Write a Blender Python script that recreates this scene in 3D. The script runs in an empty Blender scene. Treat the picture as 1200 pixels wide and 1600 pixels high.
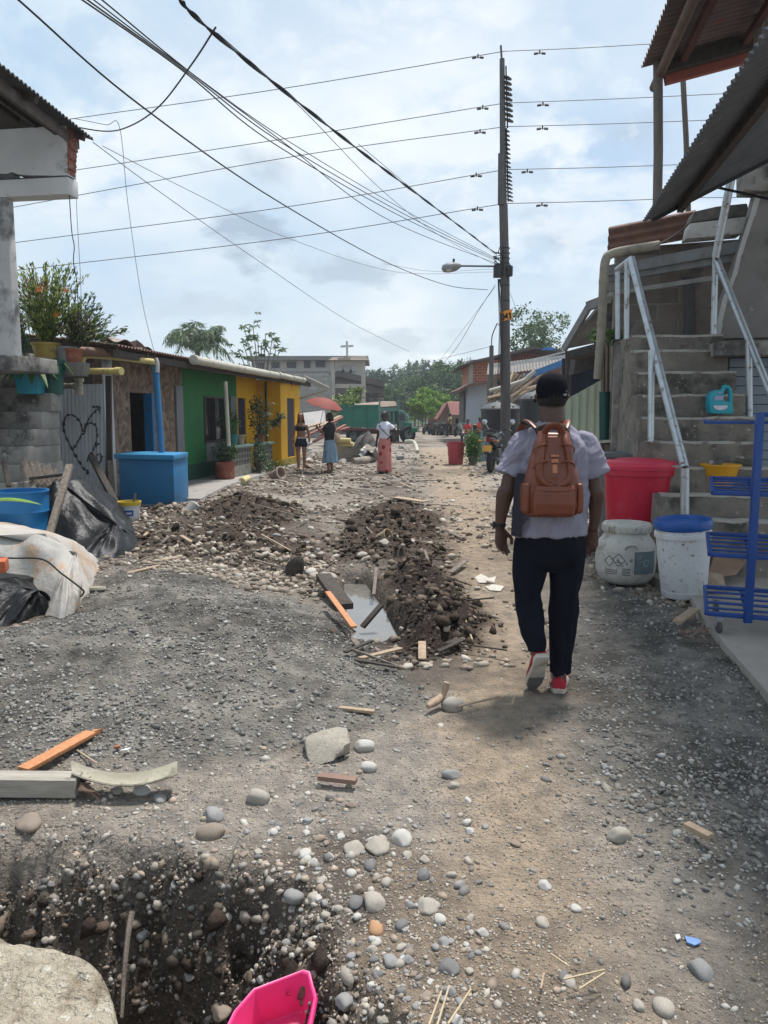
import bpy, bmesh, math, random
import numpy as np
from mathutils import Vector, Matrix, Euler
R = math.radians
rng = np.random.default_rng(7)
random.seed(7)
SC = bpy.context.scene
COL = SC.collection

# ------------------------------------------------------------------ camera
CAM_H, PITCH, FPX = 1.5, R(7.1), 1202.0
cd = bpy.data.cameras.new('camera'); cam = bpy.data.objects.new('camera', cd); COL.objects.link(cam)
cam.location = (0, 0, CAM_H); cam.rotation_euler = (R(90) - PITCH, 0, 0)
cd.sensor_fit = 'VERTICAL'; cd.sensor_height = 32.0; cd.lens = 32.0 * FPX / 1600.0
cd.clip_start = 0.05; cd.clip_end = 6000
SC.camera = cam
SC.render.resolution_x, SC.render.resolution_y = 768, 1024

# ------------------------------------------------------------------ world, sun, exposure
SUN_AZ, SUN_EL = R(34), R(69)          # azimuth from +Y towards +X
w = bpy.data.worlds.new('World'); SC.world = w; w.use_nodes = True
nt = w.node_tree; nt.nodes.clear()
def wn(t, **k):
    n = nt.nodes.new(t)
    for a, b in k.items(): setattr(n, a, b)
    return n
L = nt.links.new
out = wn('ShaderNodeOutputWorld'); bg = wn('ShaderNodeBackground'); bg.inputs['Strength'].default_value = 0.091
sky = wn('ShaderNodeTexSky', sky_type='NISHITA'); sky.sun_disc = False
sky.sun_elevation = SUN_EL; sky.sun_rotation = SUN_AZ; sky.air_density = 1.0; sky.dust_density = 2.0; sky.ozone_density = 1.0
tc = wn('ShaderNodeTexCoord'); sp = wn('ShaderNodeSeparateXYZ'); L(tc.outputs['Generated'], sp.inputs[0])
def mth(op, a, b=None, clamp=False):
    n = wn('ShaderNodeMath', operation=op); n.use_clamp = clamp
    for i, v in enumerate((a, b)):
        if v is None: continue
        if isinstance(v, (int, float)): n.inputs[i].default_value = v
        else: L(v, n.inputs[i])
    return n.outputs[0]
zc = mth('MAXIMUM', sp.outputs['Z'], 0.0); den = mth('ADD', zc, 0.35)
u = mth('DIVIDE', sp.outputs['X'], den); v = mth('DIVIDE', sp.outputs['Y'], den)
cb = wn('ShaderNodeCombineXYZ'); L(u, cb.inputs[0]); L(v, cb.inputs[1])
def noise(vec, scale, detail, rough, off):
    mp = wn('ShaderNodeMapping'); mp.inputs['Location'].default_value = off; L(vec, mp.inputs[0])
    n = wn('ShaderNodeTexNoise'); n.inputs['Scale'].default_value = scale; n.inputs['Detail'].default_value = detail
    n.inputs['Roughness'].default_value = rough; L(mp.outputs[0], n.inputs['Vector']); n.inputs['Distortion'].default_value = .25
    return n.outputs['Fac']
def ramp(fac, stops):
    r = wn('ShaderNodeValToRGB'); L(fac, r.inputs[0]); e = r.color_ramp.elements
    while len(e) < len(stops): e.new(0.5)
    for el, (p, c) in zip(e, stops): el.position = p; el.color = (*c, 1) if len(c) == 3 else c
    return r.outputs['Color']
def mixc(f, a, b):
    n = wn('ShaderNodeMix', data_type='RGBA')
    if isinstance(f, (int, float)): n.inputs[0].default_value = f
    else: L(f, n.inputs[0])
    for s, x in ((6, a), (7, b)):
        if isinstance(x, tuple): n.inputs[s].default_value = (*x, 1)
        else: L(x, n.inputs[s])
    return n.outputs[2]
# thin overcast veil with brighter and greyer banks of cloud
n1 = noise(cb.outputs[0], 1.8, 9, .55, (3.1, 1.7, 0)); n2 = noise(cb.outputs[0], 3.6, 8, .55, (8.4, 2.2, 0))
n3 = noise(cb.outputs[0], .95, 4, .5, (1.2, 5.0, 0))
veil = ramp(n1, [(.32, (3.5, 4.8, 6.3)), (.5, (4.9, 5.85, 6.65)), (.68, (6.9, 7.25, 7.5))])
cov = ramp(n3, [(.36, (.72, .72, .72)), (.62, (.97, .97, .97))])
skyc = mixc(cov, sky.outputs[0], veil)
dark = ramp(n2, [(.57, (0, 0, 0)), (.70, (.6, .6, .6))])
skyc = mixc(dark, skyc, (3.1, 3.8, 4.6))
nb = noise(cb.outputs[0], 8.5, 7, .6, (2.4, 7.7, 0))
def bank(c0, u0, v0, su, sv, col, k):
    a = mth('DIVIDE', mth('SUBTRACT', u, u0), su); b = mth('DIVIDE', mth('SUBTRACT', v, v0), sv)
    d = mth('ADD', mth('MULTIPLY', a, a), mth('MULTIPLY', b, b)); f = mth('SUBTRACT', mth('MULTIPLY', mth('SUBTRACT', nb, .33), 5.5), d)
    return mixc(mth('MULTIPLY', mth('MULTIPLY', f, 1.0, True), k, True), c0, col)
for u0, v0, su, sv, col, k in ((-.284, 1.717, .09, .14, (2.5, 3.3, 4.3), .85), (-.08, 1.86, .13, .09, (3.0, 3.8, 4.7), .7), (-.45, 2.0, .2, .09, (3.3, 4.1, 5.0), .55), (.08, 2.24, .22, .1, (3.1, 3.9, 4.7), .65), (-.9, 1.2, .5, .45, (3.0, 4.4, 6.0), .6), (-.15, 1.15, .4, .2, (3.5, 4.6, 5.9), .5), (.13, 2.36, .1, .06, (8.0, 8.2, 8.2), .85), (.07, 1.38, .35, .2, (7.0, 7.3, 7.5), .6), (.48, 1.63, .35, .25, (7.0, 7.3, 7.5), .5)): skyc = bank(skyc, u0, v0, su, sv, col, k)
low = ramp(sp.outputs['Z'], [(.0, (.75, .75, .75)), (.16, (.15, .15, .15)), (.5, (0, 0, 0))])
skyc = mixc(low, skyc, (5.6, 6.2, 6.5))
L(skyc, bg.inputs['Color']); L(bg.outputs[0], out.inputs[0])

sd = bpy.data.lights.new('sun', 'SUN'); sun = bpy.data.objects.new('sun', sd); COL.objects.link(sun)
sd.energy = 3.5; sd.angle = R(8); sd.color = (1, .965, .92)
sdir = Vector((math.sin(SUN_AZ) * math.cos(SUN_EL), math.cos(SUN_AZ) * math.cos(SUN_EL), math.sin(SUN_EL)))
sun.rotation_euler = sdir.to_track_quat('Z', 'Y').to_euler(); sun.location = (10, 10, 40)
vs = SC.view_settings; vs.view_transform = 'Standard'; vs.look = 'None'; vs.exposure = 0.70; vs.gamma = 1; vs.use_curve_mapping = False
SC.cycles.max_bounces = 6; SC.cycles.transparent_max_bounces = 8; SC.cycles.use_denoising = True

# ------------------------------------------------------------------ placing helpers
CP, SP_ = math.cos(PITCH), math.sin(PITCH)
def ray(px, py):
    dx, dy = (px - 600) / FPX, (800 - py) / FPX
    return Vector((dx, CP + dy * SP_, -SP_ + dy * CP))
def P(px, py, Y):
    d = ray(px, py); return Vector((0, 0, CAM_H)) + d * (Y / d.y)
def G(px, py, z=0.0):
    d = ray(px, py); return Vector((0, 0, CAM_H)) + d * ((z - CAM_H) / d.z)
PHI = R(9)                              # the street runs nine degrees off the view axis
SD = Vector((math.sin(PHI), math.cos(PHI), 0)); SN = Vector((math.cos(PHI), -math.sin(PHI), 0))

# ------------------------------------------------------------------ numpy noise
def _hash(ix, iy, seed):
    h = (ix.astype(np.int64) * 374761393 + iy.astype(np.int64) * 668265263 + seed * 974634777) & 0xFFFFFFFF
    h = ((h ^ (h >> 13)) * 1274126177) & 0xFFFFFFFF
    return ((h ^ (h >> 16)) & 0xFFFF) / 65535.0
def vnoise(x, y, seed=0):
    ix, iy = np.floor(x), np.floor(y); fx, fy = x - ix, y - iy
    fx, fy = fx * fx * (3 - 2 * fx), fy * fy * (3 - 2 * fy)
    a, b = _hash(ix, iy, seed), _hash(ix + 1, iy, seed); c, d = _hash(ix, iy + 1, seed), _hash(ix + 1, iy + 1, seed)
    return (a + (b - a) * fx) * (1 - fy) + (c + (d - c) * fx) * fy
def fbm(x, y, oct=4, seed=0, ridged=False):
    s, a, t = np.zeros_like(x), 1.0, 0.0
    for o in range(oct):
        n = vnoise(x, y, seed + o * 17)
        if ridged: n = 1 - abs(2 * n - 1)
        s = s + a * n; t += a; a *= .5; x, y = x * 2.03 + 11.3, y * 2.03 + 4.7
    return s / t
def sstep(a, b, x):
    t = np.clip((x - a) / (b - a), 0, 1); return t * t * (3 - 2 * t)
def sdist(x, y, poly):
    """signed distance to a polygon, positive inside"""
    d = np.full(x.shape, 1e9); ins = np.zeros(x.shape, bool); n = len(poly)
    for i in range(n):
        (ax, ay), (bx, by) = poly[i], poly[(i + 1) % n]
        ex, ey = bx - ax, by - ay; wx, wy = x - ax, y - ay
        t = np.clip((wx * ex + wy * ey) / (ex * ex + ey * ey + 1e-12), 0, 1)
        d = np.minimum(d, (wx - ex * t) ** 2 + (wy - ey * t) ** 2)
        c = ((ay > y) != (by > y)) & (x < ex * (y - ay) / (ey + 1e-12 * (ey == 0) + 1e-15) + ax)
        ins ^= c
    return np.where(ins, 1, -1) * np.sqrt(d)
def gpoly(pts): return [tuple(G(px, py).xy) for px, py in pts]

# ------------------------------------------------------------------ materials (all procedural, in each object's own coordinates)
MATS = {}
def mat(name, c1, c2=None, scale=6., rough=.8, bump=.3, bscale=30., metal=0., stain=None, spec=.4, kind=None, **kw):
    if name in MATS: return MATS[name]
    m = bpy.data.materials.new(name); MATS[name] = m; m.use_nodes = True
    t = m.node_tree; n = t.nodes; n.clear(); lk = t.links.new
    o = n.new('ShaderNodeOutputMaterial'); b = n.new('ShaderNodeBsdfPrincipled'); lk(b.outputs[0], o.inputs[0])
    b.inputs['Roughness'].default_value = rough; b.inputs['Metallic'].default_value = metal; b.inputs['Specular IOR Level'].default_value = spec
    tcn = n.new('ShaderNodeTexCoord'); vec = tcn.outputs['Object']
    if kw.get('stretch'):
        mp = n.new('ShaderNodeMapping'); mp.inputs['Scale'].default_value = kw['stretch']; lk(vec, mp.inputs[0]); vec = mp.outputs[0]
    def nz(sc, det=6, ro=.6):
        x = n.new('ShaderNodeTexNoise'); x.inputs['Scale'].default_value = sc; x.inputs['Detail'].default_value = det
        x.inputs['Roughness'].default_value = ro; lk(vec, x.inputs['Vector']); return x.outputs['Fac']
    def rp(f, a, bb, ca, cb_):
        r = n.new('ShaderNodeValToRGB'); lk(f, r.inputs[0]); e = r.color_ramp.elements
        e[0].position, e[1].position = a, bb; e[0].color = (*ca, 1); e[1].color = (*cb_, 1); return r.outputs[0]
    def mx(f, a, bb):
        x = n.new('ShaderNodeMix'); x.data_type = 'RGBA'; lk(f, x.inputs[0])
        for s, q in ((6, a), (7, bb)):
            if isinstance(q, tuple): x.inputs[s].default_value = (*q, 1)
            else: lk(q, x.inputs[s])
        return x.outputs[2]
    c2 = c2 or tuple(min(1, k * .72) for k in c1)
    col = rp(nz(scale), .33, .67, c2, c1)
    hgt = nz(bscale, 5)
    if kind in ('brick', 'block'):
        sx = n.new('ShaderNodeSeparateXYZ'); lk(tcn.outputs['Object'], sx.inputs[0])
        ad = n.new('ShaderNodeMath'); ad.operation = 'ADD'; lk(sx.outputs[0], ad.inputs[0]); lk(sx.outputs[1], ad.inputs[1])
        cm = n.new('ShaderNodeCombineXYZ'); lk(ad.outputs[0], cm.inputs[0]); lk(sx.outputs[2], cm.inputs[1])
        bt = n.new('ShaderNodeTexBrick'); lk(cm.outputs[0], bt.inputs['Vector']); bt.inputs['Scale'].default_value = 1
        bt.inputs['Brick Width'].default_value = kw.get('bw', .3); bt.inputs['Row Height'].default_value = kw.get('bh', .12)
        bt.inputs['Mortar Size'].default_value = kw.get('mortar', .012); bt.inputs['Mortar Smooth'].default_value = .2
        bt.inputs['Color1'].default_value = (1, 1, 1, 1); bt.inputs['Color2'].default_value = (.62, .6, .58, 1); bt.inputs['Mortar'].default_value = (0, 0, 0, 1)
        mu = n.new('ShaderNodeMix'); mu.data_type = 'RGBA'; mu.blend_type = 'MULTIPLY'; mu.inputs[0].default_value = kw.get('vary', .8)
        lk(col, mu.inputs[6]); lk(bt.outputs['Color'], mu.inputs[7])
        col = mx(bt.outputs['Fac'], mu.outputs[2], kw.get('mcol', (.3, .28, .25)))
        sb = n.new('ShaderNodeMath'); sb.operation = 'SUBTRACT'; lk(hgt, sb.inputs[0]); lk(bt.outputs['Fac'], sb.inputs[1]); hgt = sb.outputs[0]
    if kind == 'cells':
        vo = n.new('ShaderNodeTexVoronoi'); vo.inputs['Scale'].default_value = kw.get('cscale', 12); lk(vec, vo.inputs['Vector'])
        h = n.new('ShaderNodeMix'); h.data_type = 'RGBA'; h.blend_type = 'MULTIPLY'; h.inputs[0].default_value = .75
        lk(col, h.inputs[6]); bw = n.new('ShaderNodeRGBToBW'); lk(vo.outputs['Color'], bw.inputs[0]); 
        lk(rp(bw.outputs[0], .2, .8, (.35, .33, .3), (1.3, 1.25, 1.2)), h.inputs[7]); col = h.outputs[2]
        ds = n.new('ShaderNodeMath'); ds.operation = 'SUBTRACT'; lk(hgt, ds.inputs[0]); lk(vo.outputs['Distance'], ds.inputs[1]); hgt = ds.outputs[0]
    if kind == 'blotch':
        vo = n.new('ShaderNodeTexVoronoi'); vo.inputs['Scale'].default_value = kw.get('cscale', 6); lk(vec, vo.inputs['Vector'])
        ad = n.new('ShaderNodeMath'); ad.operation = 'MULTIPLY_ADD'; lk(nz(30), ad.inputs[0]); ad.inputs[1].default_value = .35; lk(vo.outputs['Distance'], ad.inputs[2])
        col = mx(rp(ad.outputs[0], .42, .5, (1, 1, 1), (0, 0, 0)), col, kw['bcol'])
        if 'bcol2' in kw: col = mx(rp(ad.outputs[0], .26, .3, (1, 1, 1), (0, 0, 0)), col, kw['bcol2'])
    if kind == 'weave':
        wv = n.new('ShaderNodeTexChecker'); wv.inputs['Scale'].default_value = kw.get('cscale', 150); lk(vec, wv.inputs[0])
        col = mx(rp(wv.outputs['Fac'], 0, 1, (0, 0, 0), (.25, .25, .25)), col, c2)
    if kind == 'vcol':
        a = n.new('ShaderNodeAttribute'); a.attribute_name = 'col'
        mu = n.new('ShaderNodeMix'); mu.data_type = 'RGBA'; mu.blend_type = 'MULTIPLY'; mu.inputs[0].default_value = 1
        lk(col, mu.inputs[6]); lk(a.outputs['Color'], mu.inputs[7]); col = mu.outputs[2]
    stains = stain if isinstance(stain, list) else [stain] if stain else []
    for sc_, lo, hi, scol in stains:
        col = mx(rp(nz(sc_, 7, .65), lo, hi, (0, 0, 0), (1, 1, 1)), col, scol)
    lk(col, b.inputs['Base Color'])
    if bump:
        bp = n.new('ShaderNodeBump'); bp.inputs['Strength'].default_value = bump; bp.inputs['Distance'].default_value = kw.get('bdist', .02)
        lk(hgt, bp.inputs['Height']); lk(bp.outputs[0], b.inputs['Normal'])
    rr = n.new('ShaderNodeMapRange'); lk(hgt, rr.inputs[0]); rr.inputs[3].default_value = max(0, rough - .1); rr.inputs[4].default_value = min(1, rough + .1); lk(rr.outputs[0], b.inputs['Roughness'])
    if kw.get('trans'): b.inputs['Transmission Weight'].default_value = kw['trans']
    if kw.get('sub'):
        tr = n.new('ShaderNodeBsdfTranslucent'); lk(col, tr.inputs[0]); ms = n.new('ShaderNodeMixShader'); ms.inputs[0].default_value = kw['sub']
        lk(b.outputs[0], ms.inputs[1]); lk(tr.outputs[0], ms.inputs[2]); lk(ms.outputs[0], o.inputs[0])
    return m

# ------------------------------------------------------------------ mesh builder
class MB:
    def __init__(s): s.v, s.f, s.mi, s.ms, s.x, s.cur = [], [], [], [], None, 0
    def m(s, mt):
        if mt not in s.ms: s.ms.append(mt)
        s.cur = s.ms.index(mt); return s
    def add(s, vs_, fs):
        o = len(s.v)
        for p in vs_:
            p = Vector(p); s.v.append(s.x @ p if s.x else p)
        for f in fs: s.f.append(tuple(i + o for i in f)); s.mi.append(s.cur)
        return s
    def box(s, c, sz, rz=0, rx=0, ry=0):
        c, h = Vector(c), Vector(sz) / 2; M_ = Euler((rx, ry, rz)).to_matrix()
        pts = [c + M_ @ Vector((a * h.x, b * h.y, d * h.z)) for d in (-1, 1) for a, b in ((-1, -1), (1, -1), (1, 1), (-1, 1))]
        return s.add(pts, [(3, 2, 1, 0), (4, 5, 6, 7), (0, 1, 5, 4), (1, 2, 6, 5), (2, 3, 7, 6), (3, 0, 4, 7)])
    def bar(s, a, b, w_, h_, up=(0, 0, 1), taper=1.):
        a, b = Vector(a), Vector(b); d = (b - a).normalized(); u_ = Vector(up)
        if abs(d.dot(u_)) > .95: u_ = Vector((0, 1, 0))
        r = d.cross(u_).normalized(); q = r.cross(d)
        pts = [p + r * sx * w_ / 2 * k + q * sz * h_ / 2 * k for p, k in ((a, 1), (b, taper)) for sx, sz in ((-1, -1), (1, -1), (1, 1), (-1, 1))]
        return s.add(pts, [(0, 1, 2, 3), (7, 6, 5, 4), (4, 5, 1, 0), (5, 6, 2, 1), (6, 7, 3, 2), (7, 4, 0, 3)])
    def loft(s, rings, cap=True, closed=False):
        n = len(rings[0]); vs_ = [p for r in rings for p in r]; fs = []
        m_ = len(rings)
        for i in range(m_ if closed else m_ - 1):
            for j in range(n):
                a, b = i * n + j, i * n + (j + 1) % n; i2 = (i + 1) % m_
                fs.append((a, b, i2 * n + (j + 1) % n, i2 * n + j))
        if cap and not closed: fs.append(tuple(range(n))[::-1]); fs.append(tuple((m_ - 1) * n + j for j in range(n)))
        return s.add(vs_, fs)
    def tube(s, pts, r, n=8, cap=True, flat=None):
        pts = [Vector(p) for p in pts]; rs = r if isinstance(r, (list, tuple)) else [r] * len(pts); rings = []; q = None
        for i, p in enumerate(pts):
            d = (pts[min(i + 1, len(pts) - 1)] - pts[max(i - 1, 0)]).normalized()
            if q is None:
                q = Vector((1, 0, 0)) if abs(d.z) > .8 else d.cross(Vector((0, 0, 1))).normalized()
            q = (q - d * q.dot(d)).normalized(); e = d.cross(q); ri = rs[i]; ra, rb = (ri if isinstance(ri, tuple) else (ri, ri))
            rings.append([p + q * math.cos(t) * ra + e * math.sin(t) * rb for t in (2 * math.pi * j / n for j in range(n))])
        return s.loft(rings, cap)
    def lathe(s, c, prof, n=24, cap=True, axis=None, sq=None):
        c = Vector(c); M_ = Vector(axis).to_track_quat('Z', 'Y').to_matrix() if axis else Matrix.Identity(3); rings = []
        for r, z in prof:
            rings.append([c + M_ @ Vector((r * math.cos(t), r * math.sin(t) * (sq or 1), z)) for t in (2 * math.pi * j / n for j in range(n))])
        return s.loft(rings, cap)
    def prism(s, poly, d):
        """poly: 3-D points of one face, d: extrusion vector"""
        n = len(poly); d = Vector(d); a = [Vector(p) for p in poly]; b = [p + d for p in a]
        return s.add(a + b, [tuple(range(n))[::-1], tuple(range(n, 2 * n))] + [(i, (i + 1) % n, n + (i + 1) % n, n + i) for i in range(n)])
    def grid(s, fn, nu, nv, thick=0.):
        """surface fn(u,v) for u,v in 0..1, optionally with thickness along -normal estimate"""
        pts = [[Vector(fn(i / nu, j / nv)) for j in range(nv + 1)] for i in range(nu + 1)]
        vs_ = [p for r in pts for p in r]; m_ = nv + 1; fs = [(i * m_ + j, (i + 1) * m_ + j, (i + 1) * m_ + j + 1, i * m_ + j + 1) for i in range(nu) for j in range(nv)]
        if thick:
            N = len(vs_); bt = []
            for i in range(nu + 1):
                for j in range(nv + 1):
                    du = pts[min(i + 1, nu)][j] - pts[max(i - 1, 0)][j]; dv = pts[i][min(j + 1, nv)] - pts[i][max(j - 1, 0)]
                    bt.append(pts[i][j] - du.cross(dv).normalized() * thick)
            fs += [tuple(N + k for k in f[::-1]) for f in fs]
            edge = [i * m_ for i in range(nu + 1)] + [nu * m_ + j for j in range(1, nv + 1)] + [i * m_ + nv for i in range(nu - 1, -1, -1)] + [j for j in range(nv - 1, 0, -1)]
            for k in range(len(edge)): a, b = edge[k], edge[(k + 1) % len(edge)]; fs.append((b, a, N + a, N + b))
            vs_ = vs_ + bt
        return s.add(vs_, fs)
    def corr(s, o, u_, v_, pitch=.076, amp=.012, thick=.004, nv=4, sag=0., sub=6):
        """corrugated sheet: origin, along-the-waves edge u (crossed by the waves) and v (the ridges run along v)"""
        o, u_, v_ = Vector(o), Vector(u_), Vector(v_); nn = u_.cross(v_).normalized(); nu = max(4, int(u_.length / pitch * sub)); k = u_.length / pitch * 2 * math.pi
        return s.grid(lambda a, b: o + u_ * a + v_ * b + nn * (math.sin(k * a) * amp + sag * math.sin(math.pi * a) * math.sin(math.pi * b)), nu, nv, thick)
    def build(s, name, mt=None, parent=None, smooth=False, bevel=0., ang=40, loc=None):
        if mt is not None and not s.ms: s.ms = [mt]
        me = bpy.data.meshes.new(name); top = parent
        while top is not None and top.parent is not None: top = top.parent
        if top is not None: org = Vector(top.location)
        elif loc is not None: org = Vector(loc)
        else:
            lo = [min(p[i] for p in s.v) for i in range(3)]; hi = [max(p[i] for p in s.v) for i in range(3)]
            org = Vector(((lo[0] + hi[0]) / 2, (lo[1] + hi[1]) / 2, lo[2]))
        me.from_pydata([p - org for p in s.v], [], s.f); 
        for q in s.ms: me.materials.append(q)
        me.polygons.foreach_set('material_index', s.mi); me.update()
        bm = bmesh.new(); bm.from_mesh(me); bmesh.ops.recalc_face_normals(bm, faces=bm.faces)
        if bevel:
            eds = [e for e in bm.edges if len(e.link_faces) == 2 and e.calc_face_angle(0) > R(35)]
            bmesh.ops.bevel(bm, geom=eds, offset=bevel, segments=2, profile=.6, affect='EDGES', clamp_overlap=True)
        bm.to_mesh(me); bm.free()
        ob = bpy.data.objects.new(name, me); COL.objects.link(ob)
        if parent is None: ob.location = org
        else: ob.parent = parent
        if smooth or bevel:
            me.polygons.foreach_set('use_smooth', [True] * len(me.polygons)); me.set_sharp_from_angle(angle=R(ang if not smooth or smooth is True else smooth))
        return ob
def tag(o, label, cat, group=None, kind=None):
    if label: o['label'] = label
    if cat: o['category'] = cat
    if group: o['group'] = group
    if kind: o['kind'] = kind
    return o
def thing(name, loc, label, cat, group=None):
    o = bpy.data.objects.new(name, None); o.empty_display_size = .1; COL.objects.link(o); o.location = loc; return tag(o, label, cat, group)
def one(mb, name, m, label, cat, group=None, **k): return tag(mb.build(name, m, **k), label, cat, group)
def struct(o): o['kind'] = 'structure'; return o
def dup(root, loc, rz=0, label=None, group=None, scale=1.):
    r = root.copy(); COL.objects.link(r); r.location = loc; r.rotation_euler = (0, 0, rz); r.scale = (scale,) * 3
    if label: r['label'] = label
    if group: r['group'] = group
    for ch in list(root.children):
        c = ch.copy(); COL.objects.link(c); c.parent = r
        for g_ in list(ch.children): d = g_.copy(); COL.objects.link(d); d.parent = c
    return r
def spline(pts, n=8):
    pts = [Vector(p) for p in pts]; o = []
    q = [pts[0] * 2 - pts[1]] + pts + [pts[-1] * 2 - pts[-2]]
    for i in range(1, len(q) - 2):
        for k in range(n):
            t = k / n; a, b, c, d = q[i - 1], q[i], q[i + 1], q[i + 2]
            o.append(.5 * ((2 * b) + (c - a) * t + (2 * a - 5 * b + 4 * c - d) * t * t + (3 * b - a - 3 * c + d) * t ** 3))
    return o + [pts[-1]]
def fast_mesh(name, V, F, m, col=None, parent=None, loc=(0, 0, 0), smooth=False, mats=None, mi=None):
    """big triangle or quad soup from numpy arrays"""
    me = bpy.data.meshes.new(name); V = np.ascontiguousarray(V, np.float32); F = np.ascontiguousarray(F, np.int32); k = F.shape[1]
    me.vertices.add(len(V)); me.vertices.foreach_set('co', V.ravel()); me.loops.add(F.size); me.loops.foreach_set('vertex_index', F.ravel())
    me.polygons.add(len(F)); me.polygons.foreach_set('loop_start', np.arange(0, F.size, k, dtype=np.int32))
    for q in (mats or [m]): me.materials.append(q)
    if mi is not None: me.polygons.foreach_set('material_index', np.asarray(mi, np.int32))
    me.update(calc_edges=True)
    if col is not None:
        a = me.color_attributes.new('col', 'FLOAT_COLOR', 'POINT'); c = np.ones((len(V), 4), np.float32); c[:, :3] = col; a.data.foreach_set('color', c.ravel())
    if smooth: me.polygons.foreach_set('use_smooth', np.ones(len(F), bool))
    o = bpy.data.objects.new(name, me); COL.objects.link(o); o.location = loc
    if parent is not None: o.parent = parent; o.location = (0, 0, 0)
    return o
# ================================================================== GROUND
TRENCH = [(-4.5, .55), (-4.5, 2.62), (-1.9, 2.55), (-1.28, 2.56), (-.75, 2.56), (-.4, 2.36), (-.15, 2.16), (-.05, 1.9), (-.06, 1.5), (-.25, .75), (-1.0, .5)]
GREYM = gpoly([(-300, 1010), (0, 985), (110, 960), (170, 890), (330, 905), (500, 945), (560, 990), (640, 1045), (650, 1100), (560, 1130), (440, 1170), (270, 1205), (0, 1205), (-400, 1190)])
PIT = gpoly([(528, 893), (580, 896), (604, 928), (636, 982), (618, 994), (546, 992), (536, 938)])
SPOIL = gpoly([(598, 895), (660, 890), (705, 905), (735, 960), (730, 1010), (650, 1040), (625, 1010), (600, 950)])
HEAPL = gpoly([(285, 806), (330, 785), (390, 780), (470, 792), (480, 806), (440, 826), (330, 826)])
HEAPL2 = gpoly([(320, 845), (380, 832), (440, 845), (470, 875), (400, 895), (330, 885)])
HEAPM = gpoly([(535, 815), (570, 795), (640, 788), (690, 805), (690, 845), (600, 860), (545, 845)])
HEAPM2 = gpoly([(515, 855), (580, 850), (690, 865), (720, 880), (640, 895), (540, 885)])
PATH = gpoly([(660, 700), (730, 700), (770, 780), (790, 900), (850, 1080), (930, 1300), (1010, 1600), (640, 1600), (720, 1300), (720, 1080), (690, 900), (680, 800)])
GREYR = gpoly([(915, 900), (1050, 945), (1110, 1000), (1290, 1150), (1500, 1600), (1290, 1600), (1140, 1450), (1010, 1330), (940, 1230), (890, 1130), (900, 1000)])
STONY = gpoly([(240, 870), (420, 880), (540, 905), (520, 930), (330, 905), (230, 890)])
MUDL = gpoly([(195, 800), (290, 790), (450, 830), (520, 870), (500, 930), (420, 895), (230, 875), (190, 860)])
RIDGE = gpoly([(535, 805), (640, 778), (700, 800), (712, 860), (735, 950), (735, 1015), (650, 1045), (600, 970), (550, 915), (510, 872)])
def hraw(x, y):
    x, y = np.asarray(x, float), np.asarray(y, float)
    fade = np.clip(1.6 - y / 40, .15, 1)
    h = (fbm(x * .35, y * .35, 3, 1) - .5) * .16 * fade + (fbm(x * 1.6, y * 1.6, 4, 2) - .5) * .07 * fade + (fbm(x * 6, y * 6, 3, 3) - .5) * .02
    near = 1 - sstep(3, 6, np.hypot(x, y)); h = h * (1 - .5 * near)
    wob = (fbm(x * 2.5, y * 2.5, 3, 5) - .5) * .5
    def heap(poly, top, soft, rough=0., rs=5., w_=.5):
        d = sdist(x, y, poly) + wob * w_
        k = sstep(-.12 * soft, soft, d)
        return k * top + k * rough * (fbm(x * rs, y * rs, 4, 9, True) - .55) * 2
    h = h + heap(GREYM, .12, .9, .055, 3.6) + heap(SPOIL, .05, .3, .13, 6, 1.) + heap(HEAPL, .17, .8, .11, 5, 1.) + heap(HEAPL2, .08, .6, .07, 5) \
          + heap(HEAPM, .05, .5, .13, 5, 1.) + heap(HEAPM2, .05, .4, .09, 6) + heap(MUDL, .06, .5, .09, 4) + heap(RIDGE, .02, .4, .07, 7, .9)
    d = sdist(x, y, PIT) + wob * .1
    k = sstep(-.03, .12, d); h = h * (1 - k) + k * -.2
    d = sdist(x, y, TRENCH) + (fbm(x * 3.5, y * 3.5, 4, 12) - .5) * .30 + (fbm(x * 13, y * 13, 4, 13) - .5) * .14
    k = sstep(-.06, .42, d); dep = .64 + .2 * sstep(-.2, -1.6, x) + .3 * sstep(2.2, 1.9, y)
    h = h * (1 - k) - k * dep + .16 * k * (fbm(x * 7, y * 7, 5, 14, True) - .55) * 2
    h = h + .26 * sstep(2.2, 4.5, x - (y - 20) * .1) * sstep(15, 22, y)
    return h
HGX, HGY = np.arange(-13, 9, .04), np.arange(.4, 34, .04); HG = hraw(*np.meshgrid(HGX, HGY))
def H(x, y):
    i, j = (x + 13) / .04, (y - .4) / .04
    if not (0 <= i < len(HGX) - 1.01 and 0 <= j < len(HGY) - 1.01): return float(hraw(np.array([x]), np.array([y]))[0])
    a, b = int(i), int(j); u_, v_ = i - a, j - b; return float((HG[b, a] * (1 - u_) + HG[b, a + 1] * u_) * (1 - v_) + (HG[b + 1, a] * (1 - u_) + HG[b + 1, a + 1] * u_) * v_)
def smask(x, y, poly, soft, w_=.5, s=5):
    return sstep(-soft, soft, sdist(x, y, poly) + (fbm(x * 2.5, y * 2.5, 4, s) - .5) * w_)
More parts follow.
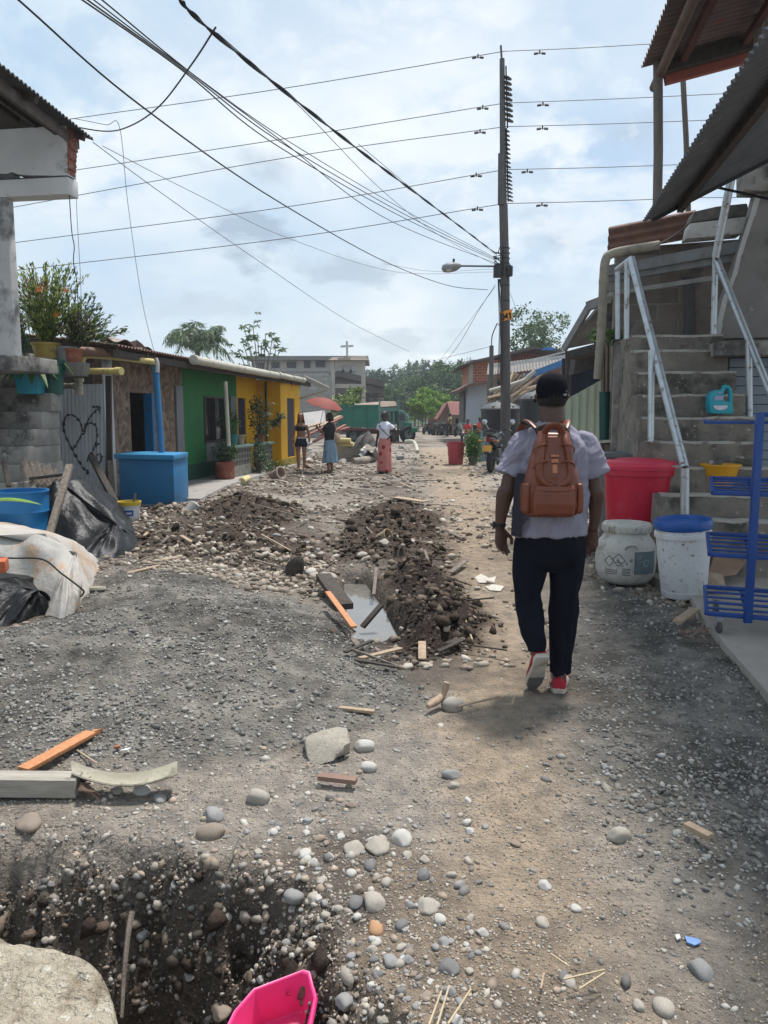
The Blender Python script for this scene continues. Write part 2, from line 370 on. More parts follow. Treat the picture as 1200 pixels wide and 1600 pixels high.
def soil(x, y):
    """colour of the bare earth (dirt, crushed grey gravel, dark wet soil)"""
    dirt = np.stack([np.full_like(x, v) for v in (.262, .230, .198)], -1)
    def lay(c, col, k): k = k[..., None]; return c * (1 - k) + np.array(col) * k
    c = lay(dirt, (.34, .305, .268), sstep(.45, .7, fbm(x * .7, y * .7, 4, 21)) * .8)
    c = lay(c, (.10, .078, .062), sstep(.48, .64, fbm(x * .9 + 5, y * .9, 4, 22)) * .75)
    c = lay(c, (.37, .292, .215), smask(x, y, PATH, .3, .7) * .85)
    c = lay(c, (.36, .32, .26), smask(x, y, STONY, .25) * .7)
    for p, k in ((RIDGE, .5), (MUDL, .75), (HEAPL2, .8), (HEAPL, .97), (HEAPM, .97), (HEAPM2, .85)): c = lay(c, (.082, .061, .048), smask(x, y, p, .2) * k)
    g = np.maximum(smask(x, y, GREYM, .14, .4), smask(x, y, GREYR, .25, .7))
    gv = (.6 * sstep(.32, .68, fbm(x * 2.2, y * 2.2, 5, 31)) + .5 * sstep(.35, .65, fbm(x * 9, y * 9, 4, 32)))[..., None]
    c = c * (1 - g[..., None]) + (np.array((.08, .075, .067)) + gv * np.array((.165, .156, .142))) * g[..., None]
    c = lay(c, (.045, .033, .028), smask(x, y, SPOIL, .1, .4)); c = lay(c, (.035, .028, .024), smask(x, y, PIT, .15, .3))
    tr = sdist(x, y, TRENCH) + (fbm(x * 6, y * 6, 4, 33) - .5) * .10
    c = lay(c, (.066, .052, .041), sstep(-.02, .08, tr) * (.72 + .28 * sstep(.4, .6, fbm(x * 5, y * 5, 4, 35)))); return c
ys = np.concatenate([np.linspace(-25, -.6, 22), np.linspace(-.4, .9, 16), np.geomspace(1.0, 60, 520), np.geomspace(63, 900, 22)])
us = np.concatenate([np.linspace(-1, -.30, 60, endpoint=False) * 1.0, np.linspace(-.30, .30, 400, endpoint=False), np.linspace(.30, 1, 61)])
hw = np.where(ys < 3, 9 + 0 * ys, 9 + (ys - 3) * 1.2)
# columns: inner 60% resolution spans what is close to the walking line
core = np.clip(.95 + np.maximum(ys, .5) * .62, 0, 60)
def colx(y_, hw_, c_):
    a = np.abs(us); s = np.sign(us)
    return s * np.where(a <= .30, a / .30 * c_, c_ + (a - .30) / .70 * np.maximum(hw_ - c_, 1))
X = np.stack([colx(a, b, c) for a, b, c in zip(ys, hw, core)]); Y = np.repeat(ys[:, None], len(us), 1)
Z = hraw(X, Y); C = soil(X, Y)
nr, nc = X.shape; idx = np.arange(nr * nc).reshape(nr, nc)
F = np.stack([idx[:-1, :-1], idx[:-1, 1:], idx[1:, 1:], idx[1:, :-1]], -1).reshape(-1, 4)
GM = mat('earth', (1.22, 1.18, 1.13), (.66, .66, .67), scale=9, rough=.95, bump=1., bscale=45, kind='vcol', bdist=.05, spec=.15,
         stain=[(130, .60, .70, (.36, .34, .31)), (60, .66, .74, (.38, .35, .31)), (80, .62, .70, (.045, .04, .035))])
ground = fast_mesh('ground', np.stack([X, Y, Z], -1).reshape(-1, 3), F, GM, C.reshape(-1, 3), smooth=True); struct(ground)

# --- pebbles and gravel --------------------------------------------------------------
def ico(sub):
    bm = bmesh.new(); bmesh.ops.create_icosphere(bm, subdivisions=sub, radius=1); v_ = np.array([q.co[:] for q in bm.verts]); f_ = np.array([[q.index for q in p.verts] for p in bm.faces]); bm.free(); return v_, f_
ICO1, ICO2, ICO3 = ico(1), ico(2), ico(3)
def slope_n(x, y, e=.02):
    dx = (hraw(x + e, y) - hraw(x - e, y)) / (2 * e); dy = (hraw(x, y + e) - hraw(x, y - e)) / (2 * e)
    n = np.stack([-dx, -dy, np.ones_like(dx)], -1); return n / np.linalg.norm(n, axis=-1, keepdims=True)
def stones(name, x, y, size, pal, flat=(.45, .8), base=ICO1, lump=.22, sink=.25, smooth=True, m=None, label=None, angular=0.):
    N = len(x); V0, F0 = base; n = slope_n(x, y); z = hraw(x, y)
    a = rng.uniform(0, 2 * np.pi, N); t = np.stack([np.cos(a), np.sin(a), np.zeros(N)], -1); t -= n * (t * n).sum(-1, keepdims=True); t /= np.linalg.norm(t, axis=-1, keepdims=True)
    b = np.cross(n, t); tilt = rng.normal(0, .25, (N, 1)); n2 = n + t * tilt; n2 /= np.linalg.norm(n2, axis=-1, keepdims=True); t2 = np.cross(b, n2)
    sx = size * rng.uniform(.75, 1.35, N); sy = size * rng.uniform(.6, 1.0, N); sz = size * rng.uniform(*flat, N)
    V = V0[None] * (1 + rng.normal(0, lump, (N, len(V0), 1)).clip(-.5, .5))
    P_ = (V[..., 0:1] * (t2 * sx[:, None])[:, None] + V[..., 1:2] * (b * sy[:, None])[:, None] + V[..., 2:3] * (n2 * sz[:, None])[:, None])
    c = np.stack([x, y, z], -1) + n * (sz * (1 - 2 * sink))[:, None] * .6
    P_ = P_ + c[:, None]; Fc = (F0[None] + (np.arange(N) * len(V0))[:, None, None]).reshape(-1, 3)
    pal = np.array(pal); col = pal[rng.integers(0, len(pal), N)] * rng.uniform(.75, 1.2, (N, 1))
    o = fast_mesh(name, P_.reshape(-1, 3), Fc, m or STONE, np.repeat(col, len(V0), 0), smooth=smooth)
    return tag(o, label, None, kind='stuff')
STONE = mat('river_stone', (1.12, 1.1, 1.06), (.8, .8, .8), scale=25, rough=.75, bump=.15, bscale=90, kind='vcol', spec=.3)
def scatter(n, x0, x1, y0, y1, fn, wedge=None):
    x = rng.uniform(x0, x1, n); y = rng.uniform(y0, y1, n)
    if wedge: y = np.exp(rng.uniform(math.log(y0), math.log(y1), n)); x = rng.uniform(-1, 1, n) * (y * wedge + .5) + wedge * 0
    k = rng.uniform(0, 1, n) < fn(x, y); return x[k], y[k]
PAL_RIVER = [(.27, .25, .23), (.33, .295, .255), (.21, .20, .19), (.36, .325, .28), (.40, .375, .335), (.30, .245, .19), (.16, .15, .142), (.33, .26, .205)]
PAL_GREY = [(.155, .15, .14), (.205, .198, .185), (.27, .26, .245), (.115, .11, .104), (.34, .33, .31), (.18, .168, .15)]
PAL_DIRT = [(.29, .24, .19), (.25, .205, .165), (.35, .305, .25), (.2, .16, .13), (.42, .38, .33), (.15, .12, .095)]
PAL_SOIL = [(.06, .044, .035), (.085, .063, .05), (.115, .088, .068), (.042, .032, .027), (.155, .122, .096)]
grey_k = lambda x, y: np.maximum(smask(x, y, GREYM, .12, .4), smask(x, y, GREYR, .25, .7))
trd = lambda x, y: sdist(x, y, TRENCH)
def near_k(x, y):
    g = grey_k(x, y); t = trd(x, y); p = smask(x, y, PATH, .4, .8)
    edge = np.exp(-np.abs(t) / .45)
    return (1 - g) * np.clip(.14 + .95 * np.exp(-np.abs(t) / .28) - .11 * p, 0, 1) * np.where(t > .05, 1.5, 1) * (.35 + .65 * sstep(.35, .62, fbm(x * 2, y * 2, 3, 41))) * np.where(y > 3.6, .45, 1)
x, y = scatter(50000, -3, 3, 1.0, 5.0, near_k, .62)
stones('pebbles', x, y, rng.lognormal(math.log(.0062), .5, len(x)).clip(.002, .024), PAL_RIVER, label='small river pebbles and grit pressed into the brown dirt', lump=.2, sink=.42)
x, y = scatter(90000, -6, 4, 1.4, 8.5, lambda x, y: grey_k(x, y) * (.4 + .6 * sstep(.35, .6, fbm(x * 2.2, y * 2.2, 3, 43))), .62)
stones('gravel', x, y, rng.lognormal(math.log(.0068), .42, len(x)).clip(.003, .022), PAL_GREY, label='crushed dark grey gravel spread in a low mound', lump=.28, smooth=False)
x, y = scatter(70000, -3, 3, 1.0, 4.2, lambda x, y: (1 - .6 * grey_k(x, y)) * (.25 + .75 * sstep(.4, .6, fbm(x * 3, y * 3, 3, 48))), .62)
stones('grit', x, y, rng.lognormal(math.log(.0034), .3, len(x)).clip(.002, .006), PAL_DIRT + PAL_RIVER, label='fine pale grit speckling the near dirt', lump=.25, smooth=False)
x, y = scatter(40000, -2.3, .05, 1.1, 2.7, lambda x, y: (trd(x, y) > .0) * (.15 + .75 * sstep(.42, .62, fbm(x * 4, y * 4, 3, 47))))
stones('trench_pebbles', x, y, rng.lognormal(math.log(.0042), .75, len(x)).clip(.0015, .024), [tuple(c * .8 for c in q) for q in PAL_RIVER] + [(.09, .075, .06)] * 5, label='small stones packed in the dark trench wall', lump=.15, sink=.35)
def rub_k(x, y):
    p = smask(x, y, PATH, .5, .9); pv = smask(x, y, MUDL, .4) ; st = smask(x, y, STONY, .3)
    hp_ = np.maximum(np.maximum(smask(x, y, HEAPL, .15), smask(x, y, HEAPM, .15)), np.maximum(smask(x, y, SPOIL, .1), smask(x, y, HEAPM2, .1)))
    return (1 - grey_k(x, y)) * (1 - .9 * hp_) * np.clip(.32 + .12 * pv + .4 * st - .22 * p, 0, 1) * (.2 + .8 * sstep(.38, .62, fbm(x * .8, y * .8, 4, 45)))
x, y = scatter(85000, -9, 9, 4.5, 34, rub_k, .40)
stones('rubble', x, y, rng.lognormal(math.log(.02), .62, len(x)).clip(.006, .055) * np.clip(.55 + y / 22, .6, 1.5), PAL_DIRT, label='stony brown rubble strewn over the dug-up street', lump=.2, smooth=False, sink=.3)
def clod_k(x, y):
    k = 0
    for p in (SPOIL, HEAPL, HEAPM, HEAPM2): k = np.maximum(k, smask(x, y, p, .12, .4))
    k = np.maximum(k, np.maximum(.5 * smask(x, y, MUDL, .2), .16 * smask(x, y, RIDGE, .2, .9))); k = np.maximum(k, .55 * smask(x, y, HEAPL2, .2)); t = trd(x, y); k = k * (1 - smask(x, y, PIT, .03, .1)); return np.clip(np.maximum(k, .35 * sstep(0, .15, t)), 0, 1)
x, y = scatter(150000, -9, 9, 1.0, 16, clod_k, .62)
stones('soil_clods', x, y, rng.lognormal(math.log(.009), .75, len(x)).clip(.003, .065) * np.clip(.5 + y / 14, .5, 1.4), PAL_SOIL, m=mat('soil_clod', (1.1, 1.08, 1.05), (.7, .7, .7), scale=30, rough=.97, bump=.6, bscale=60, kind='vcol', spec=.1), label='loose dark clods of freshly dug soil', lump=.3, smooth=False, sink=.2)
# ================================================================== shared materials
CONC = mat('concrete', (.30, .285, .26), (.2, .19, .172), scale=4, rough=.9, bump=.35, bscale=50, stain=[(2.2, .5, .62, (.075, .072, .066)), (9, .6, .7, (.36, .345, .31))])
CONCL = mat('pale_concrete', (.40, .385, .36), (.31, .30, .28), scale=5, rough=.9, bump=.3, bscale=50, stain=(2.5, .56, .68, (.16, .155, .145)))
PLAST = mat('grey_plaster', (.54, .54, .53), (.46, .46, .455), scale=2.2, rough=.9, bump=.12, bscale=30, stain=[(1.6, .56, .7, (.17, .17, .17)), (9, .66, .72, (.12, .12, .12))])
ZINC = mat('zinc_sheet', (.46, .48, .50), (.36, .38, .40), scale=3, rough=.5, metal=.25, bump=.05, stain=[(5, .6, .7, (.16, .12, .095)), (14, .62, .68, (.42, .43, .44))], stretch=(1, 1, .3))
RUST = mat('rusty_sheet', (.17, .085, .06), (.10, .06, .05), scale=4, rough=.8, bump=.15, stain=[(6, .55, .68, (.24, .13, .085)), (13, .6, .66, (.07, .05, .045))])
DARKSH = mat('dark_roof_sheet', (.10, .10, .105), (.065, .066, .07), scale=4, rough=.75, bump=.1, stain=(6, .58, .7, (.15, .14, .13)))
WOODG = mat('weathered_wood', (.22, .185, .15), (.11, .09, .075), scale=6, rough=.9, bump=.4, bscale=40, stretch=(4, 4, .6), stain=(11, .6, .7, (.07, .055, .045)))
WOODD = mat('dark_wood', (.075, .06, .05), (.04, .033, .028), scale=6, rough=.9, bump=.4, bscale=40, stretch=(4, 4, .6))
WOODO = mat('fresh_orange_wood', (.50, .225, .10), (.38, .16, .07), scale=8, rough=.7, bump=.2, bscale=50, stretch=(5, 5, .8), stain=(14, .62, .7, (.24, .11, .06)))
WOODT = mat('tan_wood', (.40, .30, .205), (.27, .2, .14), scale=7, rough=.85, bump=.3, bscale=40, stretch=(4, 4, .8), stain=(12, .6, .7, (.15, .115, .085)))
BLUEP = mat('blue_paint', (.018, .155, .33), (.014, .125, .28), scale=2, rough=.55, bump=.08, bscale=25, stain=[(2.0, .54, .70, (.04, .12, .22)), (3.5, .60, .70, (.07, .085, .09)), (22, .66, .71, (.22, .25, .28))])
PVC = mat('white_pvc', (.45, .43, .36), (.34, .32, .26), scale=4, rough=.5, bump=.05, stain=(5, .58, .72, (.27, .235, .17)))
PVCY = mat('yellow_pvc', (.58, .47, .18), (.47, .37, .13), scale=4, rough=.5, bump=.05, stain=(5, .6, .74, (.28, .22, .12)))
DARK = mat('dark_interior', (.012, .012, .013), rough=.95, bump=0)
BLACKM = mat('black_metal', (.02, .02, .021), rough=.5, bump=.1)
REDP = mat('faded_red_paint', (.30, .05, .04), (.2, .04, .035), scale=4, rough=.7, bump=.1)
def leafmat(name, c1, c2, sub=.3): return mat(name, c1, c2, scale=14, rough=.5, bump=0, kind='vcol', spec=.35, sub=sub)
LEAF = leafmat('leaf', (1.1, 1.1, 1.05), (.8, .82, .8)); BARK = mat('bark', (.17, .14, .11), (.085, .07, .055), scale=8, rough=.95, bump=.6, bscale=30, stretch=(1, 1, .3))
SOILM = mat('potting_soil', (.05, .04, .03), rough=1, bump=.8, bscale=60)
TERRA = mat('terracotta', (.30, .105, .06), (.22, .08, .05), scale=6, rough=.85, bump=.2, stain=(5, .58, .7, (.36, .24, .18)))
def leaves(pts, size, pal, aspect=2.2, updir=.35, rnd=rng, dirs=None, droop=0.):
    """leaf-shaped bent quads (two faces each) at the given points -> V, F, C"""
    pts = np.asarray(pts, float); N = len(pts); size = np.broadcast_to(size, (N,))
    d = rnd.normal(0, 1, (N, 3)) if dirs is None else np.asarray(dirs, float) + rnd.normal(0, .35, (N, 3)); d[:, 2] += updir - droop
    d /= np.linalg.norm(d, axis=1, keepdims=True); s = np.cross(d, rnd.normal(0, 1, (N, 3)) * .6 + np.array((0, 0, 1.))); s /= np.linalg.norm(s, axis=1, keepdims=True); n = np.cross(s, d)
    l = size[:, None]; w_ = l / aspect
    V = np.stack([pts, pts + d * l * .45 + s * w_ * .5 + n * l * .06, pts + d * l - n * l * .16, pts + d * l * .45 - s * w_ * .5 + n * l * .06], 1)
    F = np.array([[0, 1, 2, 3]])[None] + (np.arange(N) * 4)[:, None, None]
    pal = np.array(pal); c = pal[rnd.integers(0, len(pal), N)] * rnd.uniform(.75, 1.25, (N, 1))
    return V.reshape(-1, 3), F.reshape(-1, 4), np.repeat(c, 4, 0)
def join(*parts):
    V, F, C, o = [], [], [], 0
    for v_, f_, c_ in parts: V.append(v_); F.append(f_ + o); C.append(c_); o += len(v_)
    return np.concatenate(V), np.concatenate(F), np.concatenate(C)
def ellip(c, r, n, shell=.55, rnd=rng):
    d = rnd.normal(0, 1, (n, 3)); d /= np.linalg.norm(d, axis=1, keepdims=True); k = rnd.uniform(shell ** 3, 1, n) ** (1 / 3); return np.array(c) + d * k[:, None] * np.array(r)
G1 = [(.07, .135, .035), (.05, .10, .028), (.10, .17, .045), (.035, .075, .025)]
GY = [(.33, .38, .10), (.24, .32, .08), (.16, .23, .06), (.36, .39, .14)]
GD = [(.035, .075, .025), (.05, .095, .03), (.025, .055, .02), (.07, .12, .035)]
GG = [(.10, .15, .09), (.075, .12, .07), (.14, .19, .12), (.06, .1, .06)]
def st(a_b, z): a, b = a_b; p = SD * a + SN * b; return Vector((p.x, p.y, z))
def aY(b, Y): return (Y + b * math.sin(PHI)) / math.cos(PHI)          # street coordinate of world depth Y on line b
def box_st(mb, a0, a1, b0, b1, z0, z1): return mb.prism([st((a0, b0), z0), st((a1, b0), z0), st((a1, b1), z0), st((a0, b1), z0)], (0, 0, z1 - z0))
def px_a(px, b):
    k = (px - 600) / FPX; Y = b / (k * math.cos(PHI) - math.sin(PHI)); return aY(b, Y)

# ================================================================== two-storey house with the balcony
hp = P(60, 545, 10.2)
house = thing('concrete_house', (hp.x - 1.5, 9.0, 0), 'unfinished grey plastered house with cracked balcony beam and overhanging corrugated roof', 'house')
F0 = P(107, 300, 10.2)                                   # front corner of the cracked beam
def hb(px, py): return P(px, py, 10.2 - (px - 107) / FPX * 10.2 * .16)
e0 = hb(107, 302); e1 = hb(-420, 318)
zb0, zb1, zt = hb(107, 303).z, hb(107, 275).z, hb(107, 196).z
left = Vector((-SN.x, -SN.y, 0)); base = Vector((e0.x, e0.y, 0))
def wallbox(mb, d0, d1, z0, z1, th, off=0.):
    a = base + left * d0 - SD * off; b = base + left * d1 - SD * off
    return mb.prism([a + Vector((0, 0, z0)), b + Vector((0, 0, z0)), b + Vector((0, 0, z1)), a + Vector((0, 0, z1))], SD * th)
m = MB(); wallbox(m, .0, 4.2, zb0, zb1 - .005, .24); m.build('beam', PLAST, house, bevel=.012)
m = MB()                                                 # wall above the beam: its lower edge follows the crack
cr = [(0, 0), (.2, .002), (.34, .012), (.5, .02), (.68, .04), (.78, .075), (.84, .055), (.98, .065), (1.05, .05), (1.25, .03), (1.5, .045), (4.2, .03)]
poly = [base + left * d + Vector((0, 0, zb1 + .012 + h_)) for d, h_ in cr] + [base + left * 4.2 + Vector((0, 0, zt)), base - left * .02 + Vector((0, 0, zt))]
m.prism(poly, SD * .2); m.build('wall', PLAST, house)
m = MB()
poly = [base + left * d + Vector((0, 0, zb1 - .003)) for d in (0.01, 4.2)] + [base + left * d + Vector((0, 0, zb1 + .012 + h_ - .012 - .02 * (d < .7))) for d, h_ in cr[::-1] if d < 1.3]
m.prism([p + SD * .02 for p in poly], SD * .17); m.build('cracked_mortar', mat('crack_mortar', (.13, .13, .13), (.05, .05, .05), scale=20, bump=.8, bscale=40), house)
m = MB(); m.prism([base - left * .1 + SD * .05 + Vector((0, 0, zt)), base + left * 4.2 + SD * .05 + Vector((0, 0, zt)), base + left * 4.2 + SD * .05 + Vector((0, 0, zt + 1.6)), base + SD * .05 + Vector((0, 0, zt + .06))], SD * .06); m.build('gable_infill', WOODD, house)
m = MB()                                                 # torn edge showing hollow bricks
for i in range(9):
    z = zb1 + .03 + i * (zt - zb1 - .06) / 9; w_ = .04 + .03 * random.random()
    m.prism([base - left * (.008 + (i % 2) * .008 + i * .008) + Vector((0, 0, z)) + SD * .012 * (i % 3), base + left * w_ + Vector((0, 0, z)), base + left * w_ + Vector((0, 0, z + .072)), base - left * (.008 + (i % 2) * .008 + i * .008) + Vector((0, 0, z + .072))], SD * .17 - SD * .004 * (i % 2))
m.build('exposed_brick', mat('hollow_brick', (.32, .10, .06), (.12, .06, .05), scale=22, bump=.6, stain=(16, .55, .65, (.42, .38, .34))), house, bevel=.006)
cx = (base - hb(9, 310).xy.to_3d()).length
m = MB(); wallbox(m, cx, cx + .62, 2.30, zb0 - .003, .15, -.004); m.build('column', mat('stained_plaster', (.48, .48, .475), (.38, .38, .38), scale=2, rough=.9, bump=.15, stain=[(2.3, .52, .66, (.13, .13, .13)), (14, .66, .7, (.55, .55, .54))]), house, bevel=.012)
m = MB(); wallbox(m, cx - .12, 4.2, 2.09, 2.29, .9, .12); m.build('balcony_slab', CONC, house, bevel=.015)
m = MB(); wallbox(m, cx + .6, 4.6, 0, 2.085, .2, -.1); m.box(base + left * 4.6 - SD * 1.4 + Vector((0, 0, 2.6)), (.2, 3.4, 5.2), rz=-PHI); m.build('side_wall', PLAST, house)
# roof: corrugated sheet sloping down to the street
et, en = P(147, 219, 10.5), P(-120, 12, 7.2); en = Vector((et.x - .26, 6.6, et.z))
m = MB(); m.corr(et, en - et, Vector((-3.6, .5, 1.35)), pitch=.085, amp=.014, thick=.006); m.build('roof', DARKSH, house, smooth=60)
m = MB()
for t in (.06, .36, .68, .97):
    p = et.lerp(en, t); m.bar(p + Vector((-.02, 0, -.045)), p + Vector((-3.3, .46, 1.19)), .06, .09)
for k in (.35, .62, .9): m.bar(et + Vector((-k, k * .14, k * .375 - .12)), en + Vector((-k, k * .14, k * .375 - .12)), .05, .09)
m.build('rafter', WOODD, house)
m = MB(); m.bar(et + Vector((-.2, -.02, -.06)), en + Vector((-.2, 0, -.06)), .03, .12); m.build('fascia', mat('fascia_board', (.17, .15, .14), (.09, .08, .075)), house)

# ------------------------------------------------------------------ concrete stairs under it
noses = [(8, 783), (22, 755), (30, 727), (40, 698), (53, 671), (65, 643), (80, 614)]
Ys = [10.1 + .2 * i for i in range(7)]
stp = [P(px, py, Y) for (px, py), Y in zip(noses, Ys)]
stair = thing('concrete_staircase', (stp[3].x - .6, stp[3].y, 0), 'worn grey concrete staircase below the balcony, carrying potted plants', 'staircase')
m = MB(); zprev = -.1
for i, p in enumerate(stp):
    j = Vector((0, 0, 0)); depth = 1.45 - .2 * i
    m = MB(); m.prism([p + Vector((0, 0, zprev - p.z)), p + left * 2.6 + Vector((0, 0, zprev - p.z)), p + left * 2.6, p], SD * depth); zprev = p.z; m.build('step', CONC, stair, bevel=.014)
m = MB(); p = P(33, 560, 11.6); m.prism([p, p + left * 2.3, p + left * 2.3 + Vector((0, 0, .09)), p + Vector((0, 0, .09))], SD * .5)
m.build('ledge', CONCL, stair, bevel=.01)
m = MB(); p = P(72, 596, 11.45); m.prism([p + Vector((0, 0, -.08)), p + left * 2.2 + Vector((0, 0, -.08)), p + left * 2.2 + Vector((0, 0, .35)), p + Vector((0, 0, .35))], SD * .16); m.build('landing_wall', CONC, stair, bevel=.01)

# ------------------------------------------------------------------ potted plants on the landing
def pot(prof, c, m_, parent, name='pot', n=20, sq=None): mb = MB(); mb.lathe(c, prof, n, sq=sq); return mb.build(name, m_, parent, smooth=40)
PPROF = lambda r, h: [(r * .62, 0), (r * .72, 0.004), (r * .98, h * .88), (r * 1.06, h * .88), (r * 1.06, h), (r * .95, h), (r * .9, h * .82), (r * .3, h * .8)]
def plant_things(): pass
def strap_leaf(mb, base_, d, ln, w_, arch, n=7, up=1.0):
    d = Vector(d).normalized(); s = d.cross(Vector((0, 0, 1))).normalized(); L_, Rr = [], []
    vs_, fs = [], []
    for i in range(n + 1):
        t = i / n; p = base_ + d * ln * t * (.25 + .75 * t ** .6) * .9 + Vector((0, 0, ln * (up * t - arch * t * t)))
        k = w_ * (math.sin(math.pi * min(1, .12 + t * .88)) ** .7); vs_ += [p - s * k / 2 + Vector((0, 0, k * .18)), p, p + s * k / 2 + Vector((0, 0, k * .18))]
    for i in range(n):
        for j in (0, 1): fs.append((i * 3 + j, i * 3 + j + 1, i * 3 + j + 4, i * 3 + j + 3))
    mb.add(vs_, fs)
TURQ = mat('turquoise_plastic', (.02, .22, .30), (.018, .19, .26), scale=3, rough=.45, bump=.04)
BROADL = mat('broad_leaf', (.14, .26, .06), (.075, .16, .04), scale=9, rough=.5, bump=.1, sub=.2)
b0 = P(50, 616, 11.25)
t = thing('potted_plant', b0, 'broad-leaved green plant in a square turquoise pot on the stair edge', 'potted plant')
mb = MB(); r = .175; mb.loft([[b0 + Vector((sx * k * r, sy * k * r, z)) for sx, sy in ((-1, -1), (1, -1), (1, 1), (-1, 1))] for k, z in ((.82, 0), (1.0, .30), (1.08, .30), (1.08, .35), (.95, .35), (.9, .28), (.1, .28))]); mb.build('pot', TURQ, t, bevel=.012)
mb = MB()
for i in range(11): a = i * 2.4; strap_leaf(mb, b0 + Vector((.04 * math.cos(a), .04 * math.sin(a), .27)), (math.cos(a), math.sin(a), 0), .34 + .12 * random.random(), .14, 1.15 + .35 * random.random(), up=1.0)
mb.build('leaves', BROADL, t, smooth=True)
b1 = P(83, 616, 11.5)
t = thing('potted_plant', b1, 'arching strap-leaved plant in a dark green ribbed pot beside the turquoise one', 'potted plant')
pot([(.14, 0), (.17, .36), (.185, .36), (.185, .40), (.17, .41), (.19, .44), (.19, .5), (.165, .5), (.1, .46)], b1, mat('dark_green_plastic', (.012, .085, .07), rough=.5, bump=.05), t)
mb = MB()
for i in range(9): a = i * 2.4 + 1; strap_leaf(mb, b1 + Vector((0, 0, .44)), (math.cos(a), math.sin(a) - .5, 0), .3 + .14 * random.random(), .09, 1.5)
mb.build('leaves', BROADL, t, smooth=True)
b2 = P(112, 588, 11.7)
t = thing('planter', b2, 'worn grey concrete planter on the wall behind the green pot', 'planter'); 
mb = MB(); mb.loft([[b2 + Vector((sx * .24 * k, sy * .14 * k, z)) for sx, sy in ((-1, -1), (1, -1), (1, 1), (-1, 1))] for k, z in ((.85, 0), (1, .2), (.86, .2), (.8, .15), (.1, .15))]); mb.build('pot', mat('grey_pot', (.19, .18, .165), (.12, .115, .105), scale=9, bump=.3), t, bevel=.012)
mb = MB(); mb.lathe(b2 + Vector((-.17, .2, .15)), PPROF(.19, .3), 18); one(mb, 'flower_pot', mat('grey_plastic', (.22, .23, .225), rough=.6), 'tapered grey plastic pot standing behind the concrete planter', 'pot', smooth=40)
b3 = P(72, 553, 11.75)
t = thing('flowering_plant', b3, 'tall wispy shrub with orange and magenta blossoms in a yellow pot beside the plastered column', 'flowering plant')
pot(PPROF(.20, .26), b3 + Vector((0, 0, -.1)), mat('yellow_pot', (.40, .29, .05), (.28, .2, .06), scale=9, rough=.6, stain=(9, .55, .65, (.16, .13, .07))), t)
mb = MB(); LP, LD = [], []
for i in range(85):
    a, sp_ = random.random() * 6.28, .12 + .6 * random.random(); h_ = .45 + .75 * random.random()
    tip = b3 + Vector((math.cos(a) * sp_ - .05, math.sin(a) * sp_ * .7, h_ + .1)); mid = b3 + Vector((math.cos(a) * sp_ * .35, math.sin(a) * sp_ * .3, h_ * .6)); c_ = spline([b3 + Vector((0, 0, .1)), mid, tip], 7)
    mb.tube(c_, [.007 - .005 * q / len(c_) for q in range(len(c_))], 4)
    for q in range(3, len(c_)): 
        for _ in range(4): LP.append(c_[q] + Vector(rng.normal(0, .022, 3))); LD.append((c_[q] - c_[q - 1]).normalized())
mb.build('stems', mat('green_stem', (.09, .11, .04), (.07, .06, .03)), t)
V, F, C = leaves([p - b3 for p in LP], rng.uniform(.045, .105, len(LP)), GY + GY + G1, 3.2, .2, dirs=LD); fast_mesh('foliage', V, F, LEAF, C, parent=t)
mb = MB(); 
fl = [P(px, py, 11.5 + random.random() * .5) for px, py in ((88, 490), (62, 451), (104, 452), (71, 444), (72, 455))]
for p in fl:
    for k in range(9): a = k * .698; mb.add([p, p + Vector((math.cos(a) * .05 - .012, -.02, math.sin(a) * .05)), p + Vector((math.cos(a) * .06, -.03, math.sin(a) * .06)), p + Vector((math.cos(a + .5) * .05, -.02, math.sin(a + .5) * .05))], [(0, 1, 2, 3)])
mb.build('orange_blossom', mat('orange_petal', (.75, .19, .02), (.6, .2, .03), rough=.6, bump=0), t)
V, F, C = leaves(np.concatenate([ellip(np.array(P(55, 452, 11.6) - b3), (.26, .2, .2), 150, .2), ellip(np.array(P(128, 500, 11.6) - b3), (.15, .15, .16), 40, .2)]), .022, [(.45, .08, .22), (.55, .2, .35), (.3, .06, .12)], 1.5); fast_mesh('magenta_blossom', V, F, LEAF, C, parent=t)
b4 = P(112, 560, 11.9)
t = thing('flowering_plant', b4, 'dense dusty green shrub with pinkish tips leaning out over the gutter pipe', 'flowering plant')
pot(PPROF(.17, .24), b4 + Vector((0, 0, -.1)), TERRA, t)
mb = MB(); LP, LD = [], []
for i in range(64):
    d = Vector((-.1 + 1.1 * random.random(), random.uniform(-.5, .5), random.uniform(.1, 1.0))).normalized(); ln = .4 + .45 * random.random()
    tip = b4 + d * ln + Vector((0, 0, .18)); c_ = spline([b4 + Vector((0, 0, .1)), b4 + d * ln * .5 + Vector((0, 0, .22)), tip], 7); mb.tube(c_, .004, 4)
    for q in range(4, len(c_)):
        for _ in range(5): LP.append(c_[q] + Vector(rng.normal(0, .018, 3))); LD.append((c_[q] - c_[q - 1]).normalized())
mb.build('stems', mat('brown_stem', (.1, .075, .05)), t)
V, F, C = leaves([p - b4 for p in LP], rng.uniform(.035, .075, len(LP)), GY + GG + GG + GD + [(.2, .15, .12), (.17, .17, .1)], 2.6, .2, dirs=LD); fast_mesh('foliage', V, F, LEAF, C, parent=t)
b5 = P(38, 560, 11.4)
t = thing('climbing_plant', b5, 'sparse grey-leaved climber clinging to the foot of the plastered column', 'climbing plant')
mb = MB(); LP = []
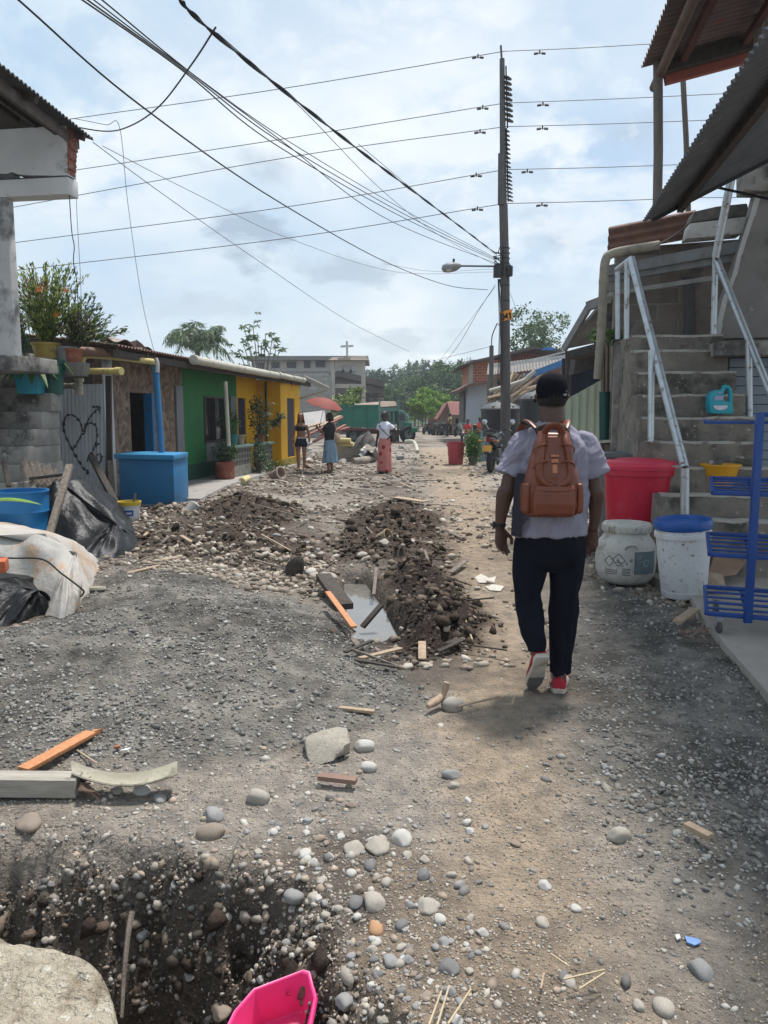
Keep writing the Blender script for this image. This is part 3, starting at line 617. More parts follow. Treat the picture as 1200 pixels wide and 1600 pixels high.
for i in range(9):
    tip = P(random.uniform(8, 42), random.uniform(465, 520), 11.2); c_ = spline([b5, b5.lerp(tip, .5) + Vector((.06, 0, .05)), tip], 8); mb.tube(c_, .005, 4)
    for q in c_[3:]:
        for _ in range(4): LP.append(q - b5 + Vector(rng.normal(0, .03, 3)))
mb.build('stems', BARK, t); V, F, C = leaves(LP, rng.uniform(.04, .09, len(LP)), GG, 3, -.5); fast_mesh('foliage', V, F, LEAF, C, parent=t)

# ------------------------------------------------------------------ pipes beside the plants
mb = MB(); Yp = 12.6
mb.tube(spline([P(244, 566, 13.7), P(190, 559, 13.0), P(142, 555, 12.5), P(131, 558, 12.45), P(128, 568, 12.4), P(134, 578, 12.35), P(146, 580, 12.35), P(184, 580, 12.2)], 6), .052, 12)
mb.tube([P(181, 580, 12.2), P(190, 580, 12.15)], .062, 12); mb.tube([P(131, 571, 12.4), P(134, 575, 12.37)], .06, 12)
one(mb, 'drain_pipe', PVCY, 'yellow plastic gutter pipe bent back in a U beside the potted shrubs', 'pipe', smooth=50)
mb = MB(); mb.tube([P(92, 603, 12.2), P(120, 603, 12.1)], .045, 12); mb.tube([P(117, 603, 12.1), P(122, 603, 12.08)], .06, 12); mb.tube([P(124, 593, 12.1), P(124, 617, 12.1)], .055, 12); mb.tube([P(124, 591, 12.1), P(124, 596, 12.1)], .068, 12)
one(mb, 'drain_pipe', mat('dirty_pvc', (.35, .32, .24), (.2, .185, .15), scale=9), 'short dirty pipe with a tee joint sticking out above the heart-sprayed sheet', 'pipe', smooth=50)
mb = MB(); mb.tube([P(118, 549, 12.3), P(170, 551, 12.6)], .075, 12); one(mb, 'clay_tube', mat('clay_tube', (.25, .15, .11), (.18, .11, .085)), 'brown clay tube lying on top of the yellow gutter pipe', 'tube', smooth=50)

# ------------------------------------------------------------------ corrugated fence with the sprayed heart
fo = P(66, 800, 13.5); fe = P(166, 790, 13.15); fo.z = fe.z = -.02; fu = fe - fo; ztop = 2.06
fence = thing('corrugated_fence', fo.lerp(fe, .5), 'grey corrugated metal fence sprayed with a black heart and arrow', 'fence')
mb = MB(); fv = Vector((.05, .03, ztop)); mb.corr(fo, fu, fv, pitch=.076, amp=.011, thick=.003, sub=8); mb.build('metal_sheet', ZINC, fence, smooth=60)
mb = MB(); mb.bar(fo + Vector((-.03, .06, 0)), fo + Vector((0, .1, 2.3)), .09, .09); mb.bar(fe + Vector((.05, .06, 0)), fe + Vector((.1, .1, 2.2)), .08, .08); mb.bar(fo + Vector((0, .08, 1.9)), fe + Vector((0, .08, 1.9)), .05, .08); mb.build('post', WOODD, fence)
def zpt(x, y): return 40 + x / 4.286, 560 + y / 4.286
def on_sheet(px, py):
    """point of the corrugated sheet under a drawn mark, a hair proud of it"""
    d = ray(px, py); nn = fu.cross(fv).normalized(); o = Vector((0, 0, CAM_H)); t_ = (fo - o).dot(nn) / d.dot(nn); p = o + d * t_; r_ = p - fo
    uu_, uv_, vv_ = fu.dot(fu), fu.dot(fv), fv.dot(fv); a = (r_.dot(fu) * vv_ - r_.dot(fv) * uv_) / (uu_ * vv_ - uv_ * uv_); k = fu.length / .076 * 2 * math.pi; s = -1 if nn.y > 0 else 1
    return p + nn * (math.sin(k * a) * .011) + nn * s * .009
strokes = [[(388, 492), (372, 440), (345, 400), (310, 378), (278, 384), (258, 420), (256, 470), (270, 520), (300, 585), (335, 650), (370, 705), (400, 748), (418, 752), (414, 778)],
           [(388, 492), (402, 455), (425, 435), (452, 434), (474, 460), (482, 505), (474, 560), (455, 610), (440, 640)],
           [(398, 462), (415, 425), (440, 385), (465, 358), (492, 338)], [(446, 326), (475, 324), (500, 328), (499, 350), (498, 372)],
           [(380, 500), (360, 545), (338, 580), (318, 615)], [(470, 595), (482, 580), (494, 568)], [(478, 648), (500, 640), (512, 660), (505, 690), (485, 698), (472, 680), (476, 655)], [(380, 500), (392, 505), (405, 470), (398, 448)], [(412, 690), (428, 655), (452, 628)]]
mb = MB(); gn = 'heart_graffiti'
for s in strokes[:6] + strokes[7:] + [0, strokes[6]]:
    if s == 0: mb.build(gn, mat('black_spray', (.025, .025, .027), (.06, .06, .065), scale=30, rough=.6, bump=0), fence); mb = MB(); gn = 'ring_graffiti'; continue
    c_ = spline([Vector((*zpt(*q), 0)) for q in s], 10); wd = 2.5
    pr = None
    for i in range(len(c_)):
        d = (c_[min(i + 1, len(c_) - 1)] - c_[max(i - 1, 0)]).normalized(); nn = Vector((-d.y, d.x, 0)) * wd * (.75 + .35 * math.sin(i * .7 + len(s)))
        cur = [on_sheet(*(c_[i] + nn * k).xy) for k in (-.7, 0, .7)]
        if pr: mb.add(pr + cur, [(0, 1, 4, 3), (1, 2, 5, 4)])
        pr = cur
mb.build(gn, MATS['black_spray'], fence)

# ================================================================== the row of painted houses
BW, BE, ZE = -7.0, -6.1, 2.54
A0, A1, A2, A3 = px_a(165, BW), px_a(288, BW), px_a(372, BW), px_a(470, -6.3)
STONEW = mat('stone_panel', (.24, .175, .135), (.15, .11, .085), scale=5, rough=.85, bump=.4, kind='cells', cscale=11)
GREENP = mat('green_paint', (.022, .165, .045), (.018, .135, .038), scale=2, rough=.7, bump=.1, stain=[(1.5, .55, .72, (.03, .10, .05)), (4, .62, .72, (.09, .14, .08)), (20, .67, .72, (.16, .2, .15))])
YELP = mat('yellow_paint', (.68, .37, .006), (.60, .32, .005), scale=2, rough=.65, bump=.08, stain=[(2.2, .58, .72, (.50, .29, .02)), (5, .62, .72, (.34, .22, .04)), (18, .67, .72, (.6, .45, .2))])
def house_row(name, label, wallm, a0, a1, openings, b=BW, zt_=2.75):
    t = thing(name, st(((a0 + a1) / 2, b), 0), label, 'house'); mb = MB(); cuts = sorted(openings); a = a0
    for (o0, o1, z0, z1) in cuts:
        if o0 > a + .01: box_st(mb, a, o0, b - .18, b, 0, zt_)
        if z0 > .02: box_st(mb, o0, o1, b - .18, b, 0, z0)
        box_st(mb, o0, o1, b - .18, b, z1, zt_); a = o1
    if a < a1 - .01: box_st(mb, a, a1, b - .18, b, 0, zt_)
    mb.build('wall', wallm, t)
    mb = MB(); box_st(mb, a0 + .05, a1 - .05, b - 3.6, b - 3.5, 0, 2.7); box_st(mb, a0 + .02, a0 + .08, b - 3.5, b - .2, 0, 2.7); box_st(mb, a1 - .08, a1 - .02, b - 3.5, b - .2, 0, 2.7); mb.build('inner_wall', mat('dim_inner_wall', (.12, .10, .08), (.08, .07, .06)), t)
    return t
def roof_piece(t, a0, a1, m_, be=BE, ze=ZE, run=4.6, rise=.55, edge=True):
    mb = MB(); o = st((a0, be - .02), ze + .08); mb.corr(o, SD * (a1 - a0), -SN * run + Vector((0, 0, rise)), pitch=.11, amp=.018, thick=.005, sub=6); mb.build('roof', m_, t, smooth=60)
    mb = MB()
    n_ = int((a1 - a0) / .9) + 1
    for i in range(n_): a = a0 + .1 + i * (a1 - a0 - .2) / max(1, n_ - 1); mb.bar(st((a, be - .06), ze + .0), st((a, be - run + .1), ze + rise - .06), .06, .09)
    mb.bar(st((a0, be - .1), ze - .05), st((a1, be - .1), ze - .05), .05, .12); mb.build('rafter', WOODD, t)
h1 = house_row('panelled_house', 'low house clad in brown stone panels behind the blue counter', STONEW, A0, A1, [(px_a(207, BW), px_a(243, BW), 0, 1.95)])
roof_piece(h1, A0 - 1.1, A1, RUST)
mb = MB(); box_st(mb, A0, px_a(179, BW), BW + .003, BW + .03, 0, 2.5); mb.build('corner_strip', PLAST, h1)
mb = MB(); box_st(mb, px_a(276, BW), A1 - .05, BW + .003, BW + .05, .02, 2.15); mb.build('door', mat('grey_metal_door', (.20, .21, .225), (.14, .145, .155), scale=3, rough=.5, stain=(5, .62, .7, (.32, .33, .34)), stretch=(1, 1, .3)), h1, bevel=.01)
mb = MB(); a_ = px_a(243, BW); o0_ = px_a(207, BW); box_st(mb, a_ - .10, a_ - .001, BW - .16, BW + .02, 0, 1.96); mb.build('door_frame', BLUEP, h1)
mb = MB(); box_st(mb, o0_ - .2, a_ + .3, BW - 1.0, BW - .97, 0, 1.02); mb.build('inner_partition', mat('orange_brown_board', (.20, .10, .035), (.14, .07, .03)), h1)
mb = MB(); mb.tube([P(253, 712, 13.35), P(243, 573, 13.55)], .055, 14); mb.build('post', BLUEP, h1, smooth=50)
mb = MB(); mb.tube(spline([P(243, 560, 13.5), P(246, 568, 13.5), P(246, 582, 13.48)], 4), .035, 8); mb.build('plastic_bag', mat('white_plastic_bag', (.5, .5, .48), rough=.5, bump=.5, bscale=20), h1, smooth=True)
mb = MB(); q = st((A0 - 1.0, BE - .9), ZE + .22)
mb.grid(lambda u_, v_: q + SD * (u_ * 3.2) - SN * (v_ * 1.4) + Vector((0, 0, .12 + .33 * v_ - .25 * abs(u_ - .45) ** 1.5 + .05 * math.sin(u_ * 23) * math.cos(v_ * 9))), 26, 10, .01); mb.build('patch_sheet', mat('bleached_sheet', (.36, .31, .27), (.2, .15, .13), scale=4, bump=.4, stain=(4, .52, .6, (.13, .09, .075))), h1)
mb = MB()
mb.prism([P(206, 556, 15.0), P(239, 556, 15.4), P(222, 537, 15.2), P(214, 531, 15.1)], (-.4, .6, 0)); mb.build('gable_board', mat('brown_board', (.14, .085, .07), (.09, .06, .05)), h1)
# green house
w0, w1 = px_a(322, BW), px_a(356, BW)
h2 = house_row('green_house', 'low green house with one dark window and a white gutter', GREENP, A1, A2, [(w0, w1, .92, 1.92)])
roof_piece(h2, A1, A2, RUST)
mb = MB(); box_st(mb, w0, w1, BW - .1, BW - .08, .92, 1.92); mb.build('window_pane', mat('dark_glass', (.03, .032, .035), rough=.08, bump=0, spec=.8), h2)
mb = MB()
for (a, b_, z0, z1) in ((w0 - .05, w0, .87, 1.97), (w1, w1 + .05, .87, 1.97), (w0, w1, 1.92, 1.97), (w0, w1, .87, .92), (w0 + .62, w0 + .66, .92, 1.92)): box_st(mb, a, b_, BW - .12, BW + .025, z0, z1)
mb.build('window_frame', mat('dark_brown_frame', (.06, .045, .04), rough=.6), h2)
mb = MB(); box_st(mb, A1, A2, BW + .003, BW + .01, .0, .42); mb.build('skirting', mat('dark_green_band', (.012, .075, .05), (.01, .06, .04), bump=.2), h2)
mb = MB(); box_st(mb, w0 + .02, w1 + .12, BW + .013, BW + .02, .425, .865); mb.build('bare_patch', mat('bare_render', (.20, .205, .20), (.16, .165, .16), scale=3, bump=.25), h2)
mb = MB(); mb.tube([P(357.5, 697, 17.1), P(352, 596, 17.1)], .045, 12); mb.build('post', PVC, h2, smooth=50)
def gutter(t, a0, a1, r_=.085, m_=PVC, zz=ZE + .05, b=BE + .06):
    mb = MB(); o = st((a0, b), zz); mb.tube([o, o.lerp(st((a1, b), zz), .5) + Vector((0, 0, -.015)), st((a1, b), zz - .02)], r_, 14); mb.tube([o + SD * .02, o + SD * .14], r_ + .012, 14); mb.build('gutter', m_, t, smooth=50)
    mb = MB()
    for k in (.15, .5, .85): p = st((a0 + (a1 - a0) * k, b), zz); mb.tube([p + Vector((0, 0, .1)), p + SN * .09, p + Vector((0, 0, -.1)), p - SN * .02 + Vector((0, 0, -.25))], .008, 5)
    mb.build('gutter_strap', BLACKM, t)
gutter(h2, px_a(302, BE), px_a(432, BE))
# yellow house
d0, d1 = px_a(366, BW) + .25, px_a(384, BW) + .1
AB = px_a(440, -6.3)
h3 = house_row('yellow_house', 'bright yellow house at the far end of the low row', YELP, A2, AB, [(max(d0, A2 + .1), d1, 0, 1.98)])
mb = MB(); g0, g1 = px_a(450, -6.3), px_a(462, -6.3)
box_st(mb, AB, g0, -6.5, -6.3, 0, 2.5); box_st(mb, g1, A3, -6.5, -6.3, 0, 2.5); box_st(mb, g0, g1, -6.5, -6.3, 2.02, 2.5); box_st(mb, g0, g1, -6.5, -6.3, 0, .3)
box_st(mb, AB, AB + .15, -7.0, -6.5, 0, 2.5); box_st(mb, A3 - .15, A3, -10.5, -6.5, 0, 2.6); mb.build('front_room', YELP, h3)
mb = MB(); box_st(mb, g0 + .01, g1 - .035, -6.36, -6.33, .3, 2.01); mb.build('door', mat('dark_blue_door', (.02, .025, .05), rough=.6), h3)
mb = MB(); box_st(mb, g1 - .03, g1 - .001, -6.68, -6.33, .3, 2.02); mb.build('door_jamb', YELP, h3)
mb = MB(); box_st(mb, d0 + .02, d1 - .02, BW - .06, BW - .03, 0, 1.96); mb.build('curtain', mat('navy_curtain', (.018, .02, .06), (.01, .012, .035), scale=10, stretch=(8, 8, .5)), h3)
roof_piece(h3, A2, A3 + .9, RUST); gutter(h3, px_a(433, BE) + .02, px_a(474, BE), .075)
mb = MB(); mb.bar(st((A3 + .95, BE + .02), ZE + .05), st((A3 + 1.0, BE - 2.2), ZE + .33), .05, .14); mb.bar(P(475, 590, 24.2), P(513, 608, 23.8), .05, .14); mb.tube([P(511, 609, 23.8), P(468, 623, 24.1)], .035, 6); mb.build('eave_frame', mat('eave_board', (.40, .38, .33), (.28, .26, .22)), h3)
mb = MB(); box_st(mb, AB + .02, A3 - .02, -6.295, -6.28, .3 - .3, .28); mb.build('mossy_skirting', mat('mossy_yellow', (.34, .25, .03), (.2, .17, .04), scale=8, bump=.2), h3)
mb = MB(); p = st((AB, -6.62), 0); mb.tube([st((AB - .02, -6.72), .1), st((AB - .02, -6.72), 2.45)], .03, 8); mb.build('down_pipe', mat('dark_green_pipe', (.02, .06, .04), rough=.5), h3, smooth=50)
mb = MB(); p = st((d0 - .35, BW + .0), 1.35); box_st(mb, d0 - .62, d0 - .2, BW + .02, BW + .09, 1.45, 2.0); mb.build('meter_box', mat('meter_grey', (.16, .2, .17), rough=.6), h3, bevel=.01)

# porch floor
mb = MB(); mb.prism([st((px_a(165, BW), BW + .01), -.3), st((px_a(165, BW), -5.25), -.3), st((px_a(330, BE), -5.75), -.3), st((A3, -6.26), -.3), st((A3, BW + .01), -.3)], (0, 0, .375)); o = mb.build('pavement', mat('porch_concrete', (.31, .285, .265), (.23, .21, .195), scale=3, bump=.3, stain=(3, .55, .68, (.14, .115, .1))), bevel=.012); struct(o)
# blue counter
c0, c1 = G(188, 788, .02), G(273, 792, .02); c0.z = c1.z = 0
counter = thing('blue_counter', c0.lerp(c1, .5), 'bright blue masonry counter with a thick slab top in front of the panelled house', 'counter')
dv = Vector((c0.x - c1.x, c0.y - c1.y, 0)); bk = Vector((-.02, 1.0, 0)); zt_ = P(272, 719, c1.y).z
mb = MB(); mb.prism([c1, c1 + dv, c1 + dv + bk, c1 + bk], (0, 0, zt_)); mb.build('body', BLUEP, counter, bevel=.01)
e = .05; u_ = dv.normalized(); q = Vector((-u_.y, u_.x, 0)); q = q if q.y < 0 else -q
mb = MB(); a = c1 - u_ * e + q * e; mb.prism([p + Vector((0, 0, zt_ + .002)) for p in (a, a + dv + u_ * 2 * e, a + dv + u_ * 2 * e + bk, a + bk)], (0, 0, .085)); mb.build('counter_top', mat('blue_paint_top', (.035, .22, .42), (.03, .19, .37), scale=3, rough=.5, bump=.08), counter, bevel=.012)

# breeze-block parapets with plants
BREEZE = mat('breeze_block', (.25, .24, .205), (.17, .165, .14), scale=6, bump=.4, stain=(4, .55, .65, (.09, .10, .07)))
def parapet(a0, a1, label):
    t = thing('parapet_wall', st(((a0 + a1) / 2, -6.35), 0), label, 'low wall'); mb = MB()
    box_st(mb, a0, a1, -6.42, -6.27, 0, .34)
    rows = 3; n_ = max(2, int((a1 - a0) / .19)); s = (a1 - a0) / n_; hz = .40 / rows
    for r_ in range(rows):
        for i in range(n_ + 1): a = a0 + i * s; box_st(mb, max(a0, a - .016), min(a1, a + .016), -6.42, -6.27, .34 + r_ * hz, .34 + (r_ + 1) * hz)
        box_st(mb, a0, a1, -6.418, -6.272, .34 + (r_ + 1) * hz - .014, .34 + (r_ + 1) * hz + .014)
        for i in range(n_): c = st((a0 + (i + .5) * s, -6.345), .34 + (r_ + .5) * hz); mb.lathe(c - SN * .06, [(.05, 0), (.05, .12), (.034, .12), (.034, 0)], 10, cap=False, axis=SN)
    mb.build('openwork_blocks', BREEZE, t)
    mb = MB(); box_st(mb, a0 - .05, a1 + .05, -6.46, -6.21, .755, .82); mb.build('coping', mat('green_coping', (.17, .26, .22), (.13, .19, .165), scale=5), t, bevel=.008); return t
pw1 = parapet(px_a(357, -6.3), px_a(391, -6.3), 'openwork breeze-block parapet with pots on it in front of the green house')
pw2 = parapet(px_a(404, -6.3), px_a(424, -6.3), 'overgrown openwork parapet in front of the yellow house')
def bushy(name, loc, label, cat, potm, r, h, cen, rad, n, size, pal, stems=10, group=None, pz=0.):
    t = thing(name, loc, label, cat, group); loc = Vector(loc)
    if potm: pot(PPROF(r, h), loc, potm, t)
    mb = MB(); 
    for i in range(stems):
        d = ellip((0, 0, 0), rad, 1, .5)[0]; mb.tube([loc + Vector((0, 0, h * .7)), loc + Vector(cen) * .6 + Vector(d) * .3, loc + Vector(cen) + Vector(d) * .8], [.012, .008, .004], 5)
    mb.build('stems', BARK, t)
    cl = ellip(cen, rad, max(4, n // 28), .3); pts = np.concatenate([c + rng.normal(0, .28, (28, 3)) * np.array(rad) for c in cl]); V, F, C = leaves(pts, rng.uniform(.6, 1.3, len(pts)) * size, pal, 2.2, .3)
    fast_mesh('foliage', V, F, LEAF, C, parent=t); return t
am = (px_a(357, -6.3)); 
bushy('potted_plant', st((px_a(366, -6.3), -6.33), .82), 'spindly plant in a teal pot on the parapet of the green house', 'potted plant', mat('teal_pot', (.03, .17, .16), rough=.5), .15, .26, (0, 0, .5), (.2, .2, .3), 200, .07, GD)
mb = MB(); mb.lathe(st((px_a(378, -6.3), -6.33), .82), PPROF(.13, .24), 18); one(mb, 'flower_pot', mat('cream_pot', (.34, .30, .2), (.2, .15, .1), scale=9), 'empty cream and brown pot next to the teal pot on the parapet', 'pot', smooth=40)
bushy('potted_plant', st((px_a(408, -6.3), -6.33), .82), 'tall greyish cactus-like plant on the overgrown parapet', 'potted plant', TERRA, .13, .2, (0, 0, .65), (.26, .26, .5), 500, .1, GG)
bushy('creeper', st((px_a(403, -6.2), -6.15), .05), 'leafy creeper hanging down between the two parapets', 'creeper', None, .1, 0, (0, 0, .42), (.2, .32, .42), 700, .07, GD + GG)
bushy('weed_clump', st((px_a(424, -6.0), -5.95), .02), 'low weed clump growing at the foot of the overgrown parapet', 'weeds', None, .1, 0, (0, 0, .16), (.35, .5, .17), 500, .07, GD)
bushy('hanging_plant', P(432, 665, 21.2), 'pale leafy plant hung in front of the shaded yellow side wall', 'hanging plant', mat('hanging_pot', (.05, .06, .04)), .07, .1, (0, 0, .12), (.18, .14, .2), 160, .11, GG + [(.3, .33, .25)])
bp_ = G(352, 753); dr = thing('drum_planter', (bp_.x, bp_.y, .07), 'cut-down brick-red drum used as a planter in front of the green house', 'planter')
mb = MB(); mb.lathe((bp_.x, bp_.y, .07), [(.2, 0), (.215, .02), (.215, .2), (.225, .21), (.215, .22), (.225, .38), (.235, .39), (.21, .4), (.2, .34), (.02, .34)], 22); mb.build('drum', mat('brick_red_drum', (.27, .075, .05), (.18, .06, .045), scale=5, stain=(5, .55, .66, (.30, .2, .17))), dr, smooth=40)
pts = ellip((0, .02, .62), (.3, .26, .25), 420, .2); V, F, C = leaves(pts, rng.uniform(.05, .11, 420), GD, 2.2); fast_mesh('foliage', V, F, LEAF, C, parent=dr)
mb = MB(); a = G(378, 752, .06); b = G(398, 742, .06); mb.tube([a, a.lerp(b, .45)], .075, 12); one(mb, 'pipe_offcut', mat('yellow_offcut', (.56, .47, .22), (.42, .35, .18)), 'short yellow pipe offcut lying by the parapet', 'pipe', smooth=50)
mb = MB(); a = G(362, 751, .03); b = G(384, 746, .03); mb.tube([a, b], .05, 10); one(mb, 'pipe_offcut', PVC, 'white pipe offcut lying next to the yellow one', 'pipe', smooth=50)
mb = MB(); a = G(431, 741, .13); mb.lathe(a, [(.08, -.16), (.14, .14), (.16, .14), (.16, .18), (.13, .18), (.1, .0)], 16, axis=(.75, -.5, .25)); one(mb, 'flower_pot', mat('chalky_pot', (.36, .32, .29), (.26, .15, .12), scale=8), 'chalky pot lying tipped over among the weeds', 'pot', smooth=40)
# ================================================================== RIGHT-HAND SIDE
BLOCKW = mat('patched_block_wall', (.30, .26, .225), (.19, .165, .145), scale=3, rough=.92, bump=.6, kind='block', bw=.40, bh=.19, mortar=.012, mcol=(.2, .19, .175), vary=1., stain=[(3, .54, .66, (.11, .10, .092)), (1.6, .62, .72, (.27, .16, .115))])
STEEL = mat('galvanised_steel', (.50, .53, .55), (.40, .43, .45), scale=6, rough=.38, metal=.6, bump=.05, stain=[(9, .57, .66, (.22, .2, .185)), (16, .6, .66, (.17, .085, .05))])
stn = [(1040, 812), (1031, 772), (1022, 729), (1012, 690), (1003, 652), (999, 617), (992, 582), (986, 548), (983, 525)]
rw = [1192, 1190, 1190, 1168, 1166, 1152, 1140, 1128, 1120]
sY = [6.9 + .2 * i for i in range(9)]
rst = thing('concrete_staircase', (P(1100, 812, 7.2).x, 7.4, 0), 'steep stained concrete staircase with two steel handrails beside the red tub', 'staircase')
zp = -.15
NM = mat('skylit_edge_pale', (.44, .42, .385), (.30, .28, .25), scale=14, bump=.4, stain=(7, .56, .66, (.17, .155, .135)))  # pale strip colour stands in for sky light on the tread edges
SM = mat('stair_concrete', (.23, .205, .172), (.14, .125, .108), scale=4, rough=.92, bump=.5, bscale=35, stain=[(2.6, .5, .62, (.065, .06, .052)), (12, .62, .68, (.40, .37, .33))])
for i, ((px, py), Y) in enumerate(zip(stn, sY)):
    p = P(px, py, Y); q = P(rw[i], py, Y); wd = (q.x - p.x) / SN.x; r_ = p + SN * wd; r_.z = p.z
    bk = 9.0 - Y if i < 8 else 1.3
    nx, cur = 7, []
    # front edge of the step, slightly uneven
    fr = [p.lerp(r_, k / 9) + Vector((0, random.uniform(-.012, .012), random.uniform(-.008, .008) if 0 < k < 9 else 0)) for k in range(10)]
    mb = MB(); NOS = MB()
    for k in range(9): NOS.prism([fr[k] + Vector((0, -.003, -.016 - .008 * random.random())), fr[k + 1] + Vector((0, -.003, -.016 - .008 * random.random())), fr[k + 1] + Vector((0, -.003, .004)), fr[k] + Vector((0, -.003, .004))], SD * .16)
    top = fr + [r_ + SD * bk, p + SD * bk]; bot = [Vector((v_.x, v_.y, zp)) for v_ in top]; n_ = len(top)
    mb.add(bot + top, [tuple(range(n_))[::-1], tuple(range(n_, 2 * n_))] + [(k, (k + 1) % n_, n_ + (k + 1) % n_, n_ + k) for k in range(n_)]); zp = p.z
    NOS.build('skylit_edge', NM, mb.build('step', SM, rst))
mb = MB(); ps_ = [P(px, py, Y) for (px, py), Y in zip(stn, sY)]; ps_.append(ps_[-1] + SD * .6)
for i in range(9): a, b = (Vector((q.x, q.y, -.15)) - SN * .03 for q in ps_[i:i + 2]); mb.prism([a, b, b + SN * .06, a + SN * .06], (0, 0, ps_[i].z + .147))
mb.build('stringer', SM, rst)
def rail(pts, r_, parent, name='handrail'): mb = MB(); mb.tube(pts, r_, 10); return mb.build(name, STEEL, parent, smooth=50)
LB, LT = P(1070, 731, 6.88), P(986, 404, 8.45)
rail([P(1070, 818, 6.9), LB + Vector((0, 0, .001))], .040, rst, 'rail_post'); rail([LB, LT], .040, rst)
rail([LT, P(964, 421, 8.9)], .03, rst); rail([P(979, 530, 8.5), P(980, 407, 8.5)], .03, rst, 'rail_post'); rail([P(965, 530, 8.95), P(965, 421, 8.9)], .03, rst, 'rail_post'); rail([P(1017, 692, 7.55), P(1018, 548, 7.65)], .033, rst, 'rail_post')
RT_ = P(1118, 402, 8.5); RD = P(1200, 605, 7.48); RE_ = RT_ + (RD - RT_) * 1.6
rail([RT_, RE_], .036, rst); rail([P(1115, 527, 8.52), RT_], .034, rst, 'rail_post'); rail([P(1171, 652, 7.8), P(1170, 535, 7.8)], .034, rst, 'rail_post'); 
mb = MB(); q = P(1140, 700, 9.1); mb.prism([P(961, 535, 8.95) + Vector((0, 0, 0)), P(961, 535, 8.95) + Vector((0, 0, -2.5)), P(962, 535, 8.9) + SN * .4 + Vector((0, 0, -2.5)), P(962, 535, 8.9) + SN * .4], SD * .08); mb.build('side_wall', CONC, rst)

# --- the house above and behind the stairs
rh = thing('block_house', (P(1060, 500, 9.6).x + 1, 10.5, 0), 'rough patched block house behind the steep stairs with a brown ribbed roof', 'house')
o = P(953, 500, 9.65)
mb = MB(); o0 = Vector((o.x, o.y, 0)); mb.prism([o0 + Vector((.05, 0, 0)), o0 + SN * 3.5, o0 + SN * 3.5 + Vector((0, 0, 3.66)), o0 + Vector((.05, 0, 3.52))], SD * .18); mb.build('wall', BLOCKW, rh)
mb = MB(); mb.prism([P(1070, 528, 9.45), P(1084, 528, 9.45), P(1084, 432, 9.45), P(1070, 432, 9.45)], SD * .05); mb.build('board', mat('grey_board', (.10, .10, .105), (.07, .07, .075), bump=.2), rh)
mb = MB(); mb.bar(P(945, 437, 9.5), P(1160, 402, 8.75), .06, .07); mb.bar(P(945, 424, 9.45), P(1160, 385, 8.7), .05, .12); mb.build('roof_beam', mat('grey_beam', (.20, .205, .205), (.13, .13, .13)), rh)
mb = MB(); mb.bar(P(960, 458, 9.42), P(1145, 430, 8.8), .04, .05); mb.bar(P(944, 445, 9.5), P(990, 441, 9.4), .05, .16); mb.build('fascia', mat('pale_fascia', (.27, .265, .25), (.17, .165, .15)), rh)
mb = MB(); a = P(949, 397, 9.6); b = P(1085, 372, 9.2); mb.corr(a, Vector((.02, .05, .33)), b - a, pitch=.105, amp=.024, thick=.006, sub=10); mb.corr(P(1020, 365, 9.7), Vector((.02, .35, .12)), P(1080, 350, 9.3) - P(1020, 365, 9.7), pitch=.1, amp=.02, thick=.006); mb.build('roof', RUST, rh, smooth=60)
mb = MB(); mb.prism([P(1072, 373, 8.9), P(1160, 365, 8.7), P(1168, 338, 8.7), P(1078, 349, 8.9)], SD * .25); mb.build('parapet', mat('chalky_concrete', (.44, .43, .40), (.34, .33, .31), bump=.3, stain=(9, .58, .66, (.12, .12, .115))), rh, bevel=.012)
mb = MB(); c_ = [P(px, py, 8.95) for px, py in ((1078, 348), (1085, 330), (1120, 322), (1168, 317), (1172, 336))]; mb.prism(c_, SD * .3); mb.build('rubble_coping', mat('mossy_rubble', (.13, .12, .105), (.06, .06, .055), bump=.9, bscale=15), rh, bevel=.02)
# upper wall with the torn plaster edge, lintel and slatted shutter
jag = [(1166, 262), (1166, 292), (1181, 300), (1172, 338), (1160, 372), (1152, 398), (1144, 430), (1128, 470), (1120, 505), (1117, 529)]
wallp = [P(px, py, 8.62) for px, py in jag]; rgt = P(1420, 529, 8.2); 
mb = MB(); poly = wallp + [Vector((rgt.x, rgt.y, wallp[-1].z)), Vector((rgt.x, rgt.y, 5.2)), Vector((wallp[0].x, wallp[0].y, 5.2))]; mb.prism(poly, SD * .18); mb.build('upper_wall', mat('dirty_plaster', (.255, .235, .22), (.185, .172, .162), scale=2.5, rough=.92, bump=.4, bscale=25, stain=[(1.6, .52, .66, (.085, .08, .075)), (6, .64, .72, (.33, .31, .29))]), rh)
mb = MB()
for i in range(1, len(jag) - 1):
    a, b = wallp[i], wallp[i + 1]; mb.prism([a - SD * .012, b - SD * .012, b - SD * .012 + SN * .05, a - SD * .012 + SN * (.03 + .03 * random.random())], SD * .01)
mb.build('torn_plaster', mat('white_plaster', (.52, .51, .49), (.42, .41, .39), bump=.4), rh)
mb = MB(); mb.prism([P(1163, 297, 8.5), P(1350, 300, 8.2), P(1350, 245, 8.2), P(1163, 264, 8.5)], SD * .3); mb.build('beam', CONC, rh, bevel=.01)
mb = MB(); a = P(1119, 556, 7.95); b = P(1420, 556, 7.5); b.z = a.z; hgt = P(1119, 533, 7.95).z - a.z - .004; mb.prism([a, b, b + Vector((0, 0, hgt)), a + Vector((0, 0, hgt))], SD * .3); mb.build('lintel', CONC, rh, bevel=.008)
mb = MB(); a = P(1141, 559, 8.3); b0_ = P(1420, 559, 7.9); b = Vector((b0_.x, b0_.y, a.z)); n_ = 22; hs = (a.z + .02) / n_
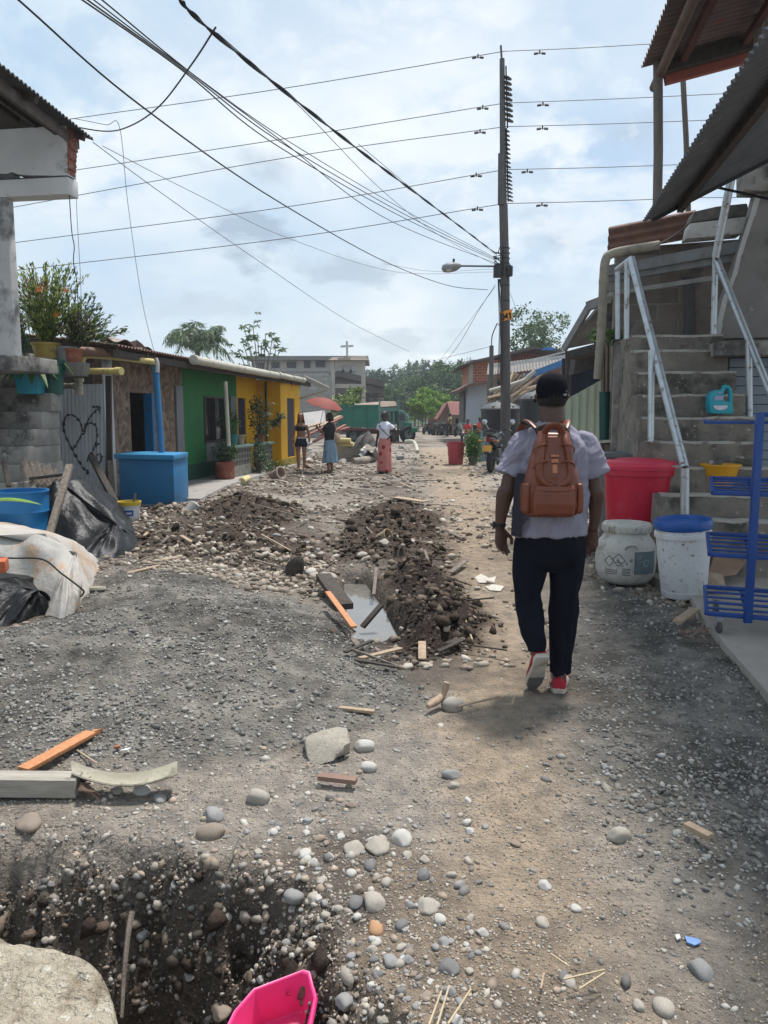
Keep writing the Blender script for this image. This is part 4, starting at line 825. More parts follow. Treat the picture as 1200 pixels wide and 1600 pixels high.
for i in range(n_): z = a.z - (i + 1) * hs; p0 = Vector((a.x, a.y, z)); p1 = Vector((b.x, b.y, z)); mb.prism([p0, p1, p1 + Vector((0, 0, hs - .008)) + SD * .012, p0 + Vector((0, 0, hs - .008)) + SD * .012], SD * .02)
mb.build('shutter', mat('blue_grey_slats', (.235, .28, .325), (.195, .235, .275), scale=3, rough=.55, bump=.05, stain=(4, .64, .74, (.2, .2, .2))), rh)
mb = MB(); mb.prism([Vector((a.x - .06, a.y, 0)), Vector((a.x - .004, a.y, 0)), Vector((a.x - .004, a.y, a.z + .005)), Vector((a.x - .06, a.y, a.z + .005))], SD * .05); mb.prism([Vector((a.x - .06, a.y, a.z - .001)), Vector((b.x, b.y, a.z - .001)), Vector((b.x, b.y, a.z + .04)), Vector((a.x - .06, a.y, a.z + .04))], SD * .045); mb.build('shutter_frame', BLACKM, rh)
mb = MB(); mb.prism([Vector((a.x - .12, a.y + .4, 0)), b + Vector((0, .4, -b.z)), b + Vector((0, .4, .1)), Vector((a.x - .12, a.y + .4, a.z + .1))], SD * .05); mb.build('inner_wall', DARK, rh)
# bamboo-coloured down pipe
mb = MB(); mb.tube(spline([P(1030, 383, 9.1), P(985, 390, 9.15), P(955, 397, 9.2), P(946, 408, 9.2), P(943, 440, 9.2), P(940, 510, 9.2), P(934, 592, 9.2)], 6), .052, 12)
for px, py in ((943, 440), (940, 505), (937, 550)): c_ = P(px, py, 9.2); mb.tube([c_ + Vector((0, 0, .025)), c_ - Vector((0, 0, .025))], .057, 12)
mb.build('down_pipe', mat('bamboo_pipe', (.30, .27, .21), (.2, .18, .145), scale=7, bump=.2, stain=(4, .56, .68, (.12, .11, .09))), rh, smooth=50)

# --- dark corrugated awning
A_ = P(1005, 346, 8.0); B_ = P(1200, 61, 4.1); B_ = A_ + (Vector((B_.x, B_.y, A_.z)) - A_) * 1.5; C_ = P(1166, 263, 8.0)
aw = thing('corrugated_awning', A_.lerp(B_, .4) - Vector((0, 0, .2)), 'dark corrugated metal awning jutting out over the stairs', 'awning')
rise = (C_ - A_) * 2.6
mb = MB(); mb.corr(A_, B_ - A_, rise, pitch=.088, amp=.015, thick=.006, sub=8); mb.build('roof_sheet', DARKSH, aw, smooth=60)
mb = MB(); k = rise * .14 + Vector((0, 0, -.065)); mb.bar(A_ + k, B_ + k, .06, .07); k = rise * .62 + Vector((0, 0, -.065)); mb.bar(A_ + k, B_ + k, .06, .07); mb.build('purlin', WOODD, aw)
mb = MB(); mb.bar(A_ + rise * .03 + Vector((.0, -.02, -.03)), A_ + rise + Vector((0, -.02, -.03)), .03, .05); mb.build('edge_trim', BLACKM, aw)
mb = MB(); mb.tube([P(1118, 402, 8.45), P(1144, 272, 8.2)], .042, 10); mb.build('support_pole', STEEL, aw, smooth=50)
mb = MB(); mb.tube([P(1108, 290, 8.1), P(1215, 314, 7.6)], .014, 6); mb.build('tie_rod', BLACKM, aw)

# --- rusty upper shelter
C1 = P(1002, 106, 9.6); D1 = C1 - SD * 5.2; up = P(1205, 42, 9.5) - P(1034, 88, 9.6)
sh = thing('rooftop_shelter', P(1060, 375, 9.7), 'open rooftop shelter with rusty red underside and thin posts', 'shelter')
rv = up * 2.2; 
mb = MB(); mb.corr(C1, D1 - C1, rv, pitch=.105, amp=.02, thick=.006, sub=8); mb.build('roof', mat('greyed_rust_sheet', (.20, .145, .13), (.13, .10, .095), scale=3, rough=.8, stain=(4, .56, .68, (.24, .10, .075))), sh, smooth=60)
mb = MB(); n_ = 12
dn = Vector((0, 0, -.11)); 
for i in range(3): k = rv * (.16 + i * .25) + dn; mb.bar(C1 + k + SD * -.1, D1 + k, .07, .09)
mb.build('purlin', mat('dark_red_wood', (.12, .045, .035), (.07, .035, .03), bump=.3), sh)
mb = MB(); mb.bar(C1 + rv * .09 + Vector((0, -.08, -.2)), C1 + rv + Vector((0, -.08, -.2)), .08, .17); mb.build('fascia', mat('salmon_beam', (.33, .09, .065), (.24, .075, .055), scale=4, bump=.2), sh)
mb = MB(); mb.bar(C1 + rv * .07 + Vector((0, -.2, -.13)), C1 + rv + Vector((0, -.2, -.13)), .1, .12); mb.build('tie_beam', WOODD, sh)
mb = MB(); d_ = (D1 - C1).normalized(); mb.tube([C1 + rv * .075 - d_ * .28 + Vector((0, 0, -.16)), D1 + rv * .075 + Vector((0, 0, -.16))], .055, 10); mb.build('log_rafter', mat('brown_log', (.17, .105, .08), (.1, .07, .055), bump=.4), sh, smooth=50)
for a, b, r_ in ((P(1026, 378, 9.5), P(1028, 96, 9.5), .056), (P(1076, 350, 10.0), P(1065, 82, 10.1), .034), (P(1186, 110, 8.9), P(1182, -40, 8.9), .055)):
    mb = MB(); mb.tube([a, a.lerp(b, .5) + Vector((.012, 0, 0)), b], r_, 10); mb.build('post', mat('grey_brown_post', (.20, .175, .15), (.12, .105, .09), bump=.4, stretch=(1, 1, .3)), sh, smooth=50)

# --- lean-to and junk left of the stairs
lt = thing('lean_to', P(925, 690, 11.0), 'ramshackle lean-to with a dark opening and an old tilted roof sheet', 'shack')
mb = MB(); mb.prism([P(881, 546, 11.2), P(952, 462, 10.2), P(966, 462, 10.6), P(960, 530, 11.6)], Vector((0, 0, .05))); mb.bar(P(881, 546, 11.0), P(921, 478, 10.6), .05, .09); mb.bar(P(918, 479, 10.6), P(952, 466, 10.3), .06, .12); mb.build('roof', mat('old_grey_sheet', (.26, .26, .25), (.16, .155, .15), scale=5), lt)
mb = MB(); mb.bar(P(893, 556, 10.9), P(962, 538, 10.4), .3, .1); mb.prism([P(896, 585, 11.2), P(940, 572, 11.0), P(940, 545, 11.0), P(900, 556, 11.2)], (0, .3, 0)); mb.build('roof_edge', mat('black_tarp_roof', (.035, .033, .032), (.07, .06, .055), scale=8, bump=.6, bscale=12), lt)
mb = MB(); mb.prism([P(880, 705, 12.6), P(945, 705, 12.2), P(945, 560, 12.2), P(880, 560, 12.6)], (0, .1, 0)); mb.build('back_sheet', mat('navy_sheet', (.012, .02, .04), (.008, .012, .02), bump=.1), lt)
mb = MB()
for i, px in enumerate((941, 946, 951, 957, 962)): mb.bar(P(px, 715, 10.2), P(px + 1, 535, 10.2), .045 + .02 * (i % 2), .03)
mb.build('slat', WOODG, lt)
for px, ln in ((886, 545), (958, 530)): mb = MB(); mb.bar(P(px, 715, 12.3 if px < 900 else 11.0), P(px + 2, ln + 5, 12.2 if px < 900 else 10.9), .08, .08); mb.build('post', WOODD, lt)
mb = MB()
for i in range(7): c_ = P(random.uniform(950, 966), random.uniform(445, 520), 10.5); mb.lathe(c_, [(.02, -.1), (.1, -.06), (.13, 0), (.1, .07), (.03, .11)], 10, axis=(random.uniform(-1, 1), random.uniform(-1, 1), .8))
mb.build('stuffed_bags', mat('dark_bags', (.05, .05, .055), (.10, .095, .09), scale=6, bump=.5, bscale=15), lt, smooth=True)
pts = ellip(tuple(P(945, 525, 9.6) - lt.location), (.22, .2, .1), 260, .1); V, F, C = leaves(pts, rng.uniform(.04, .08, 260), G1, 2.2, -.2); fast_mesh('foliage', V, F, LEAF, C, parent=lt)
g0 = P(874, 700, 12.0); g1 = P(937, 700, 11.75); g0.z = g1.z = .08
mb = MB(); gu = g1 - g0; hL, hR = P(876, 629, 12).z - .08, P(937, 593, 11.75).z - .08; kk = gu.length / .115 * 2 * math.pi
mb.grid(lambda a, b: g0 + gu * a + Vector((0, -.02 * math.sin(kk * a), (hL + (hR - hL) * a) * b)), 44, 6, .004)
gf = one(mb, 'corrugated_fence', mat('pale_green_sheet', (.42, .47, .37), (.34, .39, .30), scale=3, rough=.55, stain=[(3, .58, .72, (.25, .28, .2)), (12, .66, .72, (.2, .16, .12))], stretch=(1, 1, .3)), 'pale green corrugated fence with a slanting top behind the man', 'fence', smooth=60)
mb = MB(); mb.tube([P(945, 694, 9.8), P(945, 612, 9.8)], .07, 14); mb.tube([P(945, 650, 9.8), P(945, 647, 9.8)], .074, 14); one(mb, 'green_tube', mat('bottle_green_plastic', (.008, .07, .06), rough=.45, bump=.04), 'upright dark green plastic tube against the wooden slats', 'tube', smooth=50)
tb = thing('workbench', P(955, 735, 9.2), 'rough plank bench with a pale top between the tub and the lean-to', 'bench')
mb = MB(); mb.prism([P(930, 693, 9.6), P(976, 690, 9.0), P(978, 690, 9.3), P(934, 693, 10.0)], (0, 0, .035)); mb.build('top', mat('pale_board', (.38, .36, .3), (.27, .25, .21)), tb)
for px, Y in ((934, 9.7), (974, 9.1)): mb = MB(); a = P(px, 695, Y); mb.bar(Vector((a.x, a.y, 0)), a, .06, .06); mb.build('leg', WOODG, tb)

# --- concrete apron
ap = [G(1078, 935, .04), G(1092, 962, .04), G(1130, 1010, .04), G(1200, 1090, .04), G(1290, 1200, .04), G(1700, 1300, .04)]
ap = [Vector((p.x, p.y, -.25)) for p in ap] + [Vector((5.5, 3.2, -.25)), Vector((5.5, 8.4, -.25)), Vector((P(1040, 812, 6.9).x - .15, 7.0, -.25)), Vector((P(1040, 812, 6.9).x - .05, 6.4, -.25))]
mb = MB(); mb.prism(ap, (0, 0, .315)); o = mb.build('pavement', mat('apron_concrete', (.33, .30, .265), (.25, .225, .2), scale=3, rough=.92, bump=.4, bscale=40, stain=[(3, .56, .68, (.17, .15, .13)), (20, .66, .72, (.45, .42, .38))]), bevel=.02); struct(o)

# --- containers by the stairs
CRIM = mat('crimson_plastic', (.46, .006, .035), (.40, .005, .03), scale=2, rough=.42, bump=.03, stain=[(3, .58, .74, (.42, .05, .07)), (14, .64, .7, (.30, .10, .09)), (40, .66, .7, (.5, .2, .2))])
rt = P(996, 835, 7.55); rt.z = .0; zt_ = P(996, 735, 7.3).z
tub = thing('lidded_tub', rt, 'big crimson plastic tub with a domed lid at the foot of the stairs', 'tub')
mb = MB(); r_ = .345; mb.lathe(rt, [(r_ * .78, 0), (r_ * .8, .01), (r_ * .93, zt_ * .7), (r_ * .98, zt_ * .94), (r_ * 1.04, zt_ * .945), (r_ * 1.04, zt_)], 36); mb.build('body', CRIM, tub, smooth=50)
mb = MB(); mb.lathe(rt + Vector((0, 0, zt_ + .002)), [(r_ * 1.06, 0), (r_ * 1.07, .03), (r_ * 1.0, .035), (r_ * .97, .07), (r_ * .85, .085), (r_ * .8, .075), (r_ * .6, .10), (.02, .108)], 36); mb.build('lid', mat('crimson_lid', (.55, .03, .07), (.49, .025, .06), rough=.42, bump=.03), tub, smooth=50)
mb = MB(); a = rt + SN * r_ * 1.0 + Vector((0, 0, zt_ - .03)); mb.prism([a + Vector((0, -.1, .03)), a + Vector((0, .1, .03)), a + SN * .15 + Vector((0, .05, .035)), a + SN * .15 + Vector((0, -.05, .035))], (0, 0, .03)); mb.prism([a + Vector((0, -.012, .03)), a + SN * .13 + Vector((0, -.012, .03)), a + Vector((0, -.012, -.1))], (0, .024, 0)); mb.build('handle', CRIM, tub, bevel=.008)
mb = MB(); c_ = P(990, 735, 8.3); c_.z = 0; zz = P(990, 706, 8.3).z; mb.lathe(c_, [(.33, 0), (.36, zz - .06), (.38, zz - .05), (.38, zz - .01), (.2, zz + .0), (.01, zz + .005)], 30); one(mb, 'water_barrel', mat('slate_plastic', (.10, .115, .125), rough=.5, bump=.03), 'dark slate barrel standing just behind the crimson tub', 'barrel', smooth=50)
# white chemical drum
DW = mat('dirty_white_plastic', (.50, .49, .455), (.38, .37, .34), scale=4, rough=.6, bump=.1, stain=[(4, .54, .66, (.24, .21, .165)), (22, .62, .68, (.10, .095, .085))])
wc = G(976, 906, .03); wc.z = .02; wr = .265
def wprof(z): return float(np.interp(z, [0, .03, .1, .2, .3, .36, .40, .43, .47], [.72, .86, .97, 1.0, .99, .93, .82, .74, .74])) * wr
dd = thing('chemical_drum', wc, 'dirty white rounded drum with a screw lid and hazard label', 'drum')
mb = MB(); mb.lathe(wc, [(wprof(z), z) for z in np.linspace(0, .47, 22)], 36); mb.build('body', DW, dd, smooth=50)
mb = MB(); zl = .455; mb.lathe(wc + Vector((0, 0, zl)), [(wr * .77, 0), (wr * .80, .01), (wr * .80, .065), (wr * .76, .08), (wr * .66, .08), (wr * .63, .066), (wr * .4, .07), (.01, .07)], 40)
for i in range(26): a = i / 26 * 2 * math.pi; p = wc + Vector((math.cos(a) * wr * .805, math.sin(a) * wr * .805, zl + .036)); mb.box(p, (.012, .012, .05), rz=a)
mb.build('lid', DW, dd, smooth=40)
def patch(c, rfn, a0, a1, z0, z1, off, nu=10, nv=6): mb_ = MB(); mb_.grid(lambda u_, v_: Vector(c) + Vector((math.cos(a0 + (a1 - a0) * u_), math.sin(a0 + (a1 - a0) * u_), 0)) * (rfn(z0 + (z1 - z0) * v_) + off) + Vector((0, 0, z0 + (z1 - z0) * v_)), nu, nv); return mb_
lab = patch(wc, wprof, R(205), R(268), .07, .30, .002).build('label', mat('grey_label', (.47, .465, .44), (.36, .36, .34), scale=18, bump=0, stain=(16, .58, .66, (.2, .19, .17))), dd, smooth=True)
patch(wc, wprof, R(269), R(318), .11, .31, .002).build('teal_label', mat('faded_teal_label', (.12, .17, .185), (.09, .13, .145), scale=10, bump=0, stain=(12, .6, .68, (.3, .3, .28))), dd, smooth=True)
INK = mat('black_ink', (.02, .02, .02), bump=0, rough=.7)
def decal_lines(c, rfn, segs, off, w_, name, m_, parent):
    mb_ = MB()
    for (a, z), (a2, z2) in segs:
        n_ = 4; pr = None
        for i in range(n_ + 1):
            t = i / n_; aa, zz = a + (a2 - a) * t, z + (z2 - z) * t; da, dz = (a2 - a) * wr, z2 - z; L_ = math.hypot(da, dz); na, nz = -dz / L_ * w_ / 2 / wr, da / L_ * w_ / 2
            cur = [Vector(c) + Vector((math.cos(q), math.sin(q), 0)) * (rfn(z_) + off) + Vector((0, 0, z_)) for q, z_ in ((aa + na, zz + nz), (aa - na, zz - nz))]
            if pr: mb_.add(pr + cur, [(0, 1, 3, 2)])
            pr = cur
    return mb_.build(name, m_, parent)
segs = []
for (ca, cz, s) in ((R(222), .22, .045), (R(240), .235, .055)):
    k = s / wr; q = [(ca - k, cz), (ca, cz + s), (ca + k, cz), (ca, cz - s)]; segs += [(q[i], q[(i + 1) % 4]) for i in range(4)]
segs += [((R(236), .235), (R(243), .215)), ((R(238), .25), (R(241), .225)), ((R(234), .215), (R(246), .212))]
for i in range(5): segs.append(((R(247), .16 - i * .014), (R(262), .16 - i * .014)))
for i in range(3): segs.append(((R(212), .14 - i * .016), (R(232), .14 - i * .016)))
decal_lines(wc, wprof, segs, .0045, .005, 'label_marks', INK, dd)
segs = [((R(293) + .10 * math.cos(i * .7854), .21 + .03 * math.sin(i * .7854)), (R(293) + .10 * math.cos((i + 1) * .7854), .21 + .03 * math.sin((i + 1) * .7854))) for i in range(7)]
decal_lines(wc, wprof, segs, .0045, .007, 'teal_label_mark', mat('pale_print', (.30, .36, .37), bump=0), dd)
mb = MB(); a = R(262); p = wc + Vector((math.cos(a), math.sin(a), 0)) * (wr * .93) + Vector((0, 0, .35)); s_ = Vector((-math.sin(a), math.cos(a), 0)); mb.tube(spline([p - s_ * .05 - Vector((0, 0, .02)), p - s_ * .04 + Vector((0, -.014, .012)), p + Vector((0, -.02, .022)), p + s_ * .04 + Vector((0, -.014, .012)), p + s_ * .05 - Vector((0, 0, .02))], 5), .011, 8); mb.build('grip', DW, dd, smooth=50)
# white bucket with the blue lid, tilted
bc = G(1068, 936, .0); bc.z = .035; axis = Vector((-.07, -.03, 1)).normalized()
bk = thing('lidded_bucket', bc, 'tall white bucket with a bright blue lid leaning beside the rack', 'bucket')
BW_ = mat('white_bucket_plastic', (.62, .63, .65), (.55, .56, .58), scale=3, rough=.5, bump=.04, stain=[(26, .6, .66, (.16, .15, .14)), (3, .56, .7, (.42, .40, .37)), (9, .62, .7, (.30, .27, .23))])
mb = MB(); mb.lathe(bc, [(.168, 0), (.175, .01), (.2, .30), (.212, .50), (.224, .502), (.224, .535), (.215, .54), (.217, .58)], 36, axis=axis); mb.build('body', BW_, bk, smooth=50)
mb = MB(); mb.lathe(bc + axis * .565, [(.222, 0), (.228, .012), (.228, .055), (.22, .072), (.2, .072), (.193, .045), (.01, .045)], 40, axis=axis); mb.build('lid', mat('blue_lid', (.01, .085, .33), (.008, .07, .28), rough=.4, bump=.03), bk, smooth=45)
mb = MB()
for i in range(4): p = bc + axis * (.49 + .011 * i); 
mb.lathe(bc + axis * .05, [(.1795, 0), (.1805, .004), (.1797, .008)], 36, axis=axis, cap=False); mb.build('rib', BW_, bk, smooth=50)
# yellow basin on the steps, turquoise jug
yp = P(1124, 760, 7.25); mb = MB(); mb.lathe(yp, [(.11, 0), (.115, .005), (.17, .195), (.185, .196), (.185, .212), (.165, .212), (.11, .02), (.01, .018)], 28); one(mb, 'plastic_basin', mat('yellow_plastic', (.62, .30, .012), (.55, .26, .01), rough=.45, bump=.04), 'yellow plastic basin on the lower steps behind the rack', 'basin', smooth=45)
JY = 7.6; jp = P(1128, 647, JY)
jug = thing('detergent_jug', jp, 'turquoise detergent jug with a moulded handle on a middle step', 'jug')
def jp_(px, py): return P(px, py, JY)
TQ = mat('turquoise_jug', (.012, .30, .37), (.01, .27, .34), rough=.35, bump=.02)
body = [(1110, 646), (1108, 632), (1109, 618), (1113, 612), (1120, 609), (1130, 609), (1131, 620), (1133, 627), (1145, 628), (1147, 640), (1146, 647)]
mb = MB(); mb.prism([jp_(*q) for q in body], (0, .1, 0)); mb.build('bottle', TQ, jug, bevel=.014)
mb = MB(); mb.tube(spline([jp_(1144, 630) + Vector((0, .05, 0)), jp_(1145, 616) + Vector((0, .05, 0)), jp_(1142, 606) + Vector((0, .05, 0)), jp_(1135, 605) + Vector((0, .05, 0)), jp_(1131, 614) + Vector((0, .05, 0))], 6), (.022), 10); mb.build('handle', TQ, jug, smooth=60)
mb = MB(); q = jp_(1136, 606) + Vector((0, .05, 0)); mb.lathe(q, [(.028, 0), (.028, .02), (.022, .028), (.01, .03)], 14); mb.build('cap', mat('turquoise_cap', (.02, .36, .4), rough=.4), jug, smooth=40)
mb = MB(); c_ = jp_(1126, 632) + Vector((0, -.004, 0)); mb.add([c_ + Vector((math.cos(a) * .072, 0, math.sin(a) * .045 - .01)) for a in np.linspace(math.pi, 2 * math.pi, 12)], [tuple(range(12))]); mb.build('label', mat('white_label', (.62, .66, .72), (.5, .42, .5), scale=30, bump=0), jug)
mb = MB(); c_ = jp_(1124, 622) + Vector((0, -.004, 0)); mb.prism([c_ + Vector(v_) for v_ in ((-.05, 0, -.02), (.035, 0, -.02), (.04, 0, .02), (-.045, 0, .02))], (0, -.0015, 0)); mb.prism([c_ + Vector((-.02, 0, .045)), c_ + Vector((.02, 0, .045)), c_ + Vector((.015, 0, .06)), c_ + Vector((-.02, 0, .06))], (0, -.0015, 0)); mb.build('print', mat('lilac_print', (.25, .33, .50), (.42, .30, .42), scale=45, bump=0), jug)

# --- blue display rack on casters
RB = mat('blue_enamel', (.010, .055, .24), (.008, .045, .2), scale=3, rough=.38, bump=.03, stain=[(14, .64, .70, (.1, .12, .2)), (30, .66, .7, (.16, .1, .07))])
fl = G(1104, 966, .19); fl = P(1104, 962, 5.0); rk = thing('display_rack', Vector((fl.x + .33, fl.y + .3, .065)), 'bright blue slatted metal display rack on casters at the edge of the concrete apron', 'rack')
Wd, Dp = .8, .62; ux = Vector((.93, -.36, 0)).normalized(); uy = Vector((.36, .93, 0)).normalized()
def shelf(z, depth=Dp, lip=True, lift=.05):
    o = Vector((fl.x, fl.y, z)); mb = MB()
    a, b, c, d = o, o + ux * Wd, o + ux * Wd + uy * depth + Vector((0, 0, lift)), o + uy * depth + Vector((0, 0, lift))
    for p, q in ((a, b), (b, c), (c, d), (d, a)): mb.bar(p, q, .028, .03)
    for k in np.linspace(.2, .8, 4): mb.bar(a.lerp(d, k), b.lerp(c, k), .05 if k in (.4,) else .032, .012)
    mb.bar(a.lerp(b, .31) + Vector((0, 0, -.014)), d.lerp(c, .31) + Vector((0, 0, -.014)), .03, .014); mb.build('shelf', RB, rk, bevel=.004)
z0 = fl.z
for py_ in (958, 866, 770): shelf(P(1104, py_, 5.0).z)
o = P(1104, 660, 5.0); mb = MB(); mb.bar(o + uy * .1, o + ux * Wd + uy * .1, .03, .02); mb.bar(o + uy * .1, o - ux * .0 + uy * .4 + Vector((0, 0, .01)), .03, .02); mb.bar(o + uy * .4, o + ux * Wd + uy * .4, .03, .02); mb.bar(o + ux * Wd + uy * .1, o + ux * Wd + uy * .4, .03, .02); mb.bar(o + ux * .30 + uy * .05 + Vector((0, 0, .05)), o + ux * Wd + uy * .05 + Vector((0, 0, .05)), .03, .03); mb.build('shelf', RB, rk, bevel=.004)
for kx_, yy in ((.31, -.018), (.97, Dp + .018)):
    p = fl + ux * (Wd * kx_) + uy * yy; mb = MB(); mb.bar(Vector((p.x, p.y, z0 - .02)), Vector((p.x, p.y, P(1172, 646, 5.0).z)), .05, .03, up=(0, 1, 0)); mb.build('post', RB, rk, bevel=.004)
for kx, ky in ((.1, .05), (.9, .05), (.1, .95), (.9, .95)):
    p = fl + ux * Wd * kx + uy * Dp * ky; mb = MB(); mb.lathe(Vector((p.x - .012, p.y, .065 + .036)), [(.012, 0), (.036, .001), (.036, .023), (.012, .024)], 16, axis=(1, 0, 0)); c_ = mb.build('caster', mat('grey_rubber', (.09, .09, .095), bump=.02), rk, smooth=40)
    mb = MB(); mb.bar(Vector((p.x, p.y + .01, .105)), Vector((p.x, p.y, z0 - .016)), .034, .012, up=(0, 1, 0)); mb.box((p.x, p.y, z0 - .018), (.05, .05, .008)); mb.build('bracket', STEEL, c_)
mb = MB(); a = G(1108, 906, .07); mb.prism([P(1106, 905, 6.35), P(1150, 898, 6.5), P(1168, 876, 6.8), P(1118, 868, 6.8)], (0, .02, .01)); one(mb, 'cardboard_sheet', mat('cardboard', (.25, .155, .105), (.19, .12, .085), bump=.2), 'bent brown cardboard sheet under the blue rack', 'cardboard')
mb = MB(); mb.prism([P(1105, 925, 6.1), P(1135, 920, 6.1), P(1130, 900, 6.3), P(1108, 896, 6.3)], (0, .02, .01)); one(mb, 'wood_scrap', WOODT, 'pale board scrap tucked under the blue rack', 'board')
# ================================================================== MIDDLE DISTANCE AND BACKGROUND
def gp(px, Y, z=None):
    p = P(px, 650, Y); return Vector((p.x, p.y, H(p.x, p.y) if z is None else z))
# --- concrete utility pole --------------------------------------------------------------
PY = 24.0; pb = gp(792, PY); ptop = P(784, 82, PY)
pole = thing('utility_pole', pb, 'tall dark concrete power pole carrying a long stack of insulators', 'utility pole')
PC = mat('pole_concrete', (.105, .095, .09), (.065, .06, .058), scale=5, rough=.9, bump=.3, stretch=(1, 1, .15), stain=(3, .6, .72, (.16, .15, .14)))
def pp(px, py, dy=0.): return P(px, py, PY + dy)
mid = pp(786.5, 320)
mb = MB(); mb.tube([pb - Vector((0, 0, .3)), pp(789, 430), mid], [.165, .14, .13], 12); mb.build('shaft', PC, pole, smooth=50)
mb = MB(); mb.tube([pp(783, 320, -.12), pp(783, 240, -.12)], [.10, .09], 8); mb.tube([mid, pp(784.5, 92)], [.105, .075], 8); mb.tube([pp(784, 94), pp(782.5, 71)], .03, 6); mb.build('extension', mat('extension_steel', (.10, .095, .095), (.065, .06, .06), bump=.1), pole, smooth=50)
mb = MB(); mb.tube([pp(790.5, 103), pp(793, 200)], .022, 6); mb.tube([pp(791, 200), pp(794, 315)], .022, 6); mb.build('insulator_rail', BLACKM, pole)
INS = mat('brown_porcelain', (.045, .06, .058), (.03, .04, .04), rough=.25, bump=0)
def disc(c, r_): mb = MB(); mb.lathe(c, [(.018, -.05), (.03, -.03), (r_, -.022), (r_ * 1.0, -.005), (.035, .02), (.018, .045)], 12, axis=(.35, -.1, 1)); return mb.build('insulator', INS, pole, smooth=50)
ins0 = disc(pp(792.5, 121), .15); others = []
def cdisc(c, s=1.): d = ins0.copy(); COL.objects.link(d); d.parent = pole; d.scale = (s, s, s); d.location = (c - pole.location) - (pp(792.5, 121) - pole.location) * s; return d
for i in range(1, 9): cdisc(pp(792.5 + i * .35, 121 + i * 8.3))
for i in range(9): cdisc(pp(791.5 + i * .25, 204 + i * 7.0), .72)
for i in range(8): cdisc(pp(795 + i * .3, 269 + i * 6.2), .72)
mb = MB()
for x, y_, s in ((777, 424, 1), (796, 424, .8)): p = pp(x, y_, -.15); mb.box(p, (.22 * s, .2, .36 * s)); mb.box(p + Vector((0, 0, .2 * s)), (.12 * s, .12, .06))
mb.build('junction_box', BLACKM, pole, bevel=.015)
mb = MB()
for py_ in (388, 396, 404, 412, 446, 470): mb.lathe(pp(789, py_), [(.148, -.015), (.156, 0), (.148, .015)], 14, cap=False); 
for i in range(14): a = pp(random.uniform(776, 786), random.uniform(392, 420), -.2); mb.tube(spline([a, a + Vector((random.uniform(-.2, .1), -.05, random.uniform(-.15, .2))), pp(787, random.uniform(395, 430), -.16)], 5), .012, 4)
mb.build('cable_clutter', BLACKM, pole)
mb = MB()
for k in range(5): mb.tube(spline([pp(778 + k * .8, 436, -.17), pp(779 + k * 1.7, 470 + 9 * (k % 3), -.19 - .02 * k), pp(780 + k * 1.4, 520, -.2), pp(777 + k * 2, 600, -.2)], 6), .010, 4)
mb.build('drop_cable', BLACKM, pole)
sg = thing('number_sign', pp(790, 502, -.2), 'small orange number plate reading 041 fixed to the power pole', 'sign')
mb = MB(); q = [pp(x, y_, -.2) for x, y_ in ((780.5, 487.5), (799.5, 483), (800.5, 498), (782, 502.5))]; mb.prism(q, (0, .02, 0)); mb.build('plate', mat('orange_plate', (.72, .27, .015), (.6, .22, .02), scale=5, rough=.5, bump=0), sg)
mb = MB(); uu, vv = (q[1] - q[0]), (q[0] - q[3]); oo = q[3] - Vector((0, .006, 0))
def seg7(u0, w_, strokes_):
    for (x0, y0, x1, y1) in strokes_:
        a = oo + uu * (u0 + w_ * x0) + vv * (.14 + .55 * y0); b = oo + uu * (u0 + w_ * x1) + vv * (.14 + .55 * y1); mb.bar(a, b, .004, .05, up=(0, 1, 0)) if False else mb.bar(a, b, .045, .004, up=(0, 1, 0))
seg7(.12, .20, [(0, .15, 0, .85), (1, .15, 1, .85), (0, .15, .3, 0), (.3, 0, .7, 0), (.7, 0, 1, .15), (0, .85, .3, 1), (.3, 1, .7, 1), (.7, 1, 1, .85)])
seg7(.41, .22, [(.75, 0, .75, 1), (.75, 1, 0, .35), (0, .33, 1, .33)]); seg7(.74, .14, [(.6, 0, .6, 1), (.6, 1, 0, .7), (.1, 0, 1.1, 0)])
mb.build('lettering', INK, sg)
lamp = thing('street_lamp', pp(775, 415, -.1), 'grey street lamp head on a thin horizontal arm from the power pole', 'street lamp')
la, lb = pp(718, 415.5, -.5), pp(776, 416, -.1)
mb = MB(); mb.tube([la, lb], .028, 8); mb.build('arm', mat('grey_arm', (.13, .135, .14)), lamp, smooth=50)
mb = MB(); lh = pp(690, 420, -.6); d = (la - lh).normalized(); rr = [(.02, 0), (.12, .05), (.16, .2), (.15, .4), (.11, .5), (.05, .6)]; mb.lathe(lh, [(r_ * .9, z) for r_, z in rr], 14, axis=d); mb.build('head', mat('grey_lamp_head', (.22, .225, .23), (.16, .165, .17), rough=.5), lamp, smooth=50)
mb = MB(); c_ = pp(701, 419, -.6); mb.lathe(c_ - Vector((0, 0, .09)), [(.02, -.03), (.09, .0), (.12, .05)], 14); mb.build('lens', mat('frosted_lens', (.5, .48, .44), rough=.3), lamp, smooth=True)
mb = MB(); mb.lathe(pp(709, 409, -.55), [(.035, 0), (.035, .08), (.02, .09)], 8); mb.build('photocell', BLACKM, lamp)
# second slimmer post
mb = MB(); sp0 = gp(768, 27); mb.tube([sp0, P(768, 540, 27)], [.09, .075], 8); mb.tube(spline([P(768, 545, 27), P(769, 525, 27), P(777, 505, 26)], 5), .02, 5); one(mb, 'service_post', mat('grey_post', (.12, .115, .11), (.08, .075, .07)), 'slim grey service post just behind the power pole', 'post', smooth=50)

